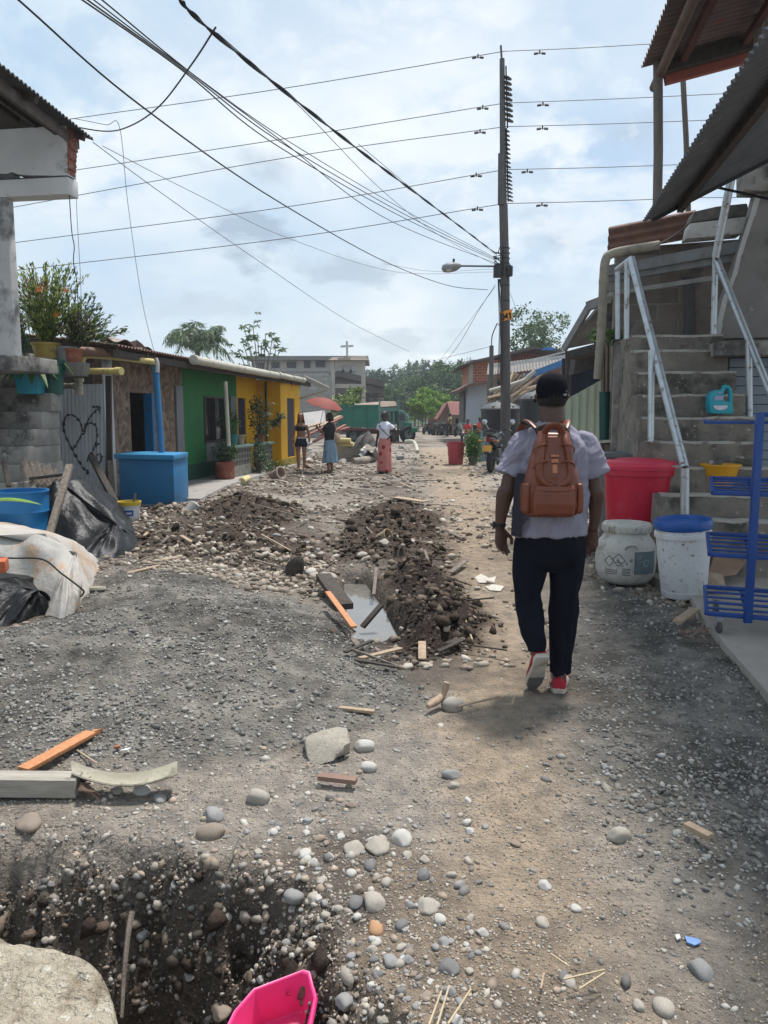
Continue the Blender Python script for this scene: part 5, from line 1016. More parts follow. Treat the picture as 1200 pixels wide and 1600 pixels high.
# --- wires -------------------------------------------------------------------------------
WIRE = mat('cable_black', (.028, .028, .032), rough=.6, bump=0); WIREG = mat('cable_grey', (.085, .09, .10), rough=.6, bump=0)
def wire(pts, r_, label, m_=WIREG, group=None, n=10, strands=0):
    r_ *= .68
    ps = [P(*q) for q in pts]
    c_ = spline(ps, n)
    if pts[0][1] < 0: d_ = (c_[0] - c_[1]).normalized(); c_ = [c_[0] + d_ * k for k in range(14, 0, -1)] + c_
    mb = MB(); mb.tube(c_, r_, 5)
    if strands:
        for s in range(strands): mb.tube([p + Vector((math.cos(i * .55 + s * 3.1), 0, math.sin(i * .55 + s * 3.1))) * r_ * 1.5 for i, p in enumerate(c_)], r_ * .75, 5)
    return one(mb, 'power_cable', m_, label, 'cable', group)
lines = [((110, 186), (450, 137), (783, 80), (1012, 69), 'topmost'), ((110, 267), (450, 216), (783, 161), (1140, 146), 'second highest'), ((20, 324), (450, 246), (783, 198), (1125, 187), 'third highest'), ((25, 379), (450, 323), (783, 265), (1070, 257), 'fourth highest'), ((30, 422), (450, 372), (783, 318), (1085, 309), 'lowest')]
for i, (a, b, c, d, nm) in enumerate(lines):
    o = thing('power_line', P(*c, PY), f'{nm} of the five level lines running across the street past the insulators', 'power line', 'level power lines on the tall pole')
    mb = MB(); q0 = P(*a, 26.5); mb.tube([q0 + (q0 - P(*b, 25)).normalized() * 32] + spline([q0, P(*b, 25), P(c[0] + 6, c[1], PY)], 10), .012, 5); mb.tube(spline([P(c[0] + 6, c[1], PY), P((c[0] + d[0]) / 2, (c[1] + d[1]) / 2 + 1, 24.3), P(*d, 24.6)], 10) + [P(*d, 24.6) + Vector((26, .5, .3))], .012, 5); mb.build('line', WIREG, o)
    for s, off in ((-1, random.uniform(26, 40)), (1, random.uniform(36, 66))):
        x = c[0] + s * off; y_ = c[1] + (off * .155 if s < 0 else -off * .03) + (0 if s < 0 else 1); p = P(x, y_ + 1, 24.2)
        mb = MB(); mb.tube([p + Vector((-.17, 0, -.07)), p + Vector((-.05, 0, -.05))], .035, 6); mb.tube([p + Vector((.05, 0, -.05)), p + Vector((.17, 0, -.06))], .035, 6); mb.tube([p + Vector((-.06, 0, -.05)), p + Vector((.06, 0, -.05))], .008, 5); mb.tube([p + Vector((0, 0, -.07)), p + Vector((0, 0, .04))], .022, 6); mb.build('vibration_damper', BLACKM, o)
wire([(270, -25, 5.6), (330, 48, 6.2), (545, 222, 9.5), (690, 332, 14.5), (776, 397, 23.8)], .013, 'thick twisted black service cable sweeping down to the pole', WIRE, strands=2, n=26)
wire([(20, -8, 6), (220, 165, 7.5), (430, 312, 11), (600, 408, 17), (700, 446, 21.5), (762, 453, 23.8)], .013, 'single dark cable dropping from the upper corner to below the lamp', WIRE)
for i, (x, nm) in enumerate(((118, 'outermost'), (127, 'second'), (138, 'third'))): wire([(x - 15, -18, 6 + i * .2), (285 + i * 4, 110, 7.5 + i * .2), (440 + i * 8, 232 - i * 4, 11 + i * .3), (640, 345 - i * 6, 17), (776, 408 - i * 2, 23.8)], .011 - .002 * (i == 2), f'{nm} of the parallel black cables converging on the pole', WIRE, 'bundle of parallel cables')
wire([(150, -8, 6.2), (300, 115, 8), (440, 220, 11), (610, 345, 16), (776, 412, 23.8)], .010, 'slightly slacker black cable crossing the parallel bundle', WIRE, 'bundle of parallel cables')
wire([(337, 43, 6.2), (300, 100, 7.2), (250, 165, 8.5), (205, 196, 9.6), (165, 205, 10.3), (100, 195, 10.2)], .012, 'dark loop of cable hanging from the twisted cable to the house eave', WIRE)
wire([(145, 222, 10.4), (250, 300, 12), (400, 405, 16), (545, 502, 22), (640, 550, 30)], .008, 'thin wire slanting from the house eave down toward the church')
wire([(160, 228, 10.4), (300, 300, 13), (450, 372, 17), (620, 425, 21), (770, 425, 23.8)], .007, 'thin slack wire between the house eave and the pole')
wire([(340, 52, 6.3), (470, 168, 9.5), (600, 300, 14.5), (690, 370, 19.5), (776, 415, 23.8)], .007, 'thin wire keeping just below the twisted cable')
wire([(560, 225, 10), (650, 300, 15), (720, 355, 20), (776, 400, 23.8)], .006, 'short thin wire branching toward the pole')
wire([(115, 185, 10.5), (165, 195, 10.5), (187, 200, 10.5), (200, 320, 12), (222, 470, 13), (244, 562, 13.6)], .006, 'thin slack wire falling from the eave to the blue post')
wire([(108, 300, 10.25), (112, 360, 10.3), (116, 385, 10.3), (115, 410, 10.3), (121, 450, 10.6), (123, 520, 11.4)], .009, 'crinkled dark wire hanging from the cracked beam', WIRE)
wire([(117, 220, 10.5), (120, 330, 10.7), (126, 440, 11), (128, 540, 11.7)], .005, 'straight pale wire hanging beside the crinkled one')
wire([(774, 445, 23.8), (745, 490, 25), (710, 548, 30), (678, 582, 42)], .012, 'stay cable falling from the pole toward the hill', WIRE)
wire([(774, 448, 23.8), (735, 500, 25), (690, 560, 34)], .007, 'thinner stay wire beside the stay cable')
wire([(797, 458, 24), (815, 500, 25), (850, 545, 27), (885, 572, 28)], .009, 'wire dropping from the pole behind the tree')
wire([(764, 542, 27), (700, 558, 34), (640, 572, 50), (560, 580, 62)], .012, 'slack distant wire running from the service post to the church arch')
wire([(600, 412, 18), (680, 424, 21), (776, 420, 23.8)], .006, 'faint horizontal wire meeting the lamp arm')
mb = MB(); mb.tube(spline([P(1020, 385, 9.0), P(1050, 370, 9.0), P(1075, 350, 9.0)], 5), .006, 4); one(mb, 'power_cable', WIRE, 'thin dark wire slung under the brown ribbed roof', 'cable')

# --- background buildings ---------------------------------------------------------------
def wbox(mb, px0, px1, py0, py1, Y, d=.3, Y1=None):
    a, b = P(px0, py1, Y), P(px1, py1, Y1 or Y); za, zb = P(px0, py0, Y).z, P(px1, py0, Y1 or Y).z; mb.prism([a, b, Vector((b.x, b.y, zb)), Vector((a.x, a.y, za))], (0, d, 0))
sc = thing('school_building', gp(480, 72), 'long pale two-storey building with a row of dark windows behind the yellow house', 'building')
SCW = mat('pale_render', (.42, .41, .38), (.35, .34, .32), scale=.5, bump=.05); WIN = mat('dark_window', (.07, .075, .08), (.05, .055, .06), rough=.25, bump=0)
mb = MB(); wbox(mb, 395, 568, 563, 680, 72, 7); mb.build('wall', SCW, sc)
mb = MB(); wbox(mb, 385, 575, 556, 562.5, 71.2, 8.5); mb.build('roof', mat('grey_roof_edge', (.22, .22, .215)), sc)
for a, b, c, d in ((424, 437, 566, 575), (448, 463, 565, 575), (475, 485, 564, 575), (493, 508, 564, 574), (386 + 16, 413, 567, 576), (425, 440, 590, 602), (450, 465, 590, 602)):
    mb = MB(); wbox(mb, a, b, c, d, 71.95, .02); mb.build('window', WIN, sc)
mb = MB(); wbox(mb, 395, 555, 580, 582, 71.9, .08); mb.build('ledge', mat('grey_ledge', (.3, .3, .29)), sc)
bw = thing('block_wall', gp(485, 56), 'rough grey block wall between the yellow house and the church', 'wall')
mb = MB(); wbox(mb, 425, 520, 586, 690, 56, .4, 54); mb.build('blocks', mat('far_blocks', (.35, .345, .33), (.27, .265, .25), kind='block', bw=.42, bh=.3, mortar=.03, mcol=(.24, .235, .225), scale=2, vary=.35), bw)
ch = thing('church_building', gp(560, 64), 'dark gabled church building behind the white bell arch', 'church')
mb = MB(); wbox(mb, 505, 600, 606, 690, 66, 8); mb.build('wall', mat('brown_grey_wall', (.17, .155, .14), (.12, .11, .1), kind='block', bw=.5, bh=.3, mortar=.03, scale=1), ch)
mb = MB(); pk = P(528, 579, 65); l_, r_ = P(478, 600, 65), P(600, 595, 65); mb.prism([l_, pk, pk + Vector((0, 0, -.5)), l_ + Vector((0, 0, -.45))], (0, 9, 0)); mb.prism([pk, r_, r_ + Vector((0, 0, -.5)), pk + Vector((0, 0, -.5))], (0, 9, 0)); mb.prism([l_ + Vector((.3, .4, -.45)), pk + Vector((0, .4, -.5)), r_ + Vector((0, .4, -.5)), r_ + Vector((0, .4, -1.0)), l_ + Vector((.3, .4, -1.0))], (0, .2, 0)); mb.build('roof', mat('church_roof', (.12, .11, .105), (.085, .08, .075), scale=1), ch)
for x in (556, 570, 583): mb = MB(); wbox(mb, x, x + 7, 614, 640, 65.9, .05); mb.build('window', WIN, ch)
ar = thing('bell_arch', gp(545, 57), 'pale open bell arch topped by a white cross', 'arch')
AW = mat('arch_render', (.44, .41, .36), (.36, .33, .29), scale=1, bump=.05); AY = 57.
mb = MB(); wbox(mb, 518, 523.5, 563, 690, AY, .5); mb.build('pillar', AW, ar); mb = MB(); wbox(mb, 565, 571, 563, 690, AY, .5); mb.build('pillar', AW, ar)
mb = MB(); arc = [(523.5, 576)] + [(544.3 - 20.8 * math.cos(t), 576 - 6.5 * math.sin(t)) for t in np.linspace(0, math.pi, 13)] + [(565, 576), (565, 563), (523.5, 563)]; mb.prism([P(x, y_, AY + .02) for x, y_ in arc], (0, .45, 0)); wbox(mb, 523.5, 565, 600, 606, AY + .03, .4); mb.build('arch_span', AW, ar)
mb = MB(); mb.prism([P(513, 562.5, AY - .4), P(576, 562.5, AY - .4), P(572, 556, AY - .1), P(520, 558, AY - .1)], (0, 1.4, 0)); mb.build('roof', mat('arch_roof', (.25, .2, .17), (.19, .155, .13)), ar)
mb = MB(); mb.bar(P(542.5, 557, AY), P(542, 533, AY), .15, .15); mb.bar(P(532, 541.5, AY), P(552, 540.5, AY), .14, .14); mb.build('cross', mat('white_cross', (.55, .56, .55)), ar)
for x in (536, 548): mb = MB(); mb.lathe(P(x, 583, AY + .2), [(.16, 0), (.13, .08), (.1, .2), (.03, .28)], 12); mb.tube([P(x, 583, AY + .2) + Vector((0, 0, .25)), P(x, 572, AY + .2)], .02, 5); mb.build('bell', mat('bronze_bell', (.07, .065, .06), rough=.5), ar, smooth=50)
# right-hand background
gh = thing('grey_house', gp(755, 42), 'pale blue-grey upper-floor house on white posts beyond the power pole', 'house')
mb = MB(); wbox(mb, 730, 800, 600, 663, 42, 4.5); mb.build('wall', mat('blue_grey_render', (.33, .36, .40), (.29, .315, .35), scale=1, bump=.05), gh)
mb = MB(); mb.prism([P(716, 609, 41), P(732, 600, 41), P(800, 588, 41), P(800, 592, 41), P(732, 604, 41), P(718, 612, 41)], (0, 6, 0)); mb.build('roof', RUST, gh)
mb = MB(); wbox(mb, 724, 730, 612, 660, 43, 2.5); mb.build('side_wall', mat('shaded_board', (.13, .12, .115)), gh); mb = MB(); wbox(mb, 725, 728, 620, 642, 42.9, .05); mb.build('window', WIN, gh)
for x in (738, 746, 757): mb = MB(); wbox(mb, x - 1, x + 1, 663, 692, 42.2, .1); mb.build('post', SCW, gh)
mb = MB(); wbox(mb, 726, 800, 664, 692, 45, .2); mb.build('ground_floor_wall', mat('dim_red_wall', (.16, .09, .08), (.10, .075, .07)), gh)
br = thing('brick_house', gp(800, 46), 'orange hollow-brick house with a low rusty gable roof over the grey one', 'house')
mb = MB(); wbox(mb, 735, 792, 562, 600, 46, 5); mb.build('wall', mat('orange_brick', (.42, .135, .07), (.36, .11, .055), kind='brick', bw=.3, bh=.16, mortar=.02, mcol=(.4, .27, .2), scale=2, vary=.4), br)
mb = MB(); wbox(mb, 733, 739, 562, 606, 45.9, .2); mb.build('corner_column', SCW, br)
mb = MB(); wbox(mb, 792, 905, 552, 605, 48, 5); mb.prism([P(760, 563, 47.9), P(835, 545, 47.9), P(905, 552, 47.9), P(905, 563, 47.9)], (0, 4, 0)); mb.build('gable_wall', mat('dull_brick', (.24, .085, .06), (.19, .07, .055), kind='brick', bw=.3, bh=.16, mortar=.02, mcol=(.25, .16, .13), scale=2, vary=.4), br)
mb = MB(); mb.prism([P(721, 571, 45), P(740, 563, 45), P(835, 541, 45), P(835, 545, 45), P(740, 567, 45)], (0, 8, 0)); mb.prism([P(835, 541, 45), P(910, 552, 45), P(910, 555, 45), P(835, 545, 45)], (0, 8, 0)); mb.build('roof', mat('dark_roof_tin', (.10, .085, .08), (.07, .06, .058)), br)
mb = MB(); wbox(mb, 848, 866, 543, 547, 44.9, .5); mb.build('blue_tarp', mat('blue_tarp', (.05, .2, .55)), br)
hu = thing('hut', gp(708, 62), 'little beige hut with a reddish tin roof near the trees', 'hut')
mb = MB(); wbox(mb, 700, 722, 645, 678, 62, 4); mb.prism([P(686, 652, 62.1), P(702, 630, 62.1), P(702, 678, 62.1), P(690, 678, 62.1)], (0, 4, 0)); mb.build('wall', mat('beige_wall', (.30, .25, .2), (.24, .2, .16)), hu)
mb = MB(); mb.prism([P(699, 629, 61.5), P(727, 629, 61.5), P(734, 648, 60.5), P(705, 648, 60.5)], (0, .2, .08)); mb.prism([P(683, 655, 61.5), P(699, 629, 61.5), P(701, 631, 61.5), P(687, 656, 61.5)], (0, 4, 0)); mb.build('roof', mat('maroon_tin', (.26, .10, .085), (.2, .085, .075), stretch=(6, 1, 1)), hu)
for x in (702, 712): mb = MB(); wbox(mb, x, x + 4, 654, 676, 61.95, .05); mb.build('door', DARK, hu)
mb = MB(); wbox(mb, 718, 722, 648, 678, 60.6, .3); mb.build('pillar', SCW, hu)
mb = MB(); a = gp(679, 66); wbox(mb, 670, 692, 653, 672, 66, 1.5); one(mb, 'brick_wall', mat('maroon_brick', (.24, .09, .07), (.18, .07, .06), kind='brick', bw=.4, bh=.2, mortar=.03, mcol=(.2, .15, .13)), 'low maroon brick wall at the end of the street', 'wall')

# --- shack roofs and tanks in front of the pole --------------------------------------------
sk = thing('tin_shack', gp(850, 30), 'tin-roofed shack stacked with driftwood beyond the pale green fence', 'shack')
mb = MB(); o = P(763, 588, 29); mb.corr(P(760, 586, 29.5), P(890, 572, 27) - P(760, 586, 29.5), Vector((.35, 2.2, .55)), pitch=.14, amp=.02, thick=.01, sub=5); mb.build('roof', mat('old_tin', (.20, .19, .18), (.13, .12, .115), scale=2, stain=(3, .55, .65, (.2, .13, .1))), sk, smooth=60)
mb = MB(); mb.bar(P(764, 572.5, 28.7), P(886, 557, 26), .05, .11); mb.bar(P(800, 570, 28), P(886, 549, 26), .05, .05); mb.build('white_edge', mat('whitewashed_edge', (.6, .6, .58)), sk)
mb = MB(); mb.bar(P(818, 590, 27), P(890, 563, 25.5), .06, .2); mb.build('blue_sheet', mat('blue_sheet', (.05, .17, .38), (.07, .2, .42)), sk)
mb = MB(); mb.tube(spline([P(765, 611, 26), P(815, 596, 26), P(826, 588, 26), P(836, 580, 26)], 5), .07, 8); mb.build('pipe', PVC, sk, smooth=50)
mb = MB(); wbox(mb, 775, 900, 597, 700, 31, .1); mb.build('back_wall', mat('shack_boards', (.11, .10, .095), (.06, .055, .05), stretch=(4, 1, .4)), sk)
mb = MB(); wbox(mb, 795, 808, 598, 625, 30.6, .1); mb.build('white_panel', mat('white_panel', (.5, .53, .55)), sk)
for x in (762, 774, 820): mb = MB(); mb.bar(gp(x, 28.5), P(x + 1, 585, 28.5), .1, .1); mb.build('post', WOODG, sk)
for i in range(16):
    mb = MB(); a = P(random.uniform(760, 800), random.uniform(618, 640), 26 + random.random()); b = P(random.uniform(800, 850), random.uniform(575, 612), 26.5 + random.random()); mb.tube([a, a.lerp(b, .5) + Vector((0, 0, random.uniform(-.06, .1))), b], [.06, .05, .04], 6)
    one(mb, 'driftwood_pole', WOODT if i % 3 else WOODG, 'rough driftwood pole heaped above the black tanks', 'pole', 'heap of driftwood poles above the tanks')
TANK = mat('black_tank_plastic', (.028, .03, .033), (.022, .023, .026), rough=.5, bump=.03); TANKL = mat('dusty_tank_lid', (.105, .11, .115), (.075, .08, .085), rough=.6, bump=.05)
def tank(px0, px1, ytop, Y, label):
    c_ = gp((px0 + px1) / 2, Y); r_ = (px1 - px0) / 2 / FPX * Y * .97; h_ = P(px0, ytop + 14, Y).z - c_.z; t = thing('water_tank', c_, label, 'water tank', 'black water tanks')
    mb = MB(); mb.lathe(c_, [(r_ * .86, 0), (r_ * .9, .05), (r_ * .92, h_ * .5), (r_ * .95, h_)], 28); mb.build('body', TANK, t, smooth=50)
    mb = MB(); mb.lathe(c_ + Vector((0, 0, h_)), [(r_ * 1.0, 0), (r_ * 1.02, .05), (r_ * .9, .14), (r_ * .6, .24), (r_ * .28, .28), (r_ * .27, .33), (.01, .34)], 28)
    for k in range(6): a = k * math.pi / 3; d = Vector((math.cos(a), math.sin(a), 0)); mb.bar(c_ + d * r_ * .95 + Vector((0, 0, h_ + .11)), c_ + d * r_ * .35 + Vector((0, 0, h_ + .29)), .07, .05)
    mb.build('lid', TANKL, t, smooth=45)
tank(749, 815, 627, 26.0, 'wide black water tank with a ribbed domed lid under the power pole'); tank(810, 868, 612, 24.5, 'taller black water tank half hidden by the man')
mb = MB(); fpb = gp(757, 24.8)
for i, (dx, c) in enumerate(((0, 0), (.1, 0), (.2, 1))): a = gp(752 + i * 5, 24.8); mb.bar(a, a + Vector((.02, 0, 1.0 - .2 * i)), .075, .03)
one(mb, 'painted_fence', mat('white_blue_boards', (.40, .45, .47), (.10, .24, .32), scale=3), 'short fence of white and blue painted boards beside the tank', 'fence')

# --- red bin, shrub ---------------------------------------------------------------------
rb = gp(713, 24.2); mb = MB(); mb.lathe(rb, [(.22, 0), (.225, .01), (.275, .66), (.30, .665), (.305, .70), (.275, .70), (.215, .03), (.01, .03)], 26)
for s in (-1, 1): mb.box(rb + Vector((s * .28, -.02, .58)), (.03, .14, .05))
one(mb, 'plastic_bin', mat('faded_red_plastic', (.40, .06, .075), (.33, .05, .06), scale=3, rough=.5, stain=(3, .55, .75, (.42, .16, .15))), 'faded red open bin standing in the street beside the shrub', 'bin', smooth=45)
bushy('potted_shrub', gp(740, 23.8), 'dense bright green potted shrub standing beside the faded red bin', 'potted shrub', mat('mossy_pot', (.14, .14, .1)), .15, .28, (0, 0, .58), (.25, .25, .38), 1500, .085, [(.07, .17, .03), (.05, .13, .025), (.11, .22, .05)])

# --- motorcycle ---------------------------------------------------------------------------
MBK = mat('black_lacquer', (.015, .015, .017), rough=.25, bump=0, spec=.6); TYRE = mat('tyre_rubber', (.022, .022, .023), rough=.85, bump=.2); CHR = mat('chrome', (.55, .56, .57), rough=.2, metal=.9, bump=0)
def motorcycle(loc, rz, label, group=None, simple=False, s=1., paint=MBK):
    loc = Vector(loc); t = thing('motorcycle', loc, label, 'motorcycle', group); X_ = Matrix.Translation(loc) @ Matrix.Rotation(rz, 4, 'Z') @ Matrix.Scale(s, 4)
    def nm(): q = MB(); q.x = X_; return q
    for y_ in (0, 1.28):   # rear wheel at y=0, front at 1.28; the bike points along +y
        q = nm(); q.lathe((0, y_, .3), [(.2, -.05), (.27, -.055), (.3, -.02), (.3, .02), (.27, .055), (.2, .05)], 24, axis=(1, 0, 0), cap=False); q.lathe((0, y_, .3), [(.03, -.06), (.2, -.035), (.2, .035), (.03, .06)], 20, axis=(1, 0, 0)); q.build('wheel', TYRE, t, smooth=50)
    q = nm(); q.loft([[Vector((math.cos(a) * w_, y_, z + math.sin(a) * h_)) for a in np.linspace(0, 2 * math.pi, 10, endpoint=False)] for y_, z, w_, h_ in ((-.32, .86, .04, .03), (-.1, .84, .1, .08), (.2, .76, .12, .12), (.5, .72, .1, .16), (.78, .82, .13, .15), (1.0, .84, .08, .1))]); q.build('body', paint, t, smooth=60)
    q = nm(); q.loft([[Vector((math.cos(a) * w_, y_, z + math.sin(a) * h_)) for a in np.linspace(0, 2 * math.pi, 10, endpoint=False)] for y_, z, w_, h_ in ((-.35, .93, .05, .02), (-.1, .92, .12, .045), (.25, .86, .12, .05), (.5, .84, .08, .04))]); q.build('seat', mat('black_vinyl', (.02, .02, .02), rough=.5), t, smooth=60)
    q = nm(); q.box((0, .55, .42), (.26, .34, .32)); q.tube([(0, .98, .8), (.0, 1.28, .3)], .04, 8); q.tube([(.14, .5, .3), (.16, .1, .3), (.16, -.25, .38)], .05, 8); q.tube([(-.1, 0, .3), (-.1, .5, .4)], .03, 6); q.build('engine', mat('engine_grey', (.09, .09, .09), (.05, .05, .05), rough=.45, metal=.5), t, bevel=.01)
    if simple: return t
    q = nm(); q.tube(spline([(-.36, .86, 1.0), (-.2, .95, 1.06), (0, 1.0, 1.0), (.2, .95, 1.06), (.36, .86, 1.0)], 5), .018, 7); q.lathe((0, 1.08, .9), [(.02, -.08), (.1, 0), (.11, .06)], 14, axis=(0, 1, .1)); q.build('handlebar', MBK, t, smooth=50)
    q = nm(); q.tube(spline([(0, -.5, .5), (0, -.3, .64), (0, .05, .66), (0, .25, .55)], 5), [(.09, .02)] * 16, 8); q.tube(spline([(0, 1.0, .6), (0, 1.2, .65), (0, 1.5, .55)], 5), [(.08, .02)] * 11, 8); q.build('mudguard', MBK, t, smooth=50)
    q = nm(); q.lathe((0, -.36, .84), [(.02, 0), (.06, .0), (.075, .05), (.05, .08)], 14, axis=(0, 1, 0)); q.build('tail_light', mat('red_lens', (.22, .008, .01), rough=.2, bump=0), t, smooth=50)
    q = nm(); q.box((0, -.47, .62), (.22, .012, .15), rx=-.25); q.build('number_plate', mat('yellow_plate', (.62, .32, .03), rough=.4, bump=0), t)
    for sx in (-1, 1):
        q = nm(); q.tube([(sx * .24, .92, 1.04), (sx * .34, .9, 1.2)], .008, 5); q.lathe((sx * .36, .9, 1.25), [(.02, -.015), (.07, -.01), (.07, .01), (.02, .02)], 14, axis=(0, -1, .1)); q.build('mirror', mat('mirror_glass', (.8, .82, .85), rough=.08, metal=.9, bump=0) if False else CHR, t, smooth=40)
        q = nm(); q.tube([(sx * .08, -.3, .8), (sx * .2, -.33, .8)], .01, 5); q.lathe((sx * .22, -.33, .8), [(.01, -.04), (.03, 0), (.02, .03)], 8, axis=(sx, 0, 0)); q.build('indicator', mat('amber_lens', (.5, .17, .02), rough=.3, bump=0), t, smooth=40)
    q = nm(); q.box((.0, -.28, .98), (.2, .25, .02)); q.tube([(-.1, -.4, .98), (-.1, -.1, .98)], .012, 6); q.tube([(.1, -.4, .98), (.1, -.1, .98)], .012, 6); q.build('luggage_rack', BLACKM, t)
    return t
motorcycle(gp(768, 20.6), -.34, 'black motorcycle with an orange-yellow plate parked by the tanks', s=1.08)
for i, (px, Y, rz, pm) in enumerate(((671, 63, .3, MBK), (679, 62, -.25, MBK), (690, 60, .5, MBK), (699, 58, -.1, MBK), (712, 57, -.4, MBK))): motorcycle(gp(px, Y), rz, 'dark motorcycle parked in the row near the little hut', 'motorcycles parked near the hut', True, 1.0)

# --- dump truck ------------------------------------------------------------------------------
TGREEN = mat('truck_green', (.018, .15, .10), (.015, .12, .085), scale=2, rough=.6, bump=.1, stain=(3, .6, .7, (.10, .12, .09))); TPALE = mat('truck_pale_green', (.12, .23, .19), (.09, .17, .145), scale=2, rough=.6)
tz = 43.; tr = thing('dump_truck', gp(595, tz), 'old green dump truck with a loaded tipper body parked across the street end', 'truck')
def tp(px, py, d=0.): return P(px, py, tz + d)
mb = MB(); A, B, Cc, D = tp(530, 664, 1.4), tp(593, 667, 0), tp(593, 634, 0), tp(530, 634, 1.4); mb.prism([A, B, Cc, D], (.5, 2.2, 0)); mb.build('tipper_body', TGREEN, tr)
mb = MB()
for k in (0, .33, .66, 1): a = A.lerp(B, k); b = D.lerp(Cc, k); mb.bar(a - Vector((0, .03, 0)), b - Vector((0, .03, 0)), .1, .07)
mb.bar(A - Vector((0, .04, 0)), B - Vector((0, .04, 0)), .08, .14); mb.bar(D - Vector((0, .04, 0)), Cc - Vector((0, .04, 0)), .08, .12); mb.build('side_rib', TGREEN, tr)
E0 = tp(622, 660, 1.7); E1 = tp(622, 628, 1.7)
mb = MB(); mb.prism([B + Vector((.02, -.02, 0)), E0, tp(622, 641, 1.7), tp(593, 641, 0) + Vector((.02, -.02, 0))], (-.05, .1, 0)); mb.build('headboard', mat('truck_dark', (.03, .08, .06)), tr)
for k in (.08, .3, .52, .74, .95): mb = MB(); mb.bar(B.lerp(E0, k) - Vector((0, .06, 0)), tp(593, 641, 0).lerp(tp(622, 641, 1.7), k) - Vector((0, .06, 0)), .16, .06); mb.build('headboard_post', TPALE, tr)
mb = MB(); mb.bar(tp(593, 668, -.05), tp(593, 626, -.05), .09, .09); mb.bar(tp(622, 690, 1.6), tp(622, 624, 1.6), .12, .12); mb.bar(tp(592, 640, -.08), tp(623, 640, 1.6), .09, .22); mb.bar(tp(594, 663, -.08), tp(622, 660, 1.6), .09, .14); mb.bar(tp(620, 628, 1.6), tp(625, 620, 1.6), .05, .05); mb.build('cab_guard', TPALE, tr)
mb = MB(); mb.loft([[tp(x, y_, d) for x, y_, d in r_] for r_ in (((545, 636, .9), (594, 636, .2), (620, 634, 1.7), (575, 634, 2.6)), ((556, 631, 1.1), (594, 628, .6), (618, 627, 1.8), (580, 630, 2.4)), ((575, 630, 1.4), (600, 627, 1.0), (612, 627, 1.7), (585, 629, 2.2)))]); mb.build('load', mat('sand_load', (.33, .25, .2), (.27, .2, .165), scale=3, bump=.5), tr, smooth=True)
mb = MB(); mb.box(tp(631, 660, 1.9), (.5, 1.3, .85)); mb.prism([tp(622, 647, 1.3), tp(641, 656, 1.3), tp(641, 652, 1.3), tp(630, 641, 1.3), tp(622, 641, 1.3)], (0, 1.7, 0)); mb.build('cab', TPALE, tr, bevel=.05)
mb = MB(); mb.prism([tp(624, 656, 1.22), tp(633, 657, 1.22), tp(633, 648, 1.22), tp(626, 644, 1.22)], (0, .05, 0)); mb.build('cab_window', WIN, tr)
mb = MB(); mb.box(tp(637, 668, 1.6), (.45, 1.1, .6)); mb.bar(tp(644, 672, 1.0), tp(651, 671, 1.5), .2, .3); mb.build('bonnet', TGREEN, tr, bevel=.05)
mb = MB(); mb.bar(tp(535, 672, 1.2), tp(640, 676, 1.2), .3, .25); mb.bar(tp(540, 670, .3), tp(600, 673, .3), .1, .12); mb.build('chassis', mat('chassis_red', (.14, .035, .03), (.05, .03, .03)), tr)
for px, d, r_ in ((552, 1.0, .42), (568, .8, .42), (612, .9, .40), (637, 1.1, .48)):
    c_ = gp(px, tz + d); mb = MB(); a = Vector((.45, -.9, 0)) if px > 630 else Vector((.15, -1, 0)); mb.lathe(c_ + Vector((0, 0, r_)), [(r_ * .55, -.14), (r_ * .92, -.14), (r_, -.08), (r_, .08), (r_ * .92, .14), (r_ * .55, .14)], 24, axis=a, cap=False); wl = mb.build('wheel', TYRE, tr, smooth=40)
    mb = MB(); mb.lathe(c_ + Vector((0, 0, r_)), [(r_ * .2, -.12), (r_ * .56, -.1), (r_ * .56, .1), (r_ * .25, .04), (.02, .05)], 20, axis=a); mb.build('rim', mat('dusty_rim', (.16, .19, .17)), wl, smooth=40)

# ================================================================== TREES
def crown(centers, radii, n, size, pal, aspect=2., up_=.2):
    pts = []
    for c_, r_ in zip(centers, radii): 
        sub = ellip(c_, r_, max(6, int(n / len(centers) / 22)), .45)
        for s in sub: pts.append(s + rng.normal(0, .13, (22, 3)) * np.array(r_) * 1.2)
    pts = np.concatenate(pts); return leaves(pts, rng.uniform(.6, 1.4, len(pts)) * size, pal, aspect, up_)
def tree_mesh(h, wd, n, size, pal, lobes=9, seed=1):
    r_ = np.random.default_rng(seed); cs, rs = [], []
    for i in range(lobes):
        a = r_.uniform(0, 6.28); k = r_.uniform(.15, 1); z = r_.uniform(.42, .92); s = wd * .5 * (1 - abs(z - .62) * 1.1) * k; cs.append((math.cos(a) * s, math.sin(a) * s, z * h)); q = r_.uniform(.16, .28) * wd; rs.append((q, q, q * .75))
    return crown(cs, rs, n, size, pal), cs
def tree(name, loc, h, wd, n, size, pal, label, cat='tree', group=None, seed=1, lobes=9, trunk=.16):
    t = thing(name, loc, label, cat, group); (V, F, C), cs = tree_mesh(h, wd, n, size, pal, lobes, seed); fast_mesh('crown', V, F, LEAF, C, parent=t)
    mb = MB(); L0 = Vector(loc); mb.tube(spline([L0, L0 + Vector((.1, 0, h * .3)), L0 + Vector((0, .1, h * .62))], 4), [trunk * (1 - .07 * i) for i in range(9)], 7)
    for c_ in cs[:6]: mb.tube([L0 + Vector((0, .03, h * .38)), L0 + Vector(c_) * .6 + Vector((0, 0, h * .14)), L0 + Vector(c_)], [trunk * .45, trunk * .25, trunk * .1], 5)
    mb.build('trunk', BARK, t); return t
FD = [(.04, .08, .035), (.055, .1, .04), (.03, .06, .03), (.07, .12, .045), (.045, .085, .05)]
FL = [(.10, .19, .045), (.13, .22, .05), (.08, .15, .04)]
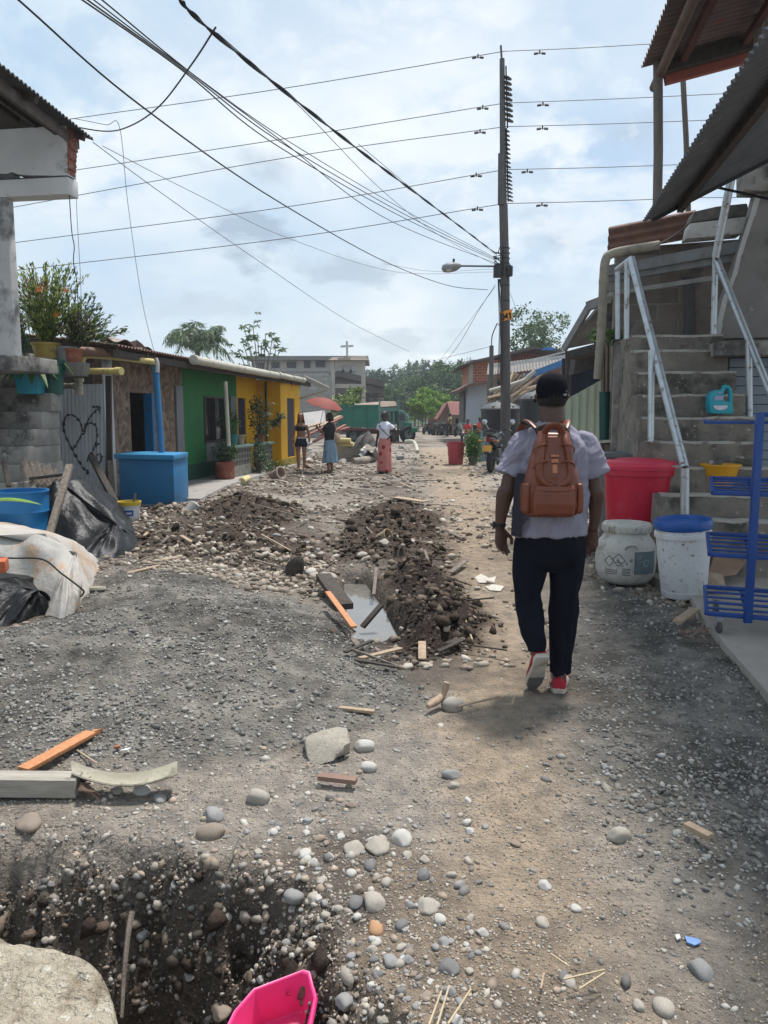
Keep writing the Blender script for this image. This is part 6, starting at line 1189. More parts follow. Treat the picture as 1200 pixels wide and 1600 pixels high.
protos = [tree('forest_tree', (-3, 112, 0), 9.5, 9, 5200, .36, FD, 'dark round-crowned tree in the front rank of the wood', 'tree', 'trees along the edge of the wood', 11, 12),
          tree('forest_tree', (6, 118, 0), 12.5, 8, 5200, .36, FD, 'taller dark tree rising above the front rank of the wood', 'tree', 'trees along the edge of the wood', 12, 12),
          tree('forest_tree', (1, 108, 0), 8, 8, 5200, .34, FD + FL, 'lighter green bushy tree in the front rank of the wood', 'tree', 'trees along the edge of the wood', 13, 12)]
labs = [p_['label'] for p_ in protos]
tops = [(575, 606, 118), (592, 600, 112), (608, 604, 108), (622, 602, 116), (636, 596, 122), (648, 592, 115), (660, 584, 110), (672, 580, 120), (684, 590, 112), (697, 578, 118), (708, 592, 106), (716, 574, 112), (725, 566, 108), (735, 580, 100), (560, 612, 112), (600, 618, 100), (640, 618, 98), (676, 606, 96), (706, 608, 92), (540, 612, 116)]
hs = [9.5, 12.5, 8]
for i, (px, py, Y) in enumerate(tops):
    k = i % 3; z_ = P(px, py, Y).z; q = P(px, 650, Y); s_ = z_ / (hs[k] * .97)
    if i < 3: o_ = protos[k]; o_.location = (q.x, Y, 0); o_.scale = (s_ * 1.0,) * 3; o_.rotation_euler.z = i
    else: dup(protos[k], (q.x, Y, 0), i * 1.3, labs[k], None, s_)
# far wooded rise
hx = np.linspace(-260, 260, 60); hy = np.linspace(118, 330, 40); HX, HY = np.meshgrid(hx, hy); HZ = -1 + 9 * sstep(118, 230, HY) * (.8 + .6 * fbm(HX * .012, HY * .012, 3, 77)) * sstep(-250, -60, -np.abs(HX - 30)) 
ii = np.arange(HX.size).reshape(HX.shape); F = np.stack([ii[:-1, :-1], ii[:-1, 1:], ii[1:, 1:], ii[1:, :-1]], -1).reshape(-1, 4)
hill = fast_mesh('hill', np.stack([HX, HY, HZ], -1).reshape(-1, 3), F, mat('hill_soil', (.05, .08, .03), (.035, .055, .025), scale=.2, rough=1, bump=0), smooth=True); struct(hill)
def hz(x, y): return -1 + 9 * sstep(118, 230, y) * (.8 + .6 * fbm(x * .012, y * .012, 3, 77)) * sstep(-250, -60, -np.abs(x - 30))
parts = []
for i in range(420):
    x_ = rng.uniform(-90, 80); y_ = rng.uniform(122, 230); px_ = x_ / y_ * FPX + 600
    z_ = float(hz(np.array([x_]), np.array([y_]))[0]); h_ = rng.uniform(4, 7.5) * (1 if px_ < 640 else 1.15); r_ = rng.uniform(2, 3.6)
    V, F, C = crown([(x_, y_, z_ + h_ * .65), (x_ + rng.normal(0, 1), y_, z_ + h_ * .85)], [(r_, r_, h_ * .36), (r_ * .6, r_ * .6, h_ * .25)], 260, .75, FD if rng.random() < .8 else FL, 1.6); parts.append((V, F, C))
V, F, C = join(*parts); wood = fast_mesh('forest', V, F, LEAF, C); tag(wood, 'dense dark green wood covering the rise behind the street', None, kind='stuff')
for i, (px, py, Y, s) in enumerate(((664, 606, 78, 1), (678, 622, 74, .9), (655, 628, 76, .8), (688, 616, 80, .9), (700, 625, 82, .8))):
    q = P(px, py, Y); lab = 'bright yellow-green bush in front of the dark wood'
    if i == 0: bb = tree('bright_bush', (q.x, Y, 0), q.z, 3.4, 2400, .3, [(.17, .29, .05), (.21, .33, .06), (.13, .23, .04)], lab, 'bush', 'bright bushes before the wood', 21, 9, .08); bz = q.z
    else: dup(bb, (q.x, Y, 0), i * 1.7, lab, None, q.z / bz)
# --- coconut palm
def frond(mb_pts, base_, d, ln, droop):
    d = Vector(d).normalized(); c_ = []
    for i in range(13): t = i / 12; c_.append(base_ + d * ln * t * (1 - .22 * t) + Vector((0, 0, ln * (.42 * t - droop * t * t)))) 
    return c_
pl = P(308, 546, 52); palm = thing('coconut_palm', (pl.x, 52, 0), 'coconut palm with drooping fronds rising behind the green house roof', 'palm'); top = Vector((pl.x, 52, pl.z + .1))
mb = MB(); mb.tube(spline([Vector((pl.x + .2, 52, 0)), Vector((pl.x + .15, 52, top.z * .5)), top], 6), .16, 9); mb.build('trunk', BARK, palm, smooth=50)
LPs, LDs, LS = [], [], []
for i in range(24):
    a = i * 2.39996; el = .3 + .5 * ((i * 7) % 24) / 24; ln = rng.uniform(2.8, 3.7); d = Vector((math.cos(a), math.sin(a), .15 + 1.3 * ((i * 5) % 24) / 24)); c_ = frond(None, top, d, ln, rng.uniform(.55, .95))
    mb = MB(); mb.tube(c_, [.035 - .0023 * k for k in range(13)], 4); mb.build('frond_rib', mat('palm_rib', (.16, .19, .08)), palm)
    for k in range(1, 13):
        t = (c_[k] - c_[k - 1]).normalized(); s = t.cross(Vector((0, 0, 1))).normalized()
        for sg_ in (-1, 1):
            for u_ in (0, .33, .66): LPs.append(c_[k - 1].lerp(c_[k], u_) - palm.location); LDs.append(t * .6 + s * sg_ + Vector((0, 0, -.75))); LS.append(.8 * math.sin(math.pi * (.12 + .8 * k / 13)) + .1)
V, F, C = leaves(LPs, np.array(LS), [(.10, .16, .08), (.07, .12, .06), (.15, .2, .11)], 9, 0, dirs=LDs); fast_mesh('fronds', V, F, LEAF, C, parent=palm)
# --- open umbrella-leaved tree
cb_ = P(408, 560, 44); ce = thing('cecropia_tree', (cb_.x, 44, 0), 'slender open tree with umbrella-like leaf clusters behind the white gutter', 'tree')
mb = MB(); base_ = Vector((cb_.x, 44, 0)); LPs, LDs, LS = [], [], []
tips = [(395, 508), (383, 518), (402, 520), (415, 522), (425, 532), (378, 530), (432, 541), (390, 538), (408, 536), (436, 550), (372, 545), (420, 548), (398, 552), (384, 556)]
for x, y_ in tips:
    tp_ = P(x, y_, 44 + rng.uniform(-.7, .7)); mb.tube(spline([base_ + Vector((0, 0, 1)), base_.lerp(Vector((tp_.x, tp_.y, 0)), .4) + Vector((0, 0, tp_.z * .6)), tp_], 5), [.05 - .003 * k for k in range(11)], 5)
    for c_ in range(4):
        q = tp_ + Vector(rng.normal(0, .22, 3)); 
        for k in range(9): a = k * .698; LPs.append(q - ce.location); LDs.append(Vector((math.cos(a), math.sin(a), -.25))); LS.append(rng.uniform(.2, .34))
mb.build('trunk', mat('pale_bark', (.17, .17, .15)), ce); V, F, C = leaves(LPs, np.array(LS), [(.11, .18, .09), (.08, .14, .07), (.15, .21, .12)], 2.6, 0, dirs=LDs); fast_mesh('crown', V, F, LEAF, C, parent=ce)
for i, (px, py, Y, w_) in enumerate(((372, 572, 40, 2.2), (345, 566, 42, 2.0), (440, 578, 48, 2.6))): q = P(px, py, Y); tree('garden_shrub', (q.x, Y, 0), q.z, w_, 1300, .2, GY + GG, ['pale green shrub under the umbrella-leaved tree', 'pale shrub touching the palm fronds above the gutter', 'loose green shrub against the pale two-storey building'][i], 'shrub', None, 30 + i, 7, .06)
q = P(548, 602, 50); tree('garden_shrub', (q.x, 50, 0), q.z, 3.2, 1800, .2, GY + G1, 'yellowish-green shrub growing inside the bell arch', 'shrub', None, 36, 8, .08)
q = P(852, 492, 60); tree('leafy_tree', (q.x, 60, 0), q.z + .2, 5.6, 5200, .24, [(.10, .17, .07), (.075, .13, .055), (.14, .2, .1), (.05, .09, .04)], 'spreading green tree above the dull brick gable', 'tree', None, 47, 12, .2)
# ================================================================== PEOPLE
def fuse(mb, voxel, org, smooth=6, warp=None):
    """weld overlapping limb volumes into one continuous skin"""
    me = bpy.data.meshes.new('skin'); me.from_pydata([p - org for p in mb.v], [], mb.f)
    bm = bmesh.new(); bm.from_mesh(me); bmesh.ops.recalc_face_normals(bm, faces=bm.faces); bm.to_mesh(me); bm.free()
    o = bpy.data.objects.new('skin', me); COL.objects.link(o)
    r_ = o.modifiers.new('r', 'REMESH'); r_.mode = 'VOXEL'; r_.voxel_size = voxel; s_ = o.modifiers.new('s', 'SMOOTH'); s_.iterations = smooth; s_.factor = .5
    dg = bpy.context.evaluated_depsgraph_get(); n_ = bpy.data.meshes.new_from_object(o.evaluated_get(dg)); bpy.data.objects.remove(o); bpy.data.meshes.remove(me)
    if warp:
        k = len(n_.vertices); c_ = np.empty(k * 3, np.float32); nn = np.empty(k * 3, np.float32); n_.vertices.foreach_get('co', c_); n_.vertices.foreach_get('normal', nn)
        c_ = c_.reshape(-1, 3); nn = nn.reshape(-1, 3); c_ += nn * warp(c_)[:, None]; n_.vertices.foreach_set('co', c_.ravel().astype(np.float32)); n_.update()
    n_.polygons.foreach_set('use_smooth', [True] * len(n_.polygons)); return n_
def part_mesh(name, me, m_, parent): me.name = name; me.materials.clear(); me.materials.append(m_); o = bpy.data.objects.new(name, me); COL.objects.link(o); o.parent = parent; return o
def erings(mb, rows, n=20, p_=2.2):
    """stack of rounded rings (z, rx, ry, cx, cy)"""
    def pt(r_, t): c_, s_ = math.cos(t), math.sin(t); return Vector((r_[3] + r_[1] * math.copysign(abs(c_) ** (2 / p_), c_), r_[4] + r_[2] * math.copysign(abs(s_) ** (2 / p_), s_), r_[0]))
    mb.loft([[pt(r_, 2 * math.pi * j / n) for j in range(n)] for r_ in rows])
def limb(mb, pts, rad, n=12, sub=5):
    c_ = spline(pts, sub); k = len(c_); rs = [float(np.interp(i / (k - 1), np.linspace(0, 1, len(rad)), rad)) for i in range(k)]; mb.tube(c_, rs, n)
def hand(mb, wr, d, pn, thumb_side, s=1., curl=.5):
    """palm, four unequal bent fingers and a side thumb; d finger direction, pn palm normal, thumb_side +-1 along the cross axis"""
    wr, d, pn = Vector(wr), Vector(d).normalized(), Vector(pn).normalized(); a = d.cross(pn).normalized() * thumb_side; pn = (pn - d * pn.dot(d)).normalized()
    mb.loft([[wr + d * L_ * s + a * (math.cos(t) * w_ + off) * s + pn * math.sin(t) * h_ * s for t in (2 * math.pi * j / 12 for j in range(12))] for L_, w_, h_, off in ((-.02, .026, .02, 0), (.015, .031, .017, 0), (.05, .041, .015, .002), (.085, .041, .013, 0), (.098, .034, .009, 0))])
    for i, (ln, off) in enumerate(((.072, .029), (.08, .010), (.074, -.010), (.058, -.028))):
        b_ = wr + d * (.085 - .006 * abs(i - 1)) * s + a * off * s; pts = [b_ - d * .02 * s]; q = b_; ang = .12 + curl * .25
        for k in range(3): dd = d * math.cos(ang) + pn * math.sin(ang) + a * (off * .9 if k == 0 else 0); pts.append(q); q = q + dd * ln * s * (.44, .32, .24)[k]; ang += curl * (.75 + .1 * i)
        pts.append(q); mb.tube(spline(pts, 3), [.0092 * s * (1 - .018 * k) for k in range(len(spline(pts, 3)))], 8)
    b_ = wr + d * .022 * s + a * .026 * s; td = (d * .75 + a * .62 + pn * .25).normalized(); mb.tube(spline([b_ - td * .01, b_ + td * .03 * s, b_ + td * .055 * s + d * .004, b_ + (td * .6 + d * .5).normalized() * .088 * s], 3), [.0135 * s, .0135 * s, .0125 * s, .0115 * s, .011 * s, .0105 * s, .0105 * s, .0098 * s, .009 * s, .0085 * s], 8)
def head(mb, c_, s=1., fwd=Vector((0, 1, 0)), nose=True):
    """skull, jaw, nose, lips and ears; c_ is the chin-to-crown centre"""
    c_ = Vector(c_); f = Vector(fwd).normalized(); r_ = f.cross(Vector((0, 0, 1))).normalized()
    def P3(x, y, z): return c_ + (r_ * x + f * y + Vector((0, 0, z))) * s
    rows = [(-.118, .028, .03, .062), (-.10, .044, .055, .045), (-.06, .060, .078, .026), (-.02, .070, .092, .012), (.02, .075, .098, .004), (.06, .074, .096, 0), (.09, .062, .08, -.004), (.108, .042, .055, -.006), (.118, .015, .02, -.006)]
    mb.loft([[P3(rx * math.cos(t), cy + ry * math.sin(t), z) for t in (2 * math.pi * j / 18 for j in range(18))] for z, rx, ry, cy in rows])
    mb.tube([P3(0, .098, .012), P3(0, .112, -.022), P3(0, .104, -.034)], [.008 * s, .014 * s, .012 * s], 8)
    mb.tube([P3(-.022, .092, -.066), P3(0, .101, -.064), P3(.022, .092, -.066)], [.006 * s, .009 * s, .006 * s], 7)
    for sx in (-1, 1): mb.tube([P3(sx * .074, -.004, .02), P3(sx * .084, -.012, .0), P3(sx * .074, -.002, -.028)], [(.011 * s), (.017 * s), (.009 * s)], 8)
    return P3
def eyes(P3, parent, s=1.):
    for sx in (-1, 1):
        mb = MB(); mb.lathe(P3(sx * .031, .086, .008), [(.002, -.012), (.012, -.006), (.014, 0), (.012, .006), (.002, .012)], 12); e_ = mb.build('eye', mat('eye_white', (.5, .48, .45), rough=.2, bump=0), parent, smooth=True)
        mb = MB(); mb.lathe(P3(sx * .031, .0985, .008), [(.006, -.002), (.005, .002), (.001, .0025)], 10, axis=P3(0, 1, 0) - P3(0, 0, 0)); mb.build('iris', mat('dark_iris', (.012, .009, .008), rough=.1, bump=0), e_, smooth=True)
SKIN = mat('dark_brown_skin', (.088, .045, .031), (.066, .034, .024), scale=14, rough=.5, bump=.06, bscale=120, spec=.4)

# ------------------------------------------------------------------ the man with the backpack
MX, MYY = P(855, 1075, 4.1).x, 4.12; MO = Vector((MX, MYY, H(MX, MYY) + .0))
man = thing('person', MO, 'man walking away in a lavender T-shirt, dark trousers, dark cap and red trainers', 'person')
def nm(): q = MB(); q.x = Matrix.Translation(MO); return q
b = nm()
erings(b, [(.74, .12, .09, 0, 0), (.84, .155, .105, 0, 0), (.95, .15, .10, 0, 0), (1.08, .14, .098, 0, .005), (1.22, .16, .105, 0, .008), (1.33, .165, .095, 0, 0), (1.40, .12, .07, 0, -.005), (1.45, .06, .05, 0, -.005)])
limb(b, [(0, -.012, 1.42), (-.006, -.006, 1.50), (-.012, .012, 1.58)], [.068, .065, .065], 14)
P3 = head(b, (-.012, .012, 1.622), .97)
LW, RW = (-.272, .02, .915), (.238, .03, .905)
limb(b, [(-.12, 0, 1.365), (-.168, .0, 1.33), (-.216, .002, 1.215), (-.244, -.008, 1.10)], [.046, .046, .043, .044, .043]); limb(b, [(-.248, -.016, 1.13), (-.257, .0, 1.07), (-.268, .012, .98), LW], [.044, .047, .038, .030, .028])
limb(b, [(.12, 0, 1.365), (.165, -.005, 1.335), (.206, .0, 1.215), (.236, -.015, 1.10)], [.046, .046, .043, .044, .043]); limb(b, [(.234, -.016, 1.13), (.24, .0, 1.07), (.242, .014, .98), RW], [.044, .047, .038, .030, .028])
for w_, sx in ((LW, -1), (RW, 1)):
    d = Vector((-.10 * sx, .03, -1)); pn = Vector((-.45 * sx, -.88, 0)); a = d.normalized().cross(pn.normalized()); hand(b, w_, d, pn, 1 if a.x * sx < 0 else -1, 1.0, .45)
limb(b, [(-.09, 0, .82), (-.105, .02, .53), (-.075, -.085, .28)], [.085, .075, .055, .05, .036]); limb(b, [(.09, .02, .82), (.095, .04, .47), (.072, .02, .10)], [.085, .075, .055, .05, .036])
limb(b, [(-.077, -.083, .285), (-.07, -.085, .24), (-.062, .0, .11)], [.034, .034, .022], 10); limb(b, [(.072, .02, .12), (.072, .01, .06), (.082, .17, .04)], [.036, .04, .026], 10)
body = part_mesh('body', fuse(b, .0048, MO, 3), SKIN, man); eyes(lambda x, y, z: P3(x, y, z) + MO, man)
def folds(c_):
    z = c_[:, 2]; a = np.arctan2(c_[:, 1], c_[:, 0]); f = (vnoise(a * 2.2 + z * 5, z * 7 + 3, 51) - .5) * .034 + (fbm(a * 5 - z * 11, z * 11, 3, 52, True) - .5) * .024
    return f * (.5 + .5 * sstep(.86, .95, z)) + .0015 * np.sin(a * 9 + z * 3) * sstep(1.08, .88, z)
s = nm()
erings(s, [(.885, .200, .135, -.008, 0), (.892, .202, .137, -.008, 0), (.95, .196, .136, -.006, 0), (1.06, .188, .132, 0, 0), (1.18, .186, .132, .0, 0), (1.28, .190, .128, .0, -.004), (1.36, .188, .115, .0, -.006), (1.41, .155, .095, -.002, -.008), (1.45, .105, .078, -.004, -.006), (1.478, .070, .066, -.006, -.004)], 28)
for sx in (-1, 1): 
    c_ = spline([(sx * .12, -.004, 1.375), (sx * .170, -.008, 1.355), (sx * (.197 if sx < 0 else .185), -.014, 1.295), (sx * (.232 if sx < 0 else .218), -.018, 1.205)], 5); k = len(c_)
    s.tube([p + Vector((.004, 0, 0)) for p in c_], [(float(np.interp(i / (k - 1), [0, .4, .7, 1], [.058, .060, .056, .061])), float(np.interp(i / (k - 1), [0, .4, .7, 1], [.064, .068, .072, .08]))) for i in range(k)], 18)
SHIRT = mat('lavender_cotton', (.265, .255, .315), (.225, .216, .27), scale=7, rough=.9, bump=.12, bscale=60, spec=.15)
part_mesh('shirt', fuse(s, .0065, MO, 4, folds), SHIRT, man)
m_ = nm(); m_.lathe((-.006, -.004, 1.468), [(.066, 0), (.073, .006), (.070, .016), (.063, .018)], 22, sq=.95); m_.build('collar', SHIRT, man, smooth=60)
m_ = nm(); m_.prism([(-.190, -.09, 1.22), (-.165, -.12, 1.22), (-.178, -.125, .885), (-.205, -.09, .885)], (-.02, .03, 0)); m_.build('side_panel', mat('dark_lining', (.02, .018, .03), bump=.1), man, bevel=.006)
def crease(c_):
    z = c_[:, 2]; a = np.arctan2(c_[:, 1], c_[:, 0] - np.sign(c_[:, 0]) * .1); return (vnoise(a * 1.6 + z * 3, z * 9, 61) - .5) * .024 + (vnoise(a * 3, z * 22, 62) - .5) * .016 * (sstep(.62, .5, z) * sstep(.4, .46, z) + sstep(.3, .12, z))
t_ = nm(); erings(t_, [(.69, .10, .07, 0, .01), (.735, .178, .115, 0, .005), (.80, .188, .125, 0, 0), (.87, .186, .125, -.004, 0), (.92, .175, .118, -.004, 0)], 24)
def leg(pts, rx):
    c_ = spline(pts, 6); k = len(c_); t_.tube(c_, [(float(np.interp(i / (k - 1), np.linspace(0, 1, len(rx)), rx)), float(np.interp(i / (k - 1), np.linspace(0, 1, len(rx)), rx)) * 1.12) for i in range(k)], 16)
leg([(-.10, 0, .84), (-.107, .018, .66), (-.108, .03, .52), (-.098, -.03, .39), (-.082, -.08, .30), (-.079, -.09, .258)], [.097, .090, .080, .070, .064, .052, .046]); leg([(.095, .01, .84), (.098, .03, .66), (.093, .045, .48), (.085, .035, .30), (.076, .022, .16), (.074, .018, .10)], [.097, .090, .082, .074, .064, .052, .048])
part_mesh('trousers', fuse(t_, .008, MO, 4, crease), mat('navy_jersey', (.0075, .009, .016), (.0055, .0065, .012), scale=9, rough=.92, bump=.15, bscale=60, spec=.12), man)
# trainers
def shoe(mtx, nme):
    def q_(): q = MB(); q.x = Matrix.Translation(MO) @ mtx; return q
    prof = [(-.072, .030, .075), (-.05, .038, .088), (0, .039, .088), (.05, .041, .07), (.10, .046, .055), (.16, .048, .046), (.20, .040, .038), (.222, .02, .024)]
    u_ = q_(); u_.loft([[Vector((math.cos(a) * w_ + (.006 if y > .1 else 0), y, .022 + max(0, math.sin(a)) ** .8 * (h_ - .022) if math.sin(a) > 0 else .022)) for a in (2 * math.pi * j / 16 for j in range(16))] for y, w_, h_ in prof])
    sh_ = u_.build(nme, mat('red_knit', (.40, .018, .035), (.30, .012, .028), scale=30, rough=.75, bump=.2, bscale=120), man, smooth=60)
    u_ = q_(); out_ = [(-.03, -.076), (.03, -.076), (.043, -.045), (.037, .02), (.052, .11), (.05, .17), (.034, .215), (.008, .236), (-.022, .225), (-.042, .18), (-.043, .11), (-.034, .02), (-.041, -.045)]; u_.prism([(x, y, -.004) for x, y in out_], (0, 0, .030)); so = u_.build('sole', mat('cream_foam', (.52, .47, .40), (.40, .36, .31), scale=12, rough=.75, bump=.2, stain=(10, .56, .66, (.24, .2, .17))), sh_, bevel=.007)
    u_ = q_(); u_.prism([(x * .9, y, -.0065) for x, y in out_ if y > .05], (0, 0, .0015)); u_.build('tread', mat('worn_grey_rubber', (.155, .15, .15), (.10, .098, .098), scale=20, bump=.4, bscale=80), so)
    for k in range(3):
        for sx in (-1, 1):
            u_ = q_(); pr = []
            for t in np.linspace(0, 1, 6): y = .035 + k * .026 + t * .028; w_, h_ = float(np.interp(y, [p[0] for p in prof], [p[1] for p in prof])), float(np.interp(y, [p[0] for p in prof], [p[2] for p in prof])); a = .25 + t * .95; p = Vector((sx * math.cos(a) * (w_ + .0015) + (.003 if y > .05 else 0), y, .022 + math.sin(a) ** .8 * (h_ - .02))); pr.append(p)
            for i in range(5): u_.bar(pr[i], pr[i + 1], .012, .003, up=(sx, 0, .5))
            u_.build('stripe', mat('white_stripe', (.62, .6, .6), bump=0), sh_)
    u_ = q_(); u_.lathe((0, -.012, .08), [(.036, -.01), (.040, .0), (.037, .012), (.032, .05)], 16); u_.build('sock', mat('dark_sock', (.03, .03, .035), (.2, .2, .2), scale=20), sh_, smooth=60)
    return sh_
shoe(Matrix.Translation((.074, .02, .008)) @ Matrix.Rotation(R(-14), 4, 'Z'), 'shoe')
shoe(Matrix.Translation((-.062, -.105, .185)) @ Matrix.Rotation(R(6), 4, 'Z') @ Matrix.Rotation(R(-53), 4, 'X'), 'shoe')
# cap, hair, watch
CAP = mat('dark_cap_cloth', (.008, .009, .013), (.004, .0045, .007), scale=40, rough=.95, bump=.25, bscale=70, spec=.08)
m_ = nm(); m_.lathe((-.012, .008, 1.59), [(.078, .02), (.0815, .022), (.083, .055), (.082, .085), (.076, .115), (.062, .137), (.042, .149), (.018, .155), (.004, .156)], 28, sq=1.2); m_.build('cap', CAP, man, smooth=60)
m_ = nm(); m_.grid(lambda u_, v_: Vector((-.012 + (u_ - .5) * .155, .095 + v_ * .085 * math.sqrt(max(0, 1 - (2 * u_ - 1) ** 2)) + .02 * math.sqrt(max(0, 1 - (2 * u_ - 1) ** 2)), 1.628 - .018 * (2 * u_ - 1) ** 2 - .02 * v_)), 12, 4, .004); m_.build('brim', CAP, man, smooth=60)
m_ = nm(); 
for sx in (.35, 1): m_.tube([(.05, -.068, 1.655 - .02 * sx), (.042, -.078, 1.652 - .02 * sx)], .003, 6)
m_.box((.035, -.088, 1.628), (.022, .006, .012), rz=.6); m_.build('cap_buckle', mat('dull_buckle', (.20, .20, .22), rough=.3, metal=.8, bump=0), man)
m_ = nm(); m_.lathe((-.012, .004, 1.56), [(.066, .012), (.074, .03), (.079, .055), (.079, .08)], 22, sq=1.2, cap=False); m_.build('hair', mat('cropped_black_hair', (.014, .012, .011), rough=.9, bump=.5, bscale=200), man, smooth=60)
m_ = nm(); wv = Vector(LW) + Vector((-.001, 0, .018)); m_.lathe(wv, [(.030, -.011), (.0325, -.009), (.0325, .009), (.030, .011)], 20, axis=(.1, -.05, 1)); m_.box(wv + Vector((-.033, .0, 0)), (.010, .032, .034)); m_.build('wristwatch', mat('black_rubber', (.012, .012, .013), rough=.5), man, bevel=.003)

# ------------------------------------------------------------------ the backpack (worn, so a thing of its own)
LEA = mat('tan_leather', (.172, .042, .016), (.128, .031, .012), scale=6, rough=.40, bump=.14, bscale=45, spec=.5, stain=(7, .62, .76, (.20, .06, .027)))
BO = MO + Vector((-.045, -.135, .02)); bp = thing('backpack', BO + Vector((0, 0, .98)), 'tan leather backpack with a front pocket worn by the walking man', 'backpack')
def bm_(): q = MB(); q.x = Matrix.Translation(BO) @ Matrix.Diagonal((.90, 1, 1, 1)); return q
q = bm_(); erings(q, [(.985, .125, .040, 0, -.055), (.998, .150, .062, 0, -.058), (1.04, .162, .075, 0, -.06), (1.12, .163, .078, 0, -.06), (1.19, .150, .075, 0, -.058), (1.26, .128, .068, 0, -.052), (1.33, .108, .058, 0, -.044), (1.38, .095, .05, 0, -.036), (1.41, .075, .038, 0, -.03), (1.42, .05, .022, 0, -.028)], 28, 2.9)
for sx in (-1, 1):
    q.tube(spline([(sx * .062, -.055, 1.41), (sx * .07, -.098, 1.36), (sx * .082, -.118, 1.29), (sx * .088, -.128, 1.21), (sx * .06, -.137, 1.165), (sx * .01, -.139, 1.15)], 5), [(.030 - .0006 * i, .026 - .0006 * i) for i in range(26)], 12)
mainb = part_mesh('main_bag', fuse(q, .005, bp.location, 4, lambda c_: (vnoise(c_[:, 0] * 22 + c_[:, 2] * 9, c_[:, 2] * 17, 71) - .5) * .006), LEA, bp)
for sx in (-1, 1):
    for a, b_ in ((1.345, -.106), (1.262, -.124)): q = bm_(); q.tube(spline([(sx * .04, b_ + .004, a + .004), (sx * .055, b_ - .024, a + .013), (sx * .08, b_ - .03, a + .012), (sx * .108, b_ - .006, a - .006), (sx * .118, b_ + .03, a - .03)], 4), .004, 6); q.build('seam', mat('brown_piping', (.19, .055, .025), (.15, .045, .02), rough=.5), bp, smooth=True)
q = bm_(); erings(q, [(.998, .10, .018, 0, -.125), (1.01, .117, .028, 0, -.128), (1.06, .122, .032, 0, -.13), (1.12, .120, .029, 0, -.13), (1.148, .112, .02, 0, -.128), (1.154, .10, .012, 0, -.126)], 24, 3.2)
part_mesh('front_pocket', fuse(q, .0045, bp.location, 3), LEA, bp)
q = bm_(); q.tube(spline([(-.112, -.142, 1.135), (-.05, -.160, 1.128), (.05, -.160, 1.128), (.112, -.142, 1.135)], 5), [(.004, .004)] * 16, 6); q.tube(spline([(-.118, -.14, 1.15), (-.112, -.148, 1.06), (-.10, -.145, 1.0)], 5), .0035, 6); q.tube(spline([(.118, -.14, 1.15), (.112, -.148, 1.06), (.10, -.145, 1.0)], 5), .0035, 6); q.build('piping', mat('brown_piping', (.19, .055, .025), (.15, .045, .02), rough=.5), bp, smooth=True)
for sx in (-1, 1):
    q = bm_(); erings(q, [(1.005, .018, .045, sx * .145, -.07), (1.02, .026, .055, sx * .15, -.07), (1.10, .027, .057, sx * .15, -.07), (1.155, .024, .055, sx * .147, -.07), (1.16, .018, .05, sx * .146, -.07)], 18, 3); part_mesh('side_pocket', fuse(q, .005, bp.location, 3), LEA, bp)
    q = bm_(); q.tube(spline([(sx * .05, -.03, 1.40), (sx * .075, -.005, 1.435), (sx * .105, .06, 1.468), (sx * .118, .14, 1.462), (sx * .128, .235, 1.40), (sx * .135, .262, 1.28)], 6), [(.026, .007)] * 31, 10); q.build('shoulder_strap', LEA, bp, smooth=60)
    q = bm_(); q.tube(spline([(sx * .05, -.024, 1.394), (sx * .075, .002, 1.428), (sx * .105, .063, 1.461), (sx * .118, .136, 1.456)], 6), [(.033, .005)] * 19, 10); q.build('strap_lining', mat('dark_webbing', (.035, .022, .018)), bp, smooth=60)
q = bm_(); q.tube(spline([(-.055, -.045, 1.375), (-.05, -.075, 1.415), (-.025, -.09, 1.445), (.02, -.09, 1.448), (.048, -.075, 1.415), (.055, -.05, 1.36)], 6), [(.021, .009)] * 31, 12); q.build('handle', LEA, bp, smooth=60)
q = bm_(); q.prism([(-.045, -.083, 1.395), (.045, -.083, 1.395), (.04, -.128, 1.20), (-.04, -.128, 1.20)], (0, .03, .005)); q.build('flap', LEA, bp, bevel=.008)
q = bm_(); q.box((0, -.118, 1.30), (.045, .008, .012), rx=-.22); q.box((0, -.122, 1.275), (.04, .006, .02), rx=-.22); q.box((-.0, -.129, 1.235), (.028, .006, .045), rx=-.2); q.build('buckle_tab', mat('embossed_tan', (.43, .17, .085), (.33, .12, .055), scale=50, rough=.35), bp, bevel=.002)
q = bm_(); q.tube(spline([(-.09, -.02, 1.42), (-.03, -.03, 1.445), (.05, -.03, 1.443), (.09, -.02, 1.41)], 5), [(.012, .020)] * 16, 10); q.build('top_opening', mat('dark_webbing', (.035, .022, .018)), bp, smooth=60)

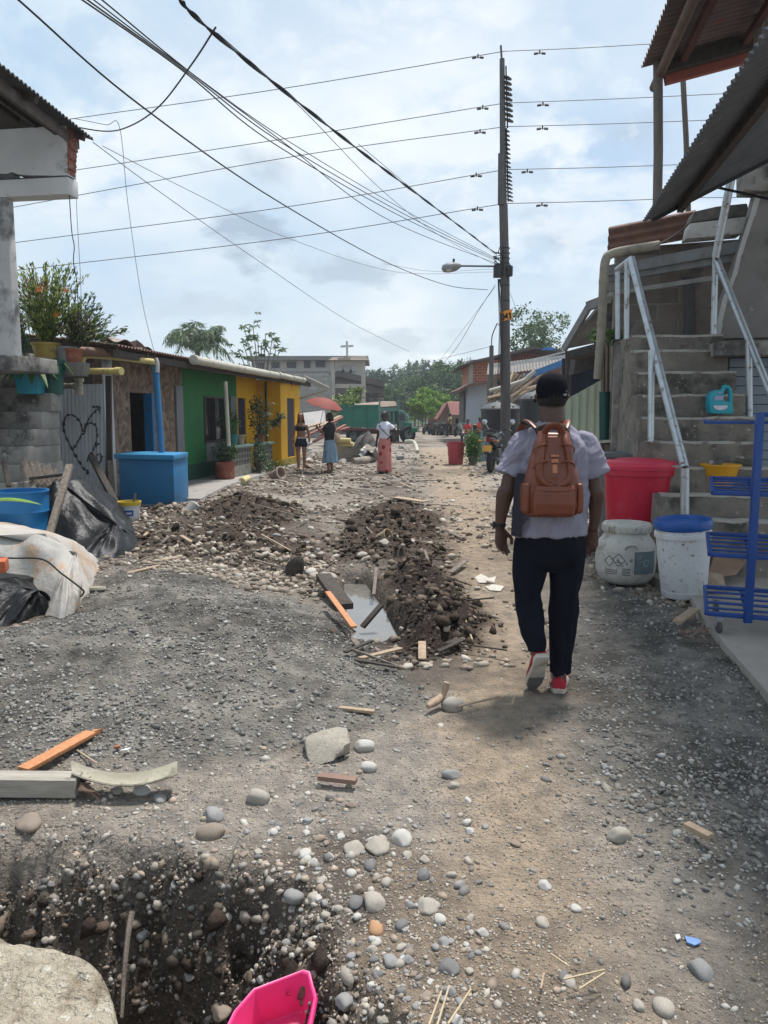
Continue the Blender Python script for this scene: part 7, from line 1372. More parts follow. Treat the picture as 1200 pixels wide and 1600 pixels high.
# ------------------------------------------------------------------ the people further down the street
def figure(loc, face, h, label, skin, arms, build=1., hairf=None, name='person', legs=True, voxel=.011, seated=False):
    """standing person; local frame x = their right when seen from behind, y = facing"""
    s_ = h / 1.70; loc = Vector(loc); t = thing(name, loc, label, 'person'); X_ = Matrix.Translation(loc) @ Matrix.Rotation(face, 4, 'Z') @ Matrix.Scale(s_, 4)
    def q_(): q = MB(); q.x = X_; return q
    b = q_(); w_ = build; dz = -.38 if seated else 0
    erings(b, [(.76 + dz, .13 * w_, .10 * w_, 0, 0), (.86 + dz, .165 * w_, .125 * w_, 0, 0), (1.0 + dz, .135 * w_, .105 * w_, 0, .01), (1.1 + dz, .125 * w_, .1 * w_, 0, .01), (1.22 + dz, .15 * w_, .115 * w_, 0, .015), (1.33 + dz, .165 * w_, .10, 0, 0), (1.39 + dz, .12, .075, 0, -.005), (1.43 + dz, .055, .05, 0, -.005)])
    limb(b, [(0, -.01, 1.38 + dz), (0, 0, 1.46 + dz), (0, .012, 1.52 + dz)], [.055, .048, .048])
    P_ = head(b, (0, .014, 1.575 + dz), 1.0)
    for k, (el, wr, hd, pn) in enumerate(arms):
        sx = -1 if k == 0 else 1; el, wr = Vector(el), Vector(wr); sh_ = Vector((sx * .155 * (w_ + 1) / 2, -.005, 1.34 + dz)); limb(b, [sh_, sh_.lerp(el, .5), el], [.05, .046, .04]); limb(b, [el, el.lerp(wr, .5), wr], [.04, .037, .026])
        a = Vector(hd).normalized().cross(Vector(pn).normalized()); hand(b, wr, hd, pn, 1 if a.dot(Vector((-sx, .6, 0))) > 0 else -1, .95, .5)
    if seated:
        for sx in (-1, 1): limb(b, [(sx * .09, 0, .44), (sx * .11, .25, .47), (sx * .12, .44, .46)], [.09, .075, .06]); limb(b, [(sx * .12, .44, .46), (sx * .12, .46, .25), (sx * .12, .45, .06)], [.06, .055, .036]); limb(b, [(sx * .12, .43, .05), (sx * .12, .52, .035), (sx * .13, .62, .025)], [.04, .036, .022])
    else:
        for sx in (-1, 1): limb(b, [(sx * .085, 0, .84), (sx * .095, .015, .48), (sx * .085, -.01, .08)], [.095 * w_, .085 * w_, .055, .052, .036]); limb(b, [(sx * .085, -.02, .055), (sx * .09, .06, .04), (sx * .1, .15, .025)], [.04, .036, .022])
    part_mesh('body', fuse(b, voxel * s_, loc, 2), skin, t); eyes(lambda x, y, z: X_ @ P_(x, y, z), t)
    return t, q_
SKT = mat('tan_skin', (.30, .155, .10), (.25, .125, .08), scale=12, rough=.5, bump=.03); SKB = mat('light_brown_skin', (.24, .12, .08), (.2, .1, .065), scale=12, rough=.5, bump=.03); HAIRB = mat('black_hair', (.012, .010, .010), (.02, .016, .014), scale=30, rough=.5, bump=.3, bscale=90)
def garment(t, q, name, m_, vox=.012, warp=None): return part_mesh(name, fuse(q, vox, t.location, 3, warp), m_, t)
# girl by the yellow house
lg = gp(470, 21.2); lg.z = H(lg.x, 21.2)
t, q_ = figure(lg, R(176), 1.58, 'person with long auburn hair, black cropped top and navy shorts by the yellow doorway', SKT, (((-.235, -.02, 1.07), (-.25, .05, .84), (0, .1, -1), (.9, .2, 0)), ((.235, -.02, 1.07), (.25, .05, .84), (0, .1, -1), (-.9, .2, 0))), .92)
q = q_(); erings(q, [(1.17, .142, .118, 0, .012), (1.24, .155, .128, 0, .02), (1.30, .158, .115, 0, .01)], 22); q.tube([(-.09, .06, 1.29), (-.10, .0, 1.365), (-.09, -.06, 1.3)], .014, 6); q.tube([(.09, .06, 1.29), (.10, .0, 1.365), (.09, -.06, 1.3)], .014, 6); garment(t, q, 'crop_top', mat('black_cloth', (.014, .013, .016)))
q = q_(); erings(q, [(.76, .17, .125, 0, 0), (.84, .170, .130, 0, 0), (.95, .150, .115, 0, .004)], 22); 
for sx in (-1, 1): q.tube([(sx * .09, 0, .82), (sx * .098, .005, .70)], [.098, .10], 14)
garment(t, q, 'shorts', mat('navy_cloth', (.016, .018, .045)))
q = q_(); q.lathe((0, .004, .945), [(.150, 0), (.156, .01), (.156, .035), (.148, .045)], 22, sq=.78); q.build('waistband', mat('white_waistband', (.5, .46, .42)), t, smooth=60)
q = q_(); q.loft([[Vector((rx * math.cos(a), cy + ry * math.sin(a), z)) for a in np.linspace(math.pi * 1.0 - .45, math.pi * 2 + .45, 14)] + [Vector((rx * .86 * math.cos(a), cy + ry * .86 * math.sin(a), z)) for a in np.linspace(math.pi * 2 + .45, math.pi - .45, 14)] for z, rx, ry, cy in ((1.18, .10, .06, -.06), (1.30, .13, .09, -.05), (1.42, .12, .10, -.02), (1.52, .098, .105, .0), (1.60, .093, .112, .005), (1.66, .085, .105, .005), (1.695, .05, .06, .005), (1.708, .012, .015, .005))]); q.build('hair', mat('auburn_hair', (.16, .055, .035), (.10, .035, .025), scale=30, rough=.5, bump=.3, bscale=80, stretch=(3, 3, .4)), t, smooth=True)
for sx in (-1, 1): q = q_(); q.prism([(sx * .09 - .045, -.07, .0), (sx * .09 + .045, -.07, 0), (sx * .11 + .045, .17, 0), (sx * .11 - .045, .17, 0)], (0, 0, .02)); q.build('sandal', mat('dark_sandal', (.03, .02, .018)), t, bevel=.006)
# woman with the umbrella
lw = gp(515, 20.6)
t, q_ = figure(lw, R(62), 1.60, 'woman in a black top and long faded denim skirt holding up a red umbrella', SKB, (((-.17, .12, 1.12), (-.06, .33, 1.24), (-.1, .5, .6), (.8, .2, 0)), ((.225, .02, 1.08), (.2, .16, .88), (-.1, .3, -1), (-.9, .2, 0))), 1.08)
q = q_(); erings(q, [(.90, .168, .135, 0, .01), (1.02, .155, .128, 0, .012), (1.2, .178, .145, 0, .02), (1.32, .188, .12, 0, .0), (1.40, .13, .085, 0, -.005), (1.43, .075, .065, 0, -.005)], 22); q.tube(spline([(.13, 0, 1.335), (.19, .0, 1.28), (.215, .01, 1.17)], 4), .064, 12); q.tube(spline([(-.13, 0, 1.335), (-.175, .04, 1.28), (-.178, .09, 1.19)], 4), .064, 12); garment(t, q, 'top', mat('black_cloth', (.014, .013, .016)))
q = q_(); erings(q, [(.30, .235, .215, 0, 0), (.32, .24, .22, 0, 0), (.5, .21, .19, 0, 0), (.75, .192, .165, 0, 0), (.86, .185, .15, 0, 0), (.96, .155, .125, 0, .01)], 26); garment(t, q, 'skirt', mat('faded_denim', (.20, .29, .37), (.13, .2, .28), scale=7, rough=.9, bump=.2, stretch=(1, 1, .4)), .012, lambda c_: .014 * np.sin(np.arctan2(c_[:, 1], c_[:, 0]) * 9) * sstep(.8, .3, c_[:, 2]))
q = q_(); erings(q, [(1.46, .05, .05, 0, -.06), (1.50, .080, .085, 0, -.04), (1.58, .088, .103, 0, -.012), (1.65, .085, .103, 0, -.002), (1.69, .055, .07, 0, 0), (1.703, .015, .02, 0, 0)], 18); q.lathe((0, -.09, 1.56), [(.01, -.045), (.042, -.02), (.045, .02), (.01, .045)], 12); garment(t, q, 'hair', HAIRB, .012)
for sx in (-1, 1): q = q_(); q.prism([(sx * .085 - .045, -.07, .0), (sx * .085 + .045, -.07, 0), (sx * .1 + .045, .17, 0), (sx * .1 - .045, .17, 0)], (0, 0, .02)); q.build('sandal', mat('dark_sandal', (.03, .02, .018)), t, bevel=.006)
q = q_(); hw_ = q.x @ Vector((-.065, .37, 1.29))
U0 = P(509, 634, hw_.y); um = thing('umbrella', hw_, 'rusty red open umbrella held tilted over the woman in denim', 'umbrella'); tipu = Vector((U0.x, hw_.y + .12, P(509, 622, hw_.y).z)); ax = Vector((-.20, .0, 1)).normalized(); ax = Vector((-.30, -.10, 1)).normalized() * -1 if False else Vector((.26, -.18, 1)).normalized()
mb = MB(); top_ = tipu
rings_ = []; M3 = ax.to_track_quat('Z', 'Y').to_matrix()
for k in range(9):
    t_ = k / 8; r_ = .50 * t_ + .004; z_ = -.19 * t_ ** 1.9
    rings_.append([top_ + M3 @ Vector((r_ * math.cos(a) * (1 - .03 * (j % 2)), r_ * math.sin(a) * (1 - .03 * (j % 2)), z_ + (-.012 if j % 2 == 0 else .008) * t_)) for j, a in enumerate(np.linspace(0, 2 * math.pi, 16, endpoint=False))])
rings_ += [[p - ax * .006 for p in r_] for r_ in rings_[::-1]]
mb.loft(rings_, cap=False); mb.build('canopy', mat('rust_red_fabric', (.30, .065, .045), (.25, .05, .038), scale=3, rough=.7, bump=.03, sub=.25), um, smooth=25)
mb = MB(); mb.tube([top_ + ax * .06, top_ - ax * .72], .008, 6); mb.build('shaft', STEEL, um)
mb = MB(); e_ = top_ - ax * .72; mb.tube(spline([e_, e_ - ax * .07, e_ - ax * .10 + Vector((.03, 0, 0)), e_ - ax * .08 + Vector((.05, 0, 0))], 4), .014, 7); mb.build('handle', WOODD, um, smooth=60)
for k in range(8): a = k * math.pi / 4; mb = MB(); mb.tube([top_ - ax * .012, top_ + M3 @ Vector((.25 * math.cos(a), .25 * math.sin(a), -.075)), top_ + M3 @ Vector((.48 * math.cos(a), .48 * math.sin(a), -.20))], .004, 4); mb.build('rib', BLACKM, um)
q = q_(); X0 = q.x; tb_ = thing('tote_bag', X0 @ Vector((.05, -.26, .86)), 'limp beige tote bag slung behind the woman under the umbrella', 'bag')
erings(q, [(.86, .12, .03, .06, -.22), (.88, .13, .05, .06, -.22), (1.0, .12, .05, .06, -.22), (1.12, .10, .025, .06, -.21)], 16); garment(tb_, q, 'sack', mat('beige_canvas', (.33, .23, .16), (.26, .18, .125), scale=8, bump=.2), .012)
q = q_(); q.tube(spline([(-.02, -.21, 1.12), (.06, -.17, 1.3), (.12, -.05, 1.42), (.13, .06, 1.38), (.1, .0, 1.4)], 5), .011, 6); q.build('strap', mat('beige_canvas', (.33, .23, .16)), tb_, smooth=True)
# woman in white with the floral skirt
ly = gp(601, 20.2)
SKD = mat('deep_brown_skin', (.055, .032, .025), (.045, .026, .02), scale=12, rough=.5, bump=.03)
t, q_ = figure(ly, R(150), 1.63, 'woman in a white T-shirt, sunglasses and pink floral skirt with one hand on her hip', SKD, (((-.32, -.09, 1.12), (-.17, .02, .99), (.9, .35, -.2), (.1, -.5, -.9)), ((.215, -.02, 1.07), (.23, .05, .84), (0, .1, -1), (-.9, .2, 0))), .98)
q = q_(); erings(q, [(.955, .150, .118, 0, .008), (1.0, .148, .118, 0, .01), (1.1, .140, .116, 0, .012), (1.22, .166, .138, 0, .022), (1.32, .178, .115, 0, .0), (1.385, .13, .085, 0, -.005), (1.42, .075, .065, 0, -.005)], 22)
q.tube(spline([(.12, 0, 1.335), (.18, .0, 1.29), (.205, -.008, 1.19)], 4), .060, 12); q.tube(spline([(-.12, 0, 1.335), (-.185, -.02, 1.29), (-.245, -.05, 1.22)], 4), .060, 12); garment(t, q, 'shirt', mat('white_cotton', (.66, .66, .74), (.58, .58, .66), scale=6, rough=.85, bump=.08))
q = q_(); erings(q, [(.06, .205, .18, 0, 0), (.08, .21, .185, 0, 0), (.4, .195, .165, 0, 0), (.72, .185, .155, 0, 0), (.85, .178, .145, 0, 0), (.965, .148, .118, 0, .008)], 26)
garment(t, q, 'skirt', mat('pink_floral', (.52, .20, .175), (.44, .16, .145), scale=6, rough=.85, bump=.1, kind='blotch', cscale=5.2, bcol=(.33, .012, .02), bcol2=(.05, .04, .035)), .012, lambda c_: .010 * np.sin(np.arctan2(c_[:, 1], c_[:, 0]) * 8) * sstep(.8, .1, c_[:, 2]))
q = q_(); erings(q, [(1.50, .07, .06, 0, -.045), (1.55, .083, .09, 0, -.025), (1.62, .084, .102, 0, -.008), (1.67, .070, .085, 0, -.002), (1.70, .03, .04, 0, 0)], 18); q.lathe((0, -.115, 1.625), [(.01, -.05), (.05, -.02), (.052, .02), (.01, .05)], 12); garment(t, q, 'hair', HAIRB, .012)
q = q_(); 
for sx in (-1, 1): q.lathe((sx * .034, .108, 1.585), [(.022, -.004), (.028, 0), (.022, .004)], 12, axis=(sx * .3, 1, 0)); q.tube([(sx * .06, .10, 1.59), (sx * .083, .0, 1.595)], .004, 5)
q.tube([(-.01, .115, 1.588), (.01, .115, 1.588)], .004, 5); q.build('sunglasses', mat('dark_lens', (.008, .008, .009), rough=.1, bump=0, spec=.7), t, smooth=60)
for sx in (-1, 1): q = q_(); q.prism([(sx * .085 - .045, -.07, .0), (sx * .085 + .045, -.07, 0), (sx * .1 + .045, .17, 0), (sx * .1 - .045, .17, 0)], (0, 0, .02)); q.build('sandal', mat('dark_sandal', (.03, .02, .018)), t, bevel=.006)
q = q_(); X0 = q.x; sbg = thing('shoulder_bag', X0 @ Vector((-.2, -.1, .85)), 'small black shoulder bag at the hip of the woman in white', 'bag'); q.loft([[Vector((-.22 + sx * .025 * k, -.06 + sy * .10 * k, z)) for sx, sy in ((-1, -1), (1, -1), (1, 1), (-1, 1))] for k, z in ((.9, .86), (1, .88), (1, 1.0), (.8, 1.02))]); q.build('pouch', mat('black_leather', (.014, .013, .013), rough=.5), sbg, bevel=.01)
q = q_(); q.tube(spline([(-.215, -.10, 1.0), (-.15, -.15, 1.2), (-.02, -.13, 1.36), (.09, -.02, 1.425), (.12, .10, 1.34), (-.02, .165, 1.2), (-.17, .12, 1.05), (-.225, .0, .98)], 5), .011, 6); q.build('strap', mat('black_leather', (.014, .013, .013)), sbg, smooth=True)
# seated people far off by the grey house and the bikes
for i, (px, Y, fc, lab, mt) in enumerate(((731, 40, 2.6, 'person in a red shirt seated in front of the blue-grey house', (.42, .035, .03)), (750, 40.5, 3.4, 'person in an orange-red shirt seated next to the tank', (.50, .09, .05)), (703, 55.5, 2.0, 'person in a beige shirt seated on a motorcycle near the hut', (.40, .30, .17)))):
    l0 = gp(px, Y); l0.z += .45 if i == 2 else .1
    t, q_ = figure(l0, fc, 1.68, lab, SKD, (((-.22, .1, .75), (-.15, .36, .6), (0, 1, -.2), (0, -.2, -1)), ((.22, .1, .75), (.15, .36, .6), (0, 1, -.2), (0, -.2, -1))), 1.05, voxel=.02, seated=True)
    q = q_(); erings(q, [(.44, .17, .14, 0, 0), (.6, .16, .135, 0, 0), (.85, .185, .145, 0, .01), (.95, .19, .12, 0, 0), (1.03, .12, .08, 0, 0)], 16); 
    for sx in (-1, 1): q.tube([(sx * .13, 0, .96), (sx * .2, .05, .83)], .068, 10)
    garment(t, q, 'shirt', mat('far_shirt_' + ('red', 'orange', 'beige')[i], mt), .02)
    q = q_(); 
    for sx in (-1, 1): q.tube([(sx * .09, 0, .46), (sx * .12, .43, .47)], .098, 10); q.tube([(sx * .12, .44, .46), (sx * .12, .45, .12)], .07, 10)
    garment(t, q, 'trousers', mat('far_dark_trousers', (.03, .03, .04)), .02)
    q = q_(); erings(q, [(1.13, .06, .06, 0, -.03), (1.2, .085, .1, 0, -.01), (1.28, .082, .1, 0, 0), (1.325, .03, .04, 0, 0)], 14); garment(t, q, 'hair', HAIRB, .02)
# ================================================================== THE NEAR LEFT JUNK
dc = P(36, 840, 8.55); dc.z = H(dc.x, 8.55) - .02; zt_ = P(36, 768, 8.4).z - dc.z
mb = MB(); r_ = .29; mb.lathe(dc, [(r_ * .98, 0), (r_, .02), (r_, zt_ * .30), (r_ * 1.03, zt_ * .33), (r_, zt_ * .36), (r_, zt_ * .63), (r_ * 1.03, zt_ * .66), (r_, zt_ * .69), (r_, zt_ - .03), (r_ * 1.04, zt_ - .02), (r_ * 1.04, zt_), (r_ * .95, zt_), (r_ * .94, zt_ - .3), (.01, zt_ - .3)], 32)
one(mb, 'plastic_barrel', mat('cobalt_barrel', (.012, .15, .36), (.01, .12, .30), scale=3, rough=.45, bump=.05, stain=(5, .66, .76, (.10, .17, .24))), 'open cobalt blue plastic barrel beside the black plastic heap', 'barrel', smooth=45)
mb = MB(); strap_leaf(mb, P(-25, 790, 7.6), (1, .1, 0), .62, .15, .28, n=12, up=.28); one(mb, 'banana_leaf', mat('banana_leaf', (.20, .36, .05), (.13, .27, .04), scale=12, rough=.5, bump=.1, sub=.25), 'torn green banana leaf reaching in front of the cobalt barrel', 'leaf', smooth=True)
# pallet against the stairs
pt = thing('wooden_pallet', G(60, 790), 'broken wooden pallet leaning against the corrugated fence', 'pallet')
for i in range(6): mb = MB(); a = P(62 + i * 8, 790 - i * 2, 9.9 + .05 * i); b = P(36 + i * 9.5, 716 + (i % 2) * 4 + i * 2.6, 10.6); mb.bar(a, b, .065, .018, up=(0, -1, .3)); mb.build('slat', WOODG, pt)
mb = MB(); mb.bar(P(46, 748, 10.22), P(98, 742, 10.3), .05, .04); mb.bar(P(58, 778, 9.98), P(108, 772, 10.1), .05, .04); mb.build('crosspiece', WOODD, pt)
def plank(pts, w_, h_, m_, label, nm_='plank', cat='plank', up=(0, 0, 1), bevel=.003): mb = MB(); mb.bar(Vector(pts[0]), Vector(pts[1]), w_, h_, up=up); return one(mb, nm_, m_, label, cat, bevel=bevel)
plank((P(70, 860, 8.0), P(109, 727, 8.9)), .075, .05, WOODG, 'grey weathered stake leaning over the black plastic heap')
plank((P(142, 712, 12.6), P(183, 790, 11.8)), .10, .06, WOODD, 'dark plank leaning on the heart-sprayed sheet')
plank((P(14, 760, 10), P(6, 722, 10.2)), .06, .04, WOODD, 'short dark stake standing by the lowest stair step')
plank((P(172, 720, 13), P(177, 790, 12.6)), .09, .04, WOODG, 'upright grey board beside the blue counter')
mb = MB(); mb.tube([P(100, 755, 12.9), P(68, 650, 13.2)], .025, 8); one(mb, 'metal_pole', STEEL, 'thin pale metal pole leaning against the corrugated fence', 'pole', smooth=50)
# cloth heaps: draped sheets over piled goods
def drape(name, outline_px, Yn, Yf, top_px, top_w, m_, label, amp=.05, seed=3, n=46, cat='tarpaulin', creases=9.):
    """ground outline G(px) and a ridge line; sheet sags between"""
    base_ = [G(*q) for q in outline_px]; cen = sum(base_, Vector()) / len(base_); rid = [Vector(q) for q in top_px]
    N = 100; per = spline(base_ + [base_[0]], 12); L_ = [per[int(i * (len(per) - 1) / N)] for i in range(N)]
    rings_ = []; r_ = np.random.default_rng(seed); ph = r_.uniform(0, 6.28, 5)
    def ridge(p):
        best = None
        for a, b in zip(rid[:-1], rid[1:]):
            ab = b - a; t = max(0, min(1, (p - a).xy.dot(ab.xy) / max(1e-6, ab.xy.length_squared))); q = a + ab * t; d = (q - p).xy.length
            if best is None or d < best[0]: best = (d, q)
        return best[1]
    K = 30
    for k in range(K + 1):
        t = k / K; row = []
        for i, p in enumerate(L_):
            q = ridge(p); pr = p.lerp(Vector((q.x, q.y, 0)), t); zz = q.z * (1 - (1 - t) ** 1.7) * .98 + H(pr.x, pr.y) * (1 - t)
            wv = math.sin(i * .46 * creases / 9 + ph[0] + t * 3) * .5 + math.sin(i * .9 * creases / 9 + ph[1] - t * 4) * .3 + math.sin(i * 1.7 + ph[2] + t * 7) * .18
            nrm = (p - cen).normalized(); pr = pr + nrm * wv * amp * (.35 + .65 * math.sin(math.pi * min(1, t * 1.15))) ; pr.z = max(zz, 0) + amp * .35 * wv * t + .004; row.append((pr, nrm))
        cr_ = fbm(np.array([q.x * creases * .33 + q.z * 2 for q, _ in row]), np.array([q.y * creases * .33 - q.z * 2 for q, _ in row]), 3, seed, True) - .6
        rings_.append([q + n_ * float(c_) * amp * 2 * (1 - t * .5) + Vector((0, 0, float(c_) * amp * 1.3 * t)) for (q, n_), c_ in zip(row, cr_)])
    mb = MB(); mb.loft(rings_, cap=False); mb.add([rings_[-1][i] for i in range(N)], [tuple(range(N))])
    o = mb.build(name, m_, None, smooth=50); sm = o.modifiers.new('sub', 'SUBSURF'); sm.levels = sm.render_levels = 1; return tag(o, label, cat)
BPL = mat('black_polythene', (.007, .007, .008), (.011, .011, .012), scale=6, rough=.45, bump=.6, bscale=12, spec=.3, bdist=.03, stain=(4, .62, .74, (.05, .048, .045)))
drape('black_plastic_sheet', [(66, 850), (100, 885), (150, 882), (212, 862), (214, 838), (196, 800), (150, 788), (80, 800)], 0, 0, [P(96, 752, 8.9), P(140, 786, 8.75), P(180, 822, 8.6)], .3, BPL, 'crumpled black polythene sheet over a heap by the cobalt barrel', .10, 5)
SACK = mat('white_woven_sack', (.43, .405, .37), (.31, .285, .255), scale=3, rough=.8, bump=.35, bscale=10, bdist=.04, kind='weave', cscale=90, stain=[(2.0, .555, .60, (.38, .27, .185)), (7, .66, .76, (.28, .22, .17))])
drape('black_plastic_sheet', [(-160, 985), (-40, 982), (20, 976), (75, 962), (100, 955), (80, 925), (0, 900), (-170, 900)], 0, 0, [P(-150, 890, 5.8), P(20, 905, 5.8), P(60, 925, 5.7)], .3, BPL, 'black plastic sheet sticking out under the white woven sheet', .05, 8)
sheet = drape('woven_sheet', [(-150, 962), (-20, 948), (60, 962), (98, 972), (122, 955), (140, 925), (150, 880), (110, 850), (20, 840), (-160, 845)], 0, 0, [P(-140, 812, 6.5), P(0, 834, 6.4), P(68, 836, 6.3), P(118, 868, 6.15)], .3, SACK, 'white and tan woven plastic sheet roped over a heap beside the grey gravel', .085, 11, cat='tarpaulin', creases=6.)
mb = MB(); mb.tube(spline([P(-60, 868, 5.75), P(14, 872, 5.72), P(66, 874, 5.70), P(96, 896, 5.62), P(124, 917, 5.6), P(131, 925, 5.62), P(126, 932, 5.66)], 8), .0065, 7); one(mb, 'rope', mat('black_rope', (.015, .015, .016), bump=.3), 'black rope stretched over the white woven sheet', 'rope', smooth=True)
mb = MB(); c_ = P(-14, 884, 5.62); mb.box(c_, (.22, .12, .09), rz=.25, rx=.1); one(mb, 'clay_brick', mat('orange_brick_piece', (.50, .13, .055), (.4, .1, .045), scale=14, bump=.4), 'orange clay brick resting on the white woven sheet', 'brick', bevel=.008)
mb = MB(); mb.lathe(G(150, 922, .03), [(.08, 0), (.09, .012), (.075, .028), (.02, .032)], 16, sq=.55); one(mb, 'flat_stone', mat('olive_stone', (.27, .25, .2), (.2, .185, .15)), 'flat olive stone at the corner of the white woven sheet', 'stone', smooth=40)
# paint bucket
kb = G(203, 818); kb.z = H(kb.x, kb.y) - .01
bk2 = thing('paint_bucket', kb, 'white paint bucket with a yellow rim and a stick in it near the blue counter', 'bucket')
mb = MB(); mb.lathe(kb, [(.125, 0), (.13, .01), (.145, .22), (.155, .222), (.155, .235), (.147, .24)], 26); mb.build('body', BW_, bk2, smooth=45)
mb = MB(); mb.lathe(kb + Vector((0, 0, .24)), [(.150, 0), (.160, .004), (.160, .03), (.165, .032), (.165, .055), (.150, .055), (.13, -.06), (.01, -.06)], 26); mb.build('rim', mat('yellow_rim', (.62, .42, .03), (.55, .36, .025), rough=.5), bk2, smooth=45)
patch(kb, lambda z: float(np.interp(z, [0, .24], [.13, .147])), R(240), R(310), .10, .18, .002).build('label', mat('blue_label', (.03, .10, .34), bump=0), bk2, smooth=True)
patch(kb, lambda z: float(np.interp(z, [0, .24], [.13, .147])), R(252), R(300), .125, .15, .004).build('label_print', mat('white_print', (.6, .62, .66), bump=0), bk2, smooth=True)
mb = MB(); mb.bar(kb + Vector((.02, 0, .12)), kb + Vector((.09, .02, .40)), .03, .012); mb.build('stir_stick', WOODG, bk2)
# ================================================================== HEAP OF RUINS BEYOND THE PEOPLE
mb = MB(); mb.prism([P(470, 672, 28), P(507, 668, 28.6), P(505, 642, 29.2), P(472, 646, 28.6)], (.05, .14, .02)); one(mb, 'concrete_slab', mat('broken_white_slab', (.46, .44, .42), (.36, .34, .33), scale=2, bump=.3, stain=(2, .55, .68, (.26, .23, .21))), 'tilted broken white wall slab behind the people', 'slab')
bm1 = [(476, 683, 535, 652, 0), (474, 676, 520, 658, 1), (490, 690, 540, 664, 0), (482, 694, 520, 676, 2), (495, 668, 532, 650, 1), (500, 680, 545, 668, 0), (478, 668, 505, 660, 1)]
MR = [mat('reddish_board', (.30, .12, .09), (.22, .09, .07), scale=5), WOODT, mat('pale_blue_board', (.33, .40, .43), (.25, .3, .33))]
for i, (x0, y0, x1, y1, k) in enumerate(bm1): plank((P(x0, y0, 26 + .3 * i), P(x1, y1, 27 + .3 * i)), .16, .05, MR[k], ('reddish board in the heap behind the umbrella woman', 'tan board in the heap behind the umbrella woman', 'pale blue board in the heap behind the umbrella woman')[k], 'board', 'board')['group'] = 'boards heaped behind the people'
mb = MB(); a = gp(546, 26); zb = P(545, 702, 26); mb.box(Vector((P(541, 700, 26).x, 26, H(P(541, 700, 26).x, 26) + .28)), (.85, .7, .62), rz=.25); one(mb, 'concrete_block', mat('mossy_concrete', (.30, .275, .22), (.2, .185, .15), scale=3, bump=.5, bscale=12, stain=(3, .55, .66, (.15, .14, .1))), 'squat mossy concrete block carrying yellow pipes', 'block', bevel=.04)
for k, (y_, x0, x1) in enumerate(((688, 523, 548), (694, 524, 552), (696, 516, 538))): mb = MB(); mb.tube([P(x0, y_, 25.6 + .1 * k), P(x1, y_ + .5, 25.5 + .1 * k)], .085, 12); one(mb, 'yellow_pipe', mat('yellow_offcut', (.56, .47, .22)), 'thick pale yellow pipe lying on the mossy block', 'pipe', 'yellow pipes on the mossy block', smooth=50)
mb = MB()
def crum(u_, v_):
    x = 553 + 42 * u_ - 4 * v_; y_ = 712 - 36 * math.sin(math.pi * (.12 + .8 * u_)) ** .8 * (1 - .72 * v_) - 3 * v_ + 12 * (u_ - .3) * v_ * -1
    return P(x, y_, 25.2 + .9 * v_ * (1 - u_) + .5 * u_) + Vector((0, .06 * math.sin(u_ * 19 + v_ * 3), .05 * math.sin(u_ * 14 + v_ * 6)))
mb.grid(crum, 24, 8, .008); one(mb, 'metal_sheet', mat('crumpled_zinc', (.52, .52, .52), (.36, .36, .36), scale=4, rough=.5, bump=.2, stain=(4, .6, .7, (.24, .2, .17))), 'crumpled pale roofing sheet arched over the rubble beside the woman in white', 'metal sheet', smooth=40)
mb = MB()
mb.grid(lambda u_, v_: P(556 + 30 * u_ + 10 * v_, 716 + 5 * u_ - 20 * (1 - v_) * u_ - 12 * v_ * (1 - u_), 24.9 + 1.2 * v_) + Vector((0, 0, .08 * math.sin(u_ * 13))), 14, 6, .01); one(mb, 'metal_sheet', mat('crumpled_dark_zinc', (.26, .26, .26), (.15, .15, .15), scale=4, rough=.5), 'darker bent roofing sheet under the pale arched one', 'metal sheet', smooth=40)
mb = MB(); mb.tube(spline([G(552, 722, .08), G(568, 720, .1), G(584, 715, .12)], 5), [.12, .13, .13, .14, .13, .13, .13, .12, .12, .12, .11], 10); one(mb, 'log', mat('pale_log', (.27, .23, .19), (.18, .15, .125), bump=.5, bscale=20), 'short pale log lying in front of the crumpled sheets', 'log', smooth=60)
mb = MB(); mb.tube(spline([P(634, 690, 28), P(645, 690, 27.5), P(650, 697, 27), P(652, 706, 26.4)], 5), .07, 8); one(mb, 'curved_pipe', PVC, 'curved white pipe lying near the truck wheel', 'pipe', smooth=50)
# big rubble lumps between the truck and the people
ROCKP = []
def rock_mesh(seed, angular=False):
    r_ = np.random.default_rng(seed); V, F = ICO3; d = V / np.linalg.norm(V, axis=1, keepdims=True); k = np.ones(len(V))
    for _ in range(7 if angular else 5): a = r_.normal(0, 1, 3); a /= np.linalg.norm(a); k += (r_.uniform(-.26, .26)) * np.clip(d @ a, -.2, 1) ** 2
    for _ in range(11 if angular else 6):
        a = r_.normal(0, 1, 3); a /= np.linalg.norm(a); lim = r_.uniform(.55, .86) if angular else r_.uniform(.68, .94); q = (d * k[:, None]) @ a; k = np.where(q > lim, k * lim / np.maximum(q, 1e-6), k)
    return d * k[:, None] * (1 + (vnoise(d[:, 0] * 7 + 20, d[:, 1] * 7 + d[:, 2] * 5 + 20, seed)[:, None] - .5) * .05), F
SMAT = [mat('stone_' + n_, c1, c2, scale=sc_, rough=.72, bump=.25, bscale=50, spec=.3, stain=st_) for n_, c1, c2, sc_, st_ in (('grey', (.27, .26, .25), (.21, .205, .2), 9, None), ('beige', (.36, .325, .28), (.29, .26, .22), 8, (12, .6, .7, (.22, .19, .16))), ('slate', (.165, .16, .158), (.13, .126, .124), 9, None), ('brown', (.25, .20, .16), (.19, .15, .12), 9, (12, .6, .7, (.12, .1, .085))), ('pale', (.45, .43, .40), (.37, .35, .32), 8, (14, .62, .7, (.28, .26, .23))), ('orange', (.42, .24, .13), (.34, .19, .11), 9, None), ('rubble', (.32, .30, .275), (.22, .205, .19), 6, (9, .56, .66, (.15, .13, .115))))]
RM = {}
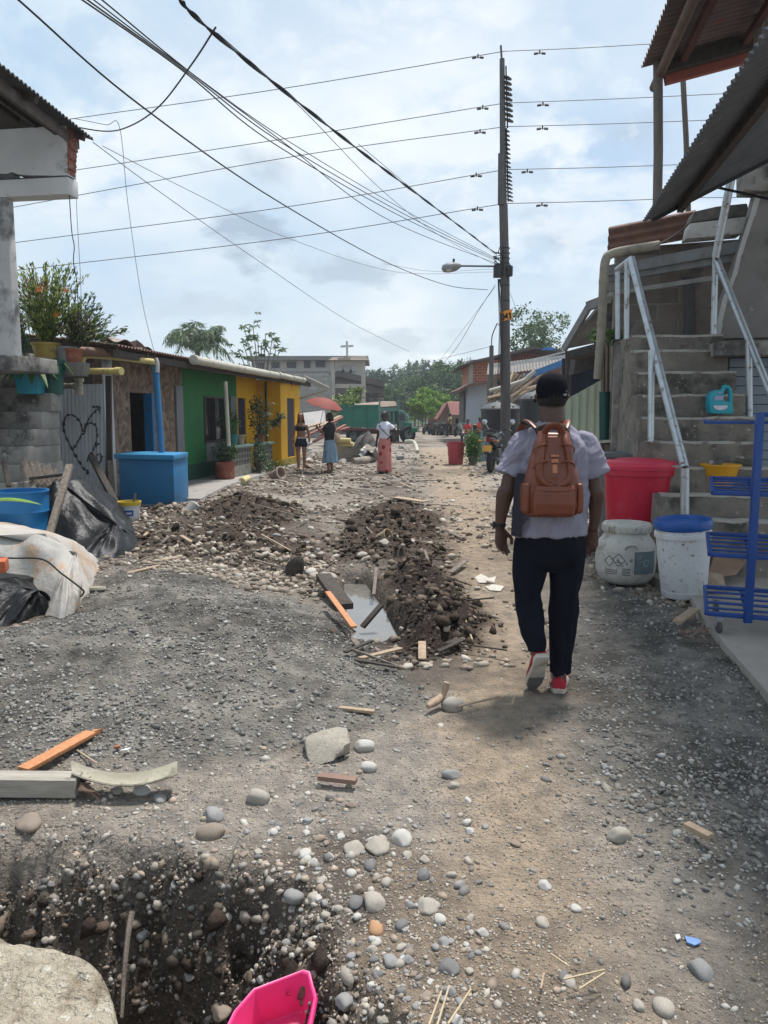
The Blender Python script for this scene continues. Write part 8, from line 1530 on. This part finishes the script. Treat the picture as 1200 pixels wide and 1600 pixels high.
def stone(px, py, wpx, hpx, mi, label, group=None, seed=None, ang=False, z=None, rot=None, sink=.3, flat=None):
    """one stone lying on the ground where its picture is centred"""
    p = G(px, py + hpx * .25, 0)
    for _ in range(4): p = G(px, py + hpx * .25, H(p.x, p.y) if z is None else z)
    wd = wpx / FPX * p.y * 1.0; seed = random.randint(0, 11) if seed is None else seed; key = (seed, ang, mi)
    if key not in RM:
        V, F = rock_mesh(seed * 7 + 5 + ang * 100, ang); me_o = fast_mesh('river_stone' if not ang else 'rock', V, F, SMAT[mi], smooth=True); RM[key] = me_o.data; o = me_o
        if ang: o.data.set_sharp_from_angle(angle=R(38))
    else: o = bpy.data.objects.new('river_stone' if not ang else 'rock', RM[key]); COL.objects.link(o)
    hz_ = (flat or random.uniform(.55, .75)) * wd * .5; dy = hpx / FPX * p.y * .9
    o.scale = (wd * .5, max(wd * .32, min(dy, wd * .62)), max(hz_, dy * .35)); o.rotation_euler = (random.uniform(-.2, .2), random.uniform(-.2, .2), random.uniform(-.5, .5) if rot is None else rot)
    gz = H(p.x, p.y) if z is None else z; o.location = (p.x, p.y, gz + o.scale.z * (1 - 2 * sink)); return tag(o, label, 'stone', group)
for i in range(46): px = random.choice([random.uniform(475, 540), random.uniform(540, 645)]); py = random.uniform(690, 730) if px < 560 else random.uniform(690, 716); stone(px, py, random.uniform(7, 20), random.uniform(5, 11), random.choice([1, 4, 6, 6, 3]), 'broken chunk of masonry in the rubble behind the people', 'rubble lumps behind the people', ang=True, sink=.25)
# ================================================================== FOREGROUND PIECES
slab = G(0, 1240)
plank((G(-230, 1222, .05), G(124, 1226, .04)), .085, .075, mat('silver_timber', (.36, .33, .285), (.25, .225, .19), scale=7, rough=.9, bump=.4, stretch=(.8, 5, 5), stain=(10, .62, .72, (.14, .12, .1))), 'thick grey timber beam lying at the edge of the trench', 'timber_beam', 'beam', bevel=.005)
mb = MB(); 
for i in range(14): a = G(122 + random.uniform(0, 10), 1222 + random.uniform(-8, 12), .05); mb.tube([a, a + Vector((random.uniform(.02, .08), random.uniform(-.05, .02), random.uniform(-.05, .01)))], [.009, .003], 5)
one(mb, 'splinters', mat('brown_splinter', (.17, .11, .075), (.1, .07, .05)), 'frayed brown splinters at the broken end of the timber beam', 'splinters')
plank((G(36, 1203, .04), G(142, 1145, .05)), .062, .018, WOODO, 'bright orange board with a split end lying on the grey gravel', bevel=.002)
mb = MB(); e0 = G(142, 1145, .05)
for k in (-1, 0, 1): mb.prism([e0 + Vector((-.012 + k * .012, k * .02 - .01, -.008)), e0 + Vector((-.012 + k * .012, k * .02 + .01, -.008)), e0 + Vector((.035 + .01 * (k % 2), .012 + k * .016, -.004))], (0, 0, .012))
one(mb, 'wood_splinter', WOODO, 'orange splinters torn from the end of the orange board', 'splinters')
mb = MB(); mb.grid(lambda u_, v_: G(112 + 166 * u_, 1205 + 20 * v_ + (6 - 14 * u_ * u_) * (1 - v_) * 0 + 8 * math.sin(math.pi * u_), .05) + Vector((0, 0, .03 * (2 * u_ - 1) ** 2 + .022 * abs(2 * v_ - 1) ** 2 - .01)), 18, 8, .006); one(mb, 'bark_strip', mat('pale_bark_strip', (.36, .33, .26), (.25, .23, .17), scale=7, bump=.3, stain=(8, .55, .66, (.15, .14, .1))), 'curved pale strip of bark lying at the end of the timber beam', 'bark', smooth=50)
plank((G(120, 1172, .02), G(152, 1193, .02)), .008, .006, WOODT, 'thin pale stick lying between the orange board and the bark', 'stick', 'stick')
mb = MB(); c_ = G(196, 1172, .03); mb.prism([c_ + Vector(v_) for v_ in ((-.02, -.015, 0), (.012, -.008, 0), (.022, .02, 0), (-.004, .008, 0))], (0, 0, .005)); one(mb, 'plastic_shard', mat('white_shard', (.6, .6, .58)), 'small white plastic shard on the grey gravel', 'shard')
mb = MB(); c_ = G(183, 1167, .03); mb.box(c_, (.025, .02, .012), rz=.4); one(mb, 'brick_chip', TERRA, 'tiny red brick chip on the grey gravel', 'chip', bevel=.003)
# chunks of pale mortar beside the path
SMAT.append(mat('pale_mortar', (.44, .40, .335), (.33, .295, .24), scale=9, bump=.7, bscale=30, stain=(12, .58, .68, (.2, .17, .135)))); stone(508, 1164, 112, 46, 7, 'big pale chunk of mortar at the edge of the grey gravel', ang=True, flat=.5, seed=4, rot=-.3, sink=.3)
for (x, y_, w_, h_, k, lb) in ((568, 1166, 38, 16, 4, 'pale rounded stone beside the mortar chunk'), (574, 1199, 34, 14, 4, 'second pale stone below the mortar chunk'), (402, 1248, 46, 12, 1, 'long flat greenish stone half buried at the gravel edge')): stone(x, y_, w_, h_, k, lb, seed=2)
plank((G(498, 1213, .03), G(557, 1220, .03)), .04, .02, mat('reddish_chip', (.24, .15, .115), (.18, .11, .085)), 'reddish wood offcut lying below the mortar chunk', 'wood_offcut', 'offcut')
plank((G(530, 1106, .03), G(585, 1112, .03)), .03, .015, WOODT, 'tan wood offcut half buried in the grey gravel', 'wood_offcut', 'offcut')
# near the puddle
wl = [G(x, y_, 0) for x, y_ in ((520, 886), (596, 888), (650, 984), (636, 1002), (536, 1000))]; mb = MB(); mb.add([Vector((p.x, p.y, -.10)) for p in wl], [tuple(range(5))[::-1]]); wo = mb.build('water', mat('muddy_water', (.16, .15, .135), (.13, .12, .11), scale=3, rough=.03, bump=.03, bscale=12, spec=.8)); struct(wo)
plank((G(512, 925, .12), G(553, 980, .06)), .045, .015, WOODO, 'narrow orange lath slanting down beside the puddle', 'lath', 'lath')
plank((G(505, 900, .10), G(540, 948, .0)), .13, .05, WOODD, 'short thick dark plank propped at the head of the puddle', 'plank', 'plank')
plank((G(566, 980, -.05), G(596, 945, .10)), .06, .02, WOODD, 'black board standing out of the puddle', 'board', 'board')
plank((G(584, 930, -.02), P(588, 888, 7.0)), .03, .025, WOODG, 'thin upright stake beside the puddle', 'stake', 'stake')
mb = MB(); c_ = G(462, 900, 0); mb.x = Matrix.Translation((c_.x, c_.y, H(c_.x, c_.y) + .06)); V, F = rock_mesh(44, True); mb.add([Vector(v_) * Vector((.13, .1, .12)).x if False else Vector((v_[0] * .13, v_[1] * .1, v_[2] * .13)) for v_ in V], [tuple(f) for f in F]); one(mb, 'earth_lump', mat('dark_earth_lump', (.05, .036, .03), (.03, .023, .02), scale=20, bump=1, bscale=30), 'dark lump of earth with a pale stone behind it', 'lump', smooth=50)
for (x, y_, w_, h_, k, lb) in ((486, 893, 22, 16, 4, 'pale stone behind the dark lump of earth'), (516, 902, 26, 18, 1, 'beige stone by the propped dark plank'), (708, 1102, 42, 22, 1, 'smooth beige boulder by the end of the dark spoil heap'), (684, 938, 22, 20, 1, 'rounded stone on top of the dark spoil heap'), (600, 852, 20, 10, 1, 'flat beige stone in the middle dirt heap'), (645, 851, 22, 10, 4, 'pale stone in the middle dirt heap'), (566, 872, 20, 10, 1, 'brownish stone below the middle dirt heap')): stone(x, y_, w_, h_, k, lb)
mb = MB(); c_ = G(592, 842, .08); mb.lathe(c_, [(.055, 0), (.06, .02), (.075, .13), (.082, .13), (.082, .15), (.07, .15), (.05, .02)], 16, axis=(.7, -.5, .35)); one(mb, 'flower_pot', mat('tan_pot', (.36, .28, .18), (.28, .21, .13)), 'small tan pot lying on its side in the middle dirt heap', 'pot', smooth=45)
plank((G(617, 777, .05), G(665, 784, .06)), .18, .02, WOODT, 'wide tan board lying beyond the middle dirt heap')
mb = MB(); mb.tube(spline([G(668, 1104, .04), G(690, 1088, .05), G(698, 1066, .12)], 4), [.012, .02, .022, .022, .018, .02, .02, .02, .018], 7); one(mb, 'driftwood', WOODT, 'bent tan piece of driftwood beside the beige boulder', 'driftwood', smooth=60)
for a, b, lb in (((720, 1006), (792, 1016), 'long dark stick crossing the path edge'), ((716, 1104), (782, 1088), 'thin pale reed lying by the path'), ((727, 968), (738, 1000), 'short whitish stick on the spoil heap'), ((730, 955), (744, 966), 'small pale twig on the spoil heap'), ((800, 1102), (803, 1090), 'tiny pale twig in front of the raised trainer'), ((440, 840), (480, 815), 'dark twig arching over the flattened earth'), ((350, 780), (390, 805), 'dark twig on the dark earth heap'), ((660, 866), (720, 870), 'dark stick beside the middle dirt heap')): plank((G(*a, .03), G(*b, .035)), .012, .01, WOODD if 'dark' in lb else WOODT, lb, 'stick', 'stick')
def flake(pts, m_, name, label, cat, th=.004): mb = MB(); mb.prism([Vector((p.x, p.y, H(p.x, p.y) + .006)) for p in (G(*q) for q in pts)], (0, 0, th)); return one(mb, name, m_, label, cat)
LIME = mat('white_lime', (.50, .46, .40), (.38, .345, .30), scale=20, bump=.5, bscale=40)
flake([(742, 903), (752, 898), (764, 905), (775, 903), (772, 912), (760, 911), (748, 910)], LIME, 'plaster_patch', 'cracked white plaster patch pressed into the path', 'plaster'); flake([(758, 916), (770, 914), (788, 918), (782, 924), (765, 922)], LIME, 'plaster_patch', 'smaller white plaster patch nearest the walking man', 'plaster')
flake([(1070, 1457), (1092, 1461), (1096, 1466), (1086, 1470), (1074, 1466)], mat('sky_blue_plastic', (.17, .30, .62), rough=.4, bump=0), 'plastic_scrap', 'sky-blue scrap of plastic on the dirt', 'scrap'); flake([(1055, 1455), (1062, 1454), (1064, 1460), (1058, 1462)], mat('white_shard', (.6, .6, .58)), 'plastic_scrap', 'tiny white scrap next to the sky-blue one', 'scrap')
plank((G(1058, 972, .07), G(1086, 952, .08)), .07, .02, WOODT, 'weathered board end beside the leaning white bucket', 'board', 'board')
plank((G(1072, 1288, .03), G(1110, 1308, .03)), .035, .02, WOODT, 'tan stick of wood on the grey gravel beside the path', 'stick', 'stick')
for i in range(18): a = G(random.uniform(1060, 1105), random.uniform(978, 1000), .06); mb = MB(); mb.bar(a, a + Vector((random.uniform(-.08, .08), random.uniform(-.04, .04), .01)), .012, .006); one(mb, 'wood_chip', mat('reddish_chip', (.24, .15, .115)), 'reddish wood chip scattered before the white bucket', 'chip', 'wood chips before the white bucket')
plank((G(850, 1520, .02), G(845, 1545, .02)), .006, .005, WOODT, 'thin straw stalk lying by the dark pebble', 'straw', 'straw')
for i, (a, b) in enumerate((((670, 1602), (690, 1548)), ((682, 1606), (702, 1540)), ((700, 1600), (736, 1545)), ((860, 1490), (890, 1510)), ((880, 1530), (945, 1515)), ((905, 1545), (945, 1520)))): plank((G(*a, .03), G(*b, .035)), .005, .004, mat('straw', (.46, .37, .24), (.35, .27, .17)), 'straw stalk lying on the near dirt', 'straw', 'straw')['group'] = 'straw stalks on the near dirt'
# concrete lump, pink tray
cc = [(-330, 1490), (-60, 1462), (0, 1466), (80, 1480), (140, 1505), (170, 1540), (186, 1600), (190, 1680), (-420, 1680)]
mb = MB(); topz = -.02; tp_ = [G(x, y_, topz) for x, y_ in cc]; bt_ = [Vector((p.x * 1.0, p.y, -.75)) for p in tp_]
V2 = []; rings_ = []
def ringz(z, k): cen = sum(tp_, Vector()) / len(tp_); return [Vector((cen.x + (p.x - cen.x) * k, cen.y + (p.y - cen.y) * k, z)) for p in spline(tp_ + [tp_[0]], 7)[:-1]]
rings_ = [ringz(-.75, .98), ringz(-.3, 1.0), ringz(-.10, 1.01), ringz(-.045, 1.0), ringz(-.025, .975), ringz(-.02, .95)] + [ringz(-.014, k_ / 18) for k_ in range(17, 0, -1)]
rings_ = [[p + Vector((0, 0, (fbm(np.array([p.x * 11]), np.array([p.y * 11]), 4, 5)[0] - .5) * .05)) for p in r_] for r_ in rings_]
mb.loft(rings_); one(mb, 'concrete_lump', mat('rough_pale_concrete', (.52, .46, .36), (.33, .28, .21), scale=12, rough=.95, bump=1., bscale=34, bdist=.06, stain=[(7, .54, .64, (.24, .19, .135)), (22, .58, .64, (.62, .58, .5)), (50, .62, .67, (.16, .13, .1))]), 'rough pale lump of concrete standing in the trench', 'concrete', smooth=50)
PINK = mat('hot_pink_plastic', (.80, .06, .235), (.74, .05, .21), scale=3, rough=.4, bump=.02, sub=.12)
pk = P(428, 1570, 1.93); pkt = thing('plastic_tray', Vector((pk.x, pk.y, -.35)), 'hot pink plastic tray with a pointed corner standing in the trench', 'tray')
def pr(px, py, d=1.85): return P(px, py, d)
rim = [pr(474, 1514, 2.0), pr(484, 1517, 2.0), pr(494, 1556, 1.93), pr(478, 1640, 1.75), pr(330, 1650, 1.72), pr(366, 1578, 1.86), pr(396, 1544, 1.94)]
flo = [pr(462, 1545, 1.99) - Vector((0, 0, .07)), pr(468, 1548, 1.99) - Vector((0, 0, .07)), pr(476, 1574, 1.94) - Vector((0, 0, .07)), pr(462, 1640, 1.8) - Vector((0, 0, .08)), pr(352, 1645, 1.78) - Vector((0, 0, .08)), pr(388, 1592, 1.9) - Vector((0, 0, .07)), pr(410, 1565, 1.96) - Vector((0, 0, .07))]
cenr = sum(rim, Vector()) / 7; inn = [p.lerp(cenr, .07) - Vector((0, 0, .004)) for p in rim]; outr = [p - Vector((0, 0, .012)) + (p - cenr).normalized() * .006 for p in rim]; und = [p - Vector((0, 0, .012)) for p in flo]
mb = MB(); n_ = 7; mb.loft([flo, inn, rim, outr, [p.lerp(q, .06) for p, q in zip(outr, und)], und], cap=True); mb.build('tray', PINK, pkt, bevel=.009)
mb = MB(); c_ = inn[1].lerp(flo[1], .35).lerp(inn[6].lerp(flo[6], .35), .35); mb.box(c_ + Vector((0, -.004, 0)), (.014, .004, .010), rx=.6); mb.build('slot', mat('pink_slot', (.4, .012, .06), bump=0), pkt)
mb = MB(); mb.prism([flo[4].lerp(flo[2], .35) + Vector((0, 0, .004)), flo[4].lerp(flo[2], .72) + Vector((.0, 0, .004)), flo[4].lerp(flo[1], .6) + Vector((0, 0, .006)), flo[4].lerp(flo[0], .35) + Vector((0, 0, .005))], (0, 0, .006)); mb.build('mud', mat('wet_mud', (.12, .10, .085), (.3, .28, .26), scale=20, bump=.6), pkt)
for i in range(70):
    px, py = random.choice([(random.uniform(190, 480), random.uniform(790, 900)), (random.uniform(530, 730), random.uniform(785, 1050)), (random.uniform(440, 660), random.uniform(720, 790))]); a = G(px, py); a.z = H(a.x, a.y) + .03; an = random.uniform(0, 3.14); ln = random.uniform(.1, .5) * (.5 + a.y / 14); b = a + Vector((math.cos(an) * ln, math.sin(an) * ln, 0)); b.z = H(b.x, b.y) + random.uniform(.02, .09)
    plank((a, b), random.uniform(.012, .05), .012, (WOODT, WOODG, WOODD)[i % 3], ('tan', 'grey', 'dark')[i % 3] + ' splinter of wood strewn over the dug earth', 'splinter', 'splinter')['group'] = 'splinters strewn over the dug earth'
# roots in the trench wall
mb = MB(); mb.tube(spline([P(206, 1425, 2.42), P(200, 1460, 2.36), P(194, 1520, 2.28), P(190, 1590, 2.2)], 6), [.011 - .0003 * i for i in range(19)], 6); one(mb, 'root', mat('grey_root', (.17, .14, .115), (.11, .09, .075), bump=.5), 'long grey root hanging down the trench wall', 'root', smooth=True)
mb = MB(); mb.tube(spline([P(372, 1310, 2.5), P(366, 1325, 2.48), P(360, 1345, 2.46)], 4), [.006 - .0003 * i for i in range(9)], 5); one(mb, 'root', mat('pale_root', (.33, .3, .25)), 'short pale root curling out of the trench lip', 'root', smooth=True)
# ---------------------------------------------------------- stones one can tell apart
for (x, y_, w_, h_, k, lb, an) in ((442, 1459, 72, 48, 3, 'biggest brown boulder jutting from the trench wall above the pink tray', 0), (275, 1566, 52, 56, 3, 'brown boulder low in the trench near the pink tray', 0), (342, 1407, 44, 42, 3, 'angular brown rock set in the middle of the trench wall', 1), (246, 1510, 24, 36, 0, 'pale grey stone beside the long root', 0), (46, 1282, 46, 34, 3, 'peaked brown-grey stone below the timber beam', 0), (587, 1315, 40, 42, 1, 'largest rounded grey-beige stone on the trench lip', 0), (628, 1308, 32, 26, 4, 'pale stone right of the largest lip stone', 0), (461, 1375, 42, 22, 0, 'long grey stone lying across the top of the trench wall', 0), (551, 1322, 34, 22, 1, 'squat beige stone left of the largest lip stone', 0), (662, 1362, 24, 30, 2, 'dark slate egg-shaped stone on the dirt', 0), (578, 1348, 22, 28, 2, 'dark upright slate stone below the largest lip stone', 0), (587, 1445, 28, 26, 5, 'orange-tinted pebble among the grey ones', 0), (628, 1440, 24, 30, 2, 'black slate pebble beside the orange-tinted one', 0), (669, 1414, 34, 24, 1, 'smooth beige stone above the white pebbles', 0), (585, 1408, 44, 24, 1, 'long beige stone sloping toward the trench', 0), (537, 1528, 34, 32, 0, 'round light grey stone on the trench edge near the pink tray', 0), (703, 1508, 32, 26, 2, 'dark two-toned stone close to the straw', 0), (335, 1272, 38, 22, 0, 'smooth grey stone on the dirt above the trench', 0), (183, 1234, 26, 14, 1, 'olive pebble under the bark strip', 0), (250, 1246, 24, 18, 0, 'round grey pebble beside the bark strip', 0), (222, 1232, 34, 18, 4, 'pale stone touching the bark strip', 0), (330, 1300, 54, 18, 3, 'long brown stone half sunk above the trench', 0), (1096, 1508, 40, 44, 0, 'big flat grey stone sunk in the path', 0), (1038, 1570, 40, 28, 1, 'oval beige stone sunk at the bottom of the path', 0), (998, 1566, 22, 34, 1, 'upright oval stone beside the oval beige one', 0), (966, 1306, 46, 16, 1, 'long flat stone set in the middle of the path', 0), (852, 1380, 20, 22, 4, 'pale square-edged stone on the brown path', 0), (900, 1416, 20, 22, 4, 'pale teardrop stone on the brown path', 0), (848, 1440, 24, 16, 1, 'tan chipped stone on the brown path', 0), (945, 1197, 18, 14, 0, 'triangular grey stone between path and gravel', 1), (705, 1211, 32, 12, 0, 'long grey stone lying above the path edge', 0), (708, 1227, 22, 9, 1, 'small oval stone just below the long grey one', 0), (806, 1316, 20, 16, 3, 'tan stone with a dark underside on the path', 0), (890, 1532, 22, 16, 1, 'beige pebble by the crossed sticks', 0), (882, 1522, 20, 16, 2, 'dark blue-grey pebble by the crossed sticks', 0), (560, 1385, 22, 30, 3, 'split tan stone between the dark upright stone and the boulder', 1), (604, 1374, 20, 26, 1, 'narrow beige stone beside the split tan one', 0), (556, 1405, 28, 26, 2, 'dark grey stone at the head of the long beige stone', 0), (688, 1434, 24, 22, 4, 'white pebble beside the smooth beige stone', 0), (610, 1499, 30, 18, 0, 'light grey half-buried stone near the slate pebble', 0), (220, 1332, 24, 30, 0, 'pale flat stone stuck upright in the trench lip', 1), (493, 1403, 36, 18, 1, 'wedge-shaped stone on the trench slope', 1), (475, 1330, 26, 22, 4, 'white pebble bedded in the dark trench lip', 0)):
    stone(x, y_, w_, h_, k, lb, ang=bool(an), sink=.38)
# the many alike
cnt = 0
while cnt < 185:
    px, py = random.uniform(380, 760), random.uniform(1225, 1595); g_ = G(px, py); t = float(trd(np.array([g_.x]), np.array([g_.y]))[0])
    if t > .05 or random.random() > math.exp(-abs(t) / .35): continue
    stone(px, py, random.choice([7, 8, 9, 10, 12, 14, 17]) * (py / 1400) * random.uniform(.9, 1.5), random.uniform(6, 13), random.choice([0, 0, 1, 1, 2, 3, 4, 4]), 'river stone lying loose along the trench lip', 'loose river stones along the trench lip', ang=random.random() < .4, sink=.34); cnt += 1
cnt = 0
while cnt < 60:
    px, py = random.uniform(0, 520), random.uniform(1300, 1595); g_ = G(px, py); t = float(trd(np.array([g_.x]), np.array([g_.y]))[0])
    if t < .02: continue
    stone(px, py, random.uniform(10, 22), random.uniform(8, 18), random.choice([0, 1, 2, 2, 3, 3]), 'stone bedded in the dark trench wall', 'stones bedded in the trench wall', ang=random.random() < .5, sink=.42); cnt += 1
cnt = 0
while cnt < 60:
    px, py = random.uniform(200, 520), random.uniform(820, 925)
    stone(px, py, random.uniform(7, 17), random.uniform(4, 9), random.choice([1, 3, 3, 6, 0]), 'stone in the stony strip behind the grey gravel', 'stones in the strip behind the gravel', ang=random.random() < .5, sink=.36, flat=.4); cnt += 1
mb = MB(); c_ = G(300, 808, 0); c_.z = H(c_.x, c_.y) + .05; mb.lathe(c_, [(.06, -.09), (.085, -.08), (.09, .08), (.06, .1)], 10, axis=(.5, .4, .7)); one(mb, 'concrete_lump', CONCL, 'pale stub of concrete in front of the dark earth heap', 'concrete', smooth=45)
for a, b, lb, mt in (((222, 884), (260, 880), 'thin grey plank lying by the black plastic heap', WOODG), ((240, 878), (294, 868), 'pale bent plank on the stony ground', WOODT), ((200, 896), (250, 884), 'pale trunk piece half buried behind the gravel', WOODT), ((480, 888), (505, 884), 'short pale stick near the earth lump', WOODT)): plank((G(*a, .04), G(*b, .05)), .09 if 'plank' in lb else .05, .02, mt, lb)

# ================================================================== the damp air over the valley
mb = MB(); mb.box((0, 460, 12), (2400, 1040, 36)); hz_o = mb.build('haze', None); tag(hz_o, None, None, kind='stuff')
hm = bpy.data.materials.new('haze'); hm.use_nodes = True; ht = hm.node_tree; ht.nodes.clear(); ho = ht.nodes.new('ShaderNodeOutputMaterial'); hv = ht.nodes.new('ShaderNodeVolumePrincipled')
hv.inputs['Color'].default_value = (.86, .92, 1, 1); hv.inputs['Density'].default_value = 0.0007; ht.links.new(hv.outputs[0], ho.inputs['Volume']); hz_o.data.materials.clear(); hz_o.data.materials.append(hm)
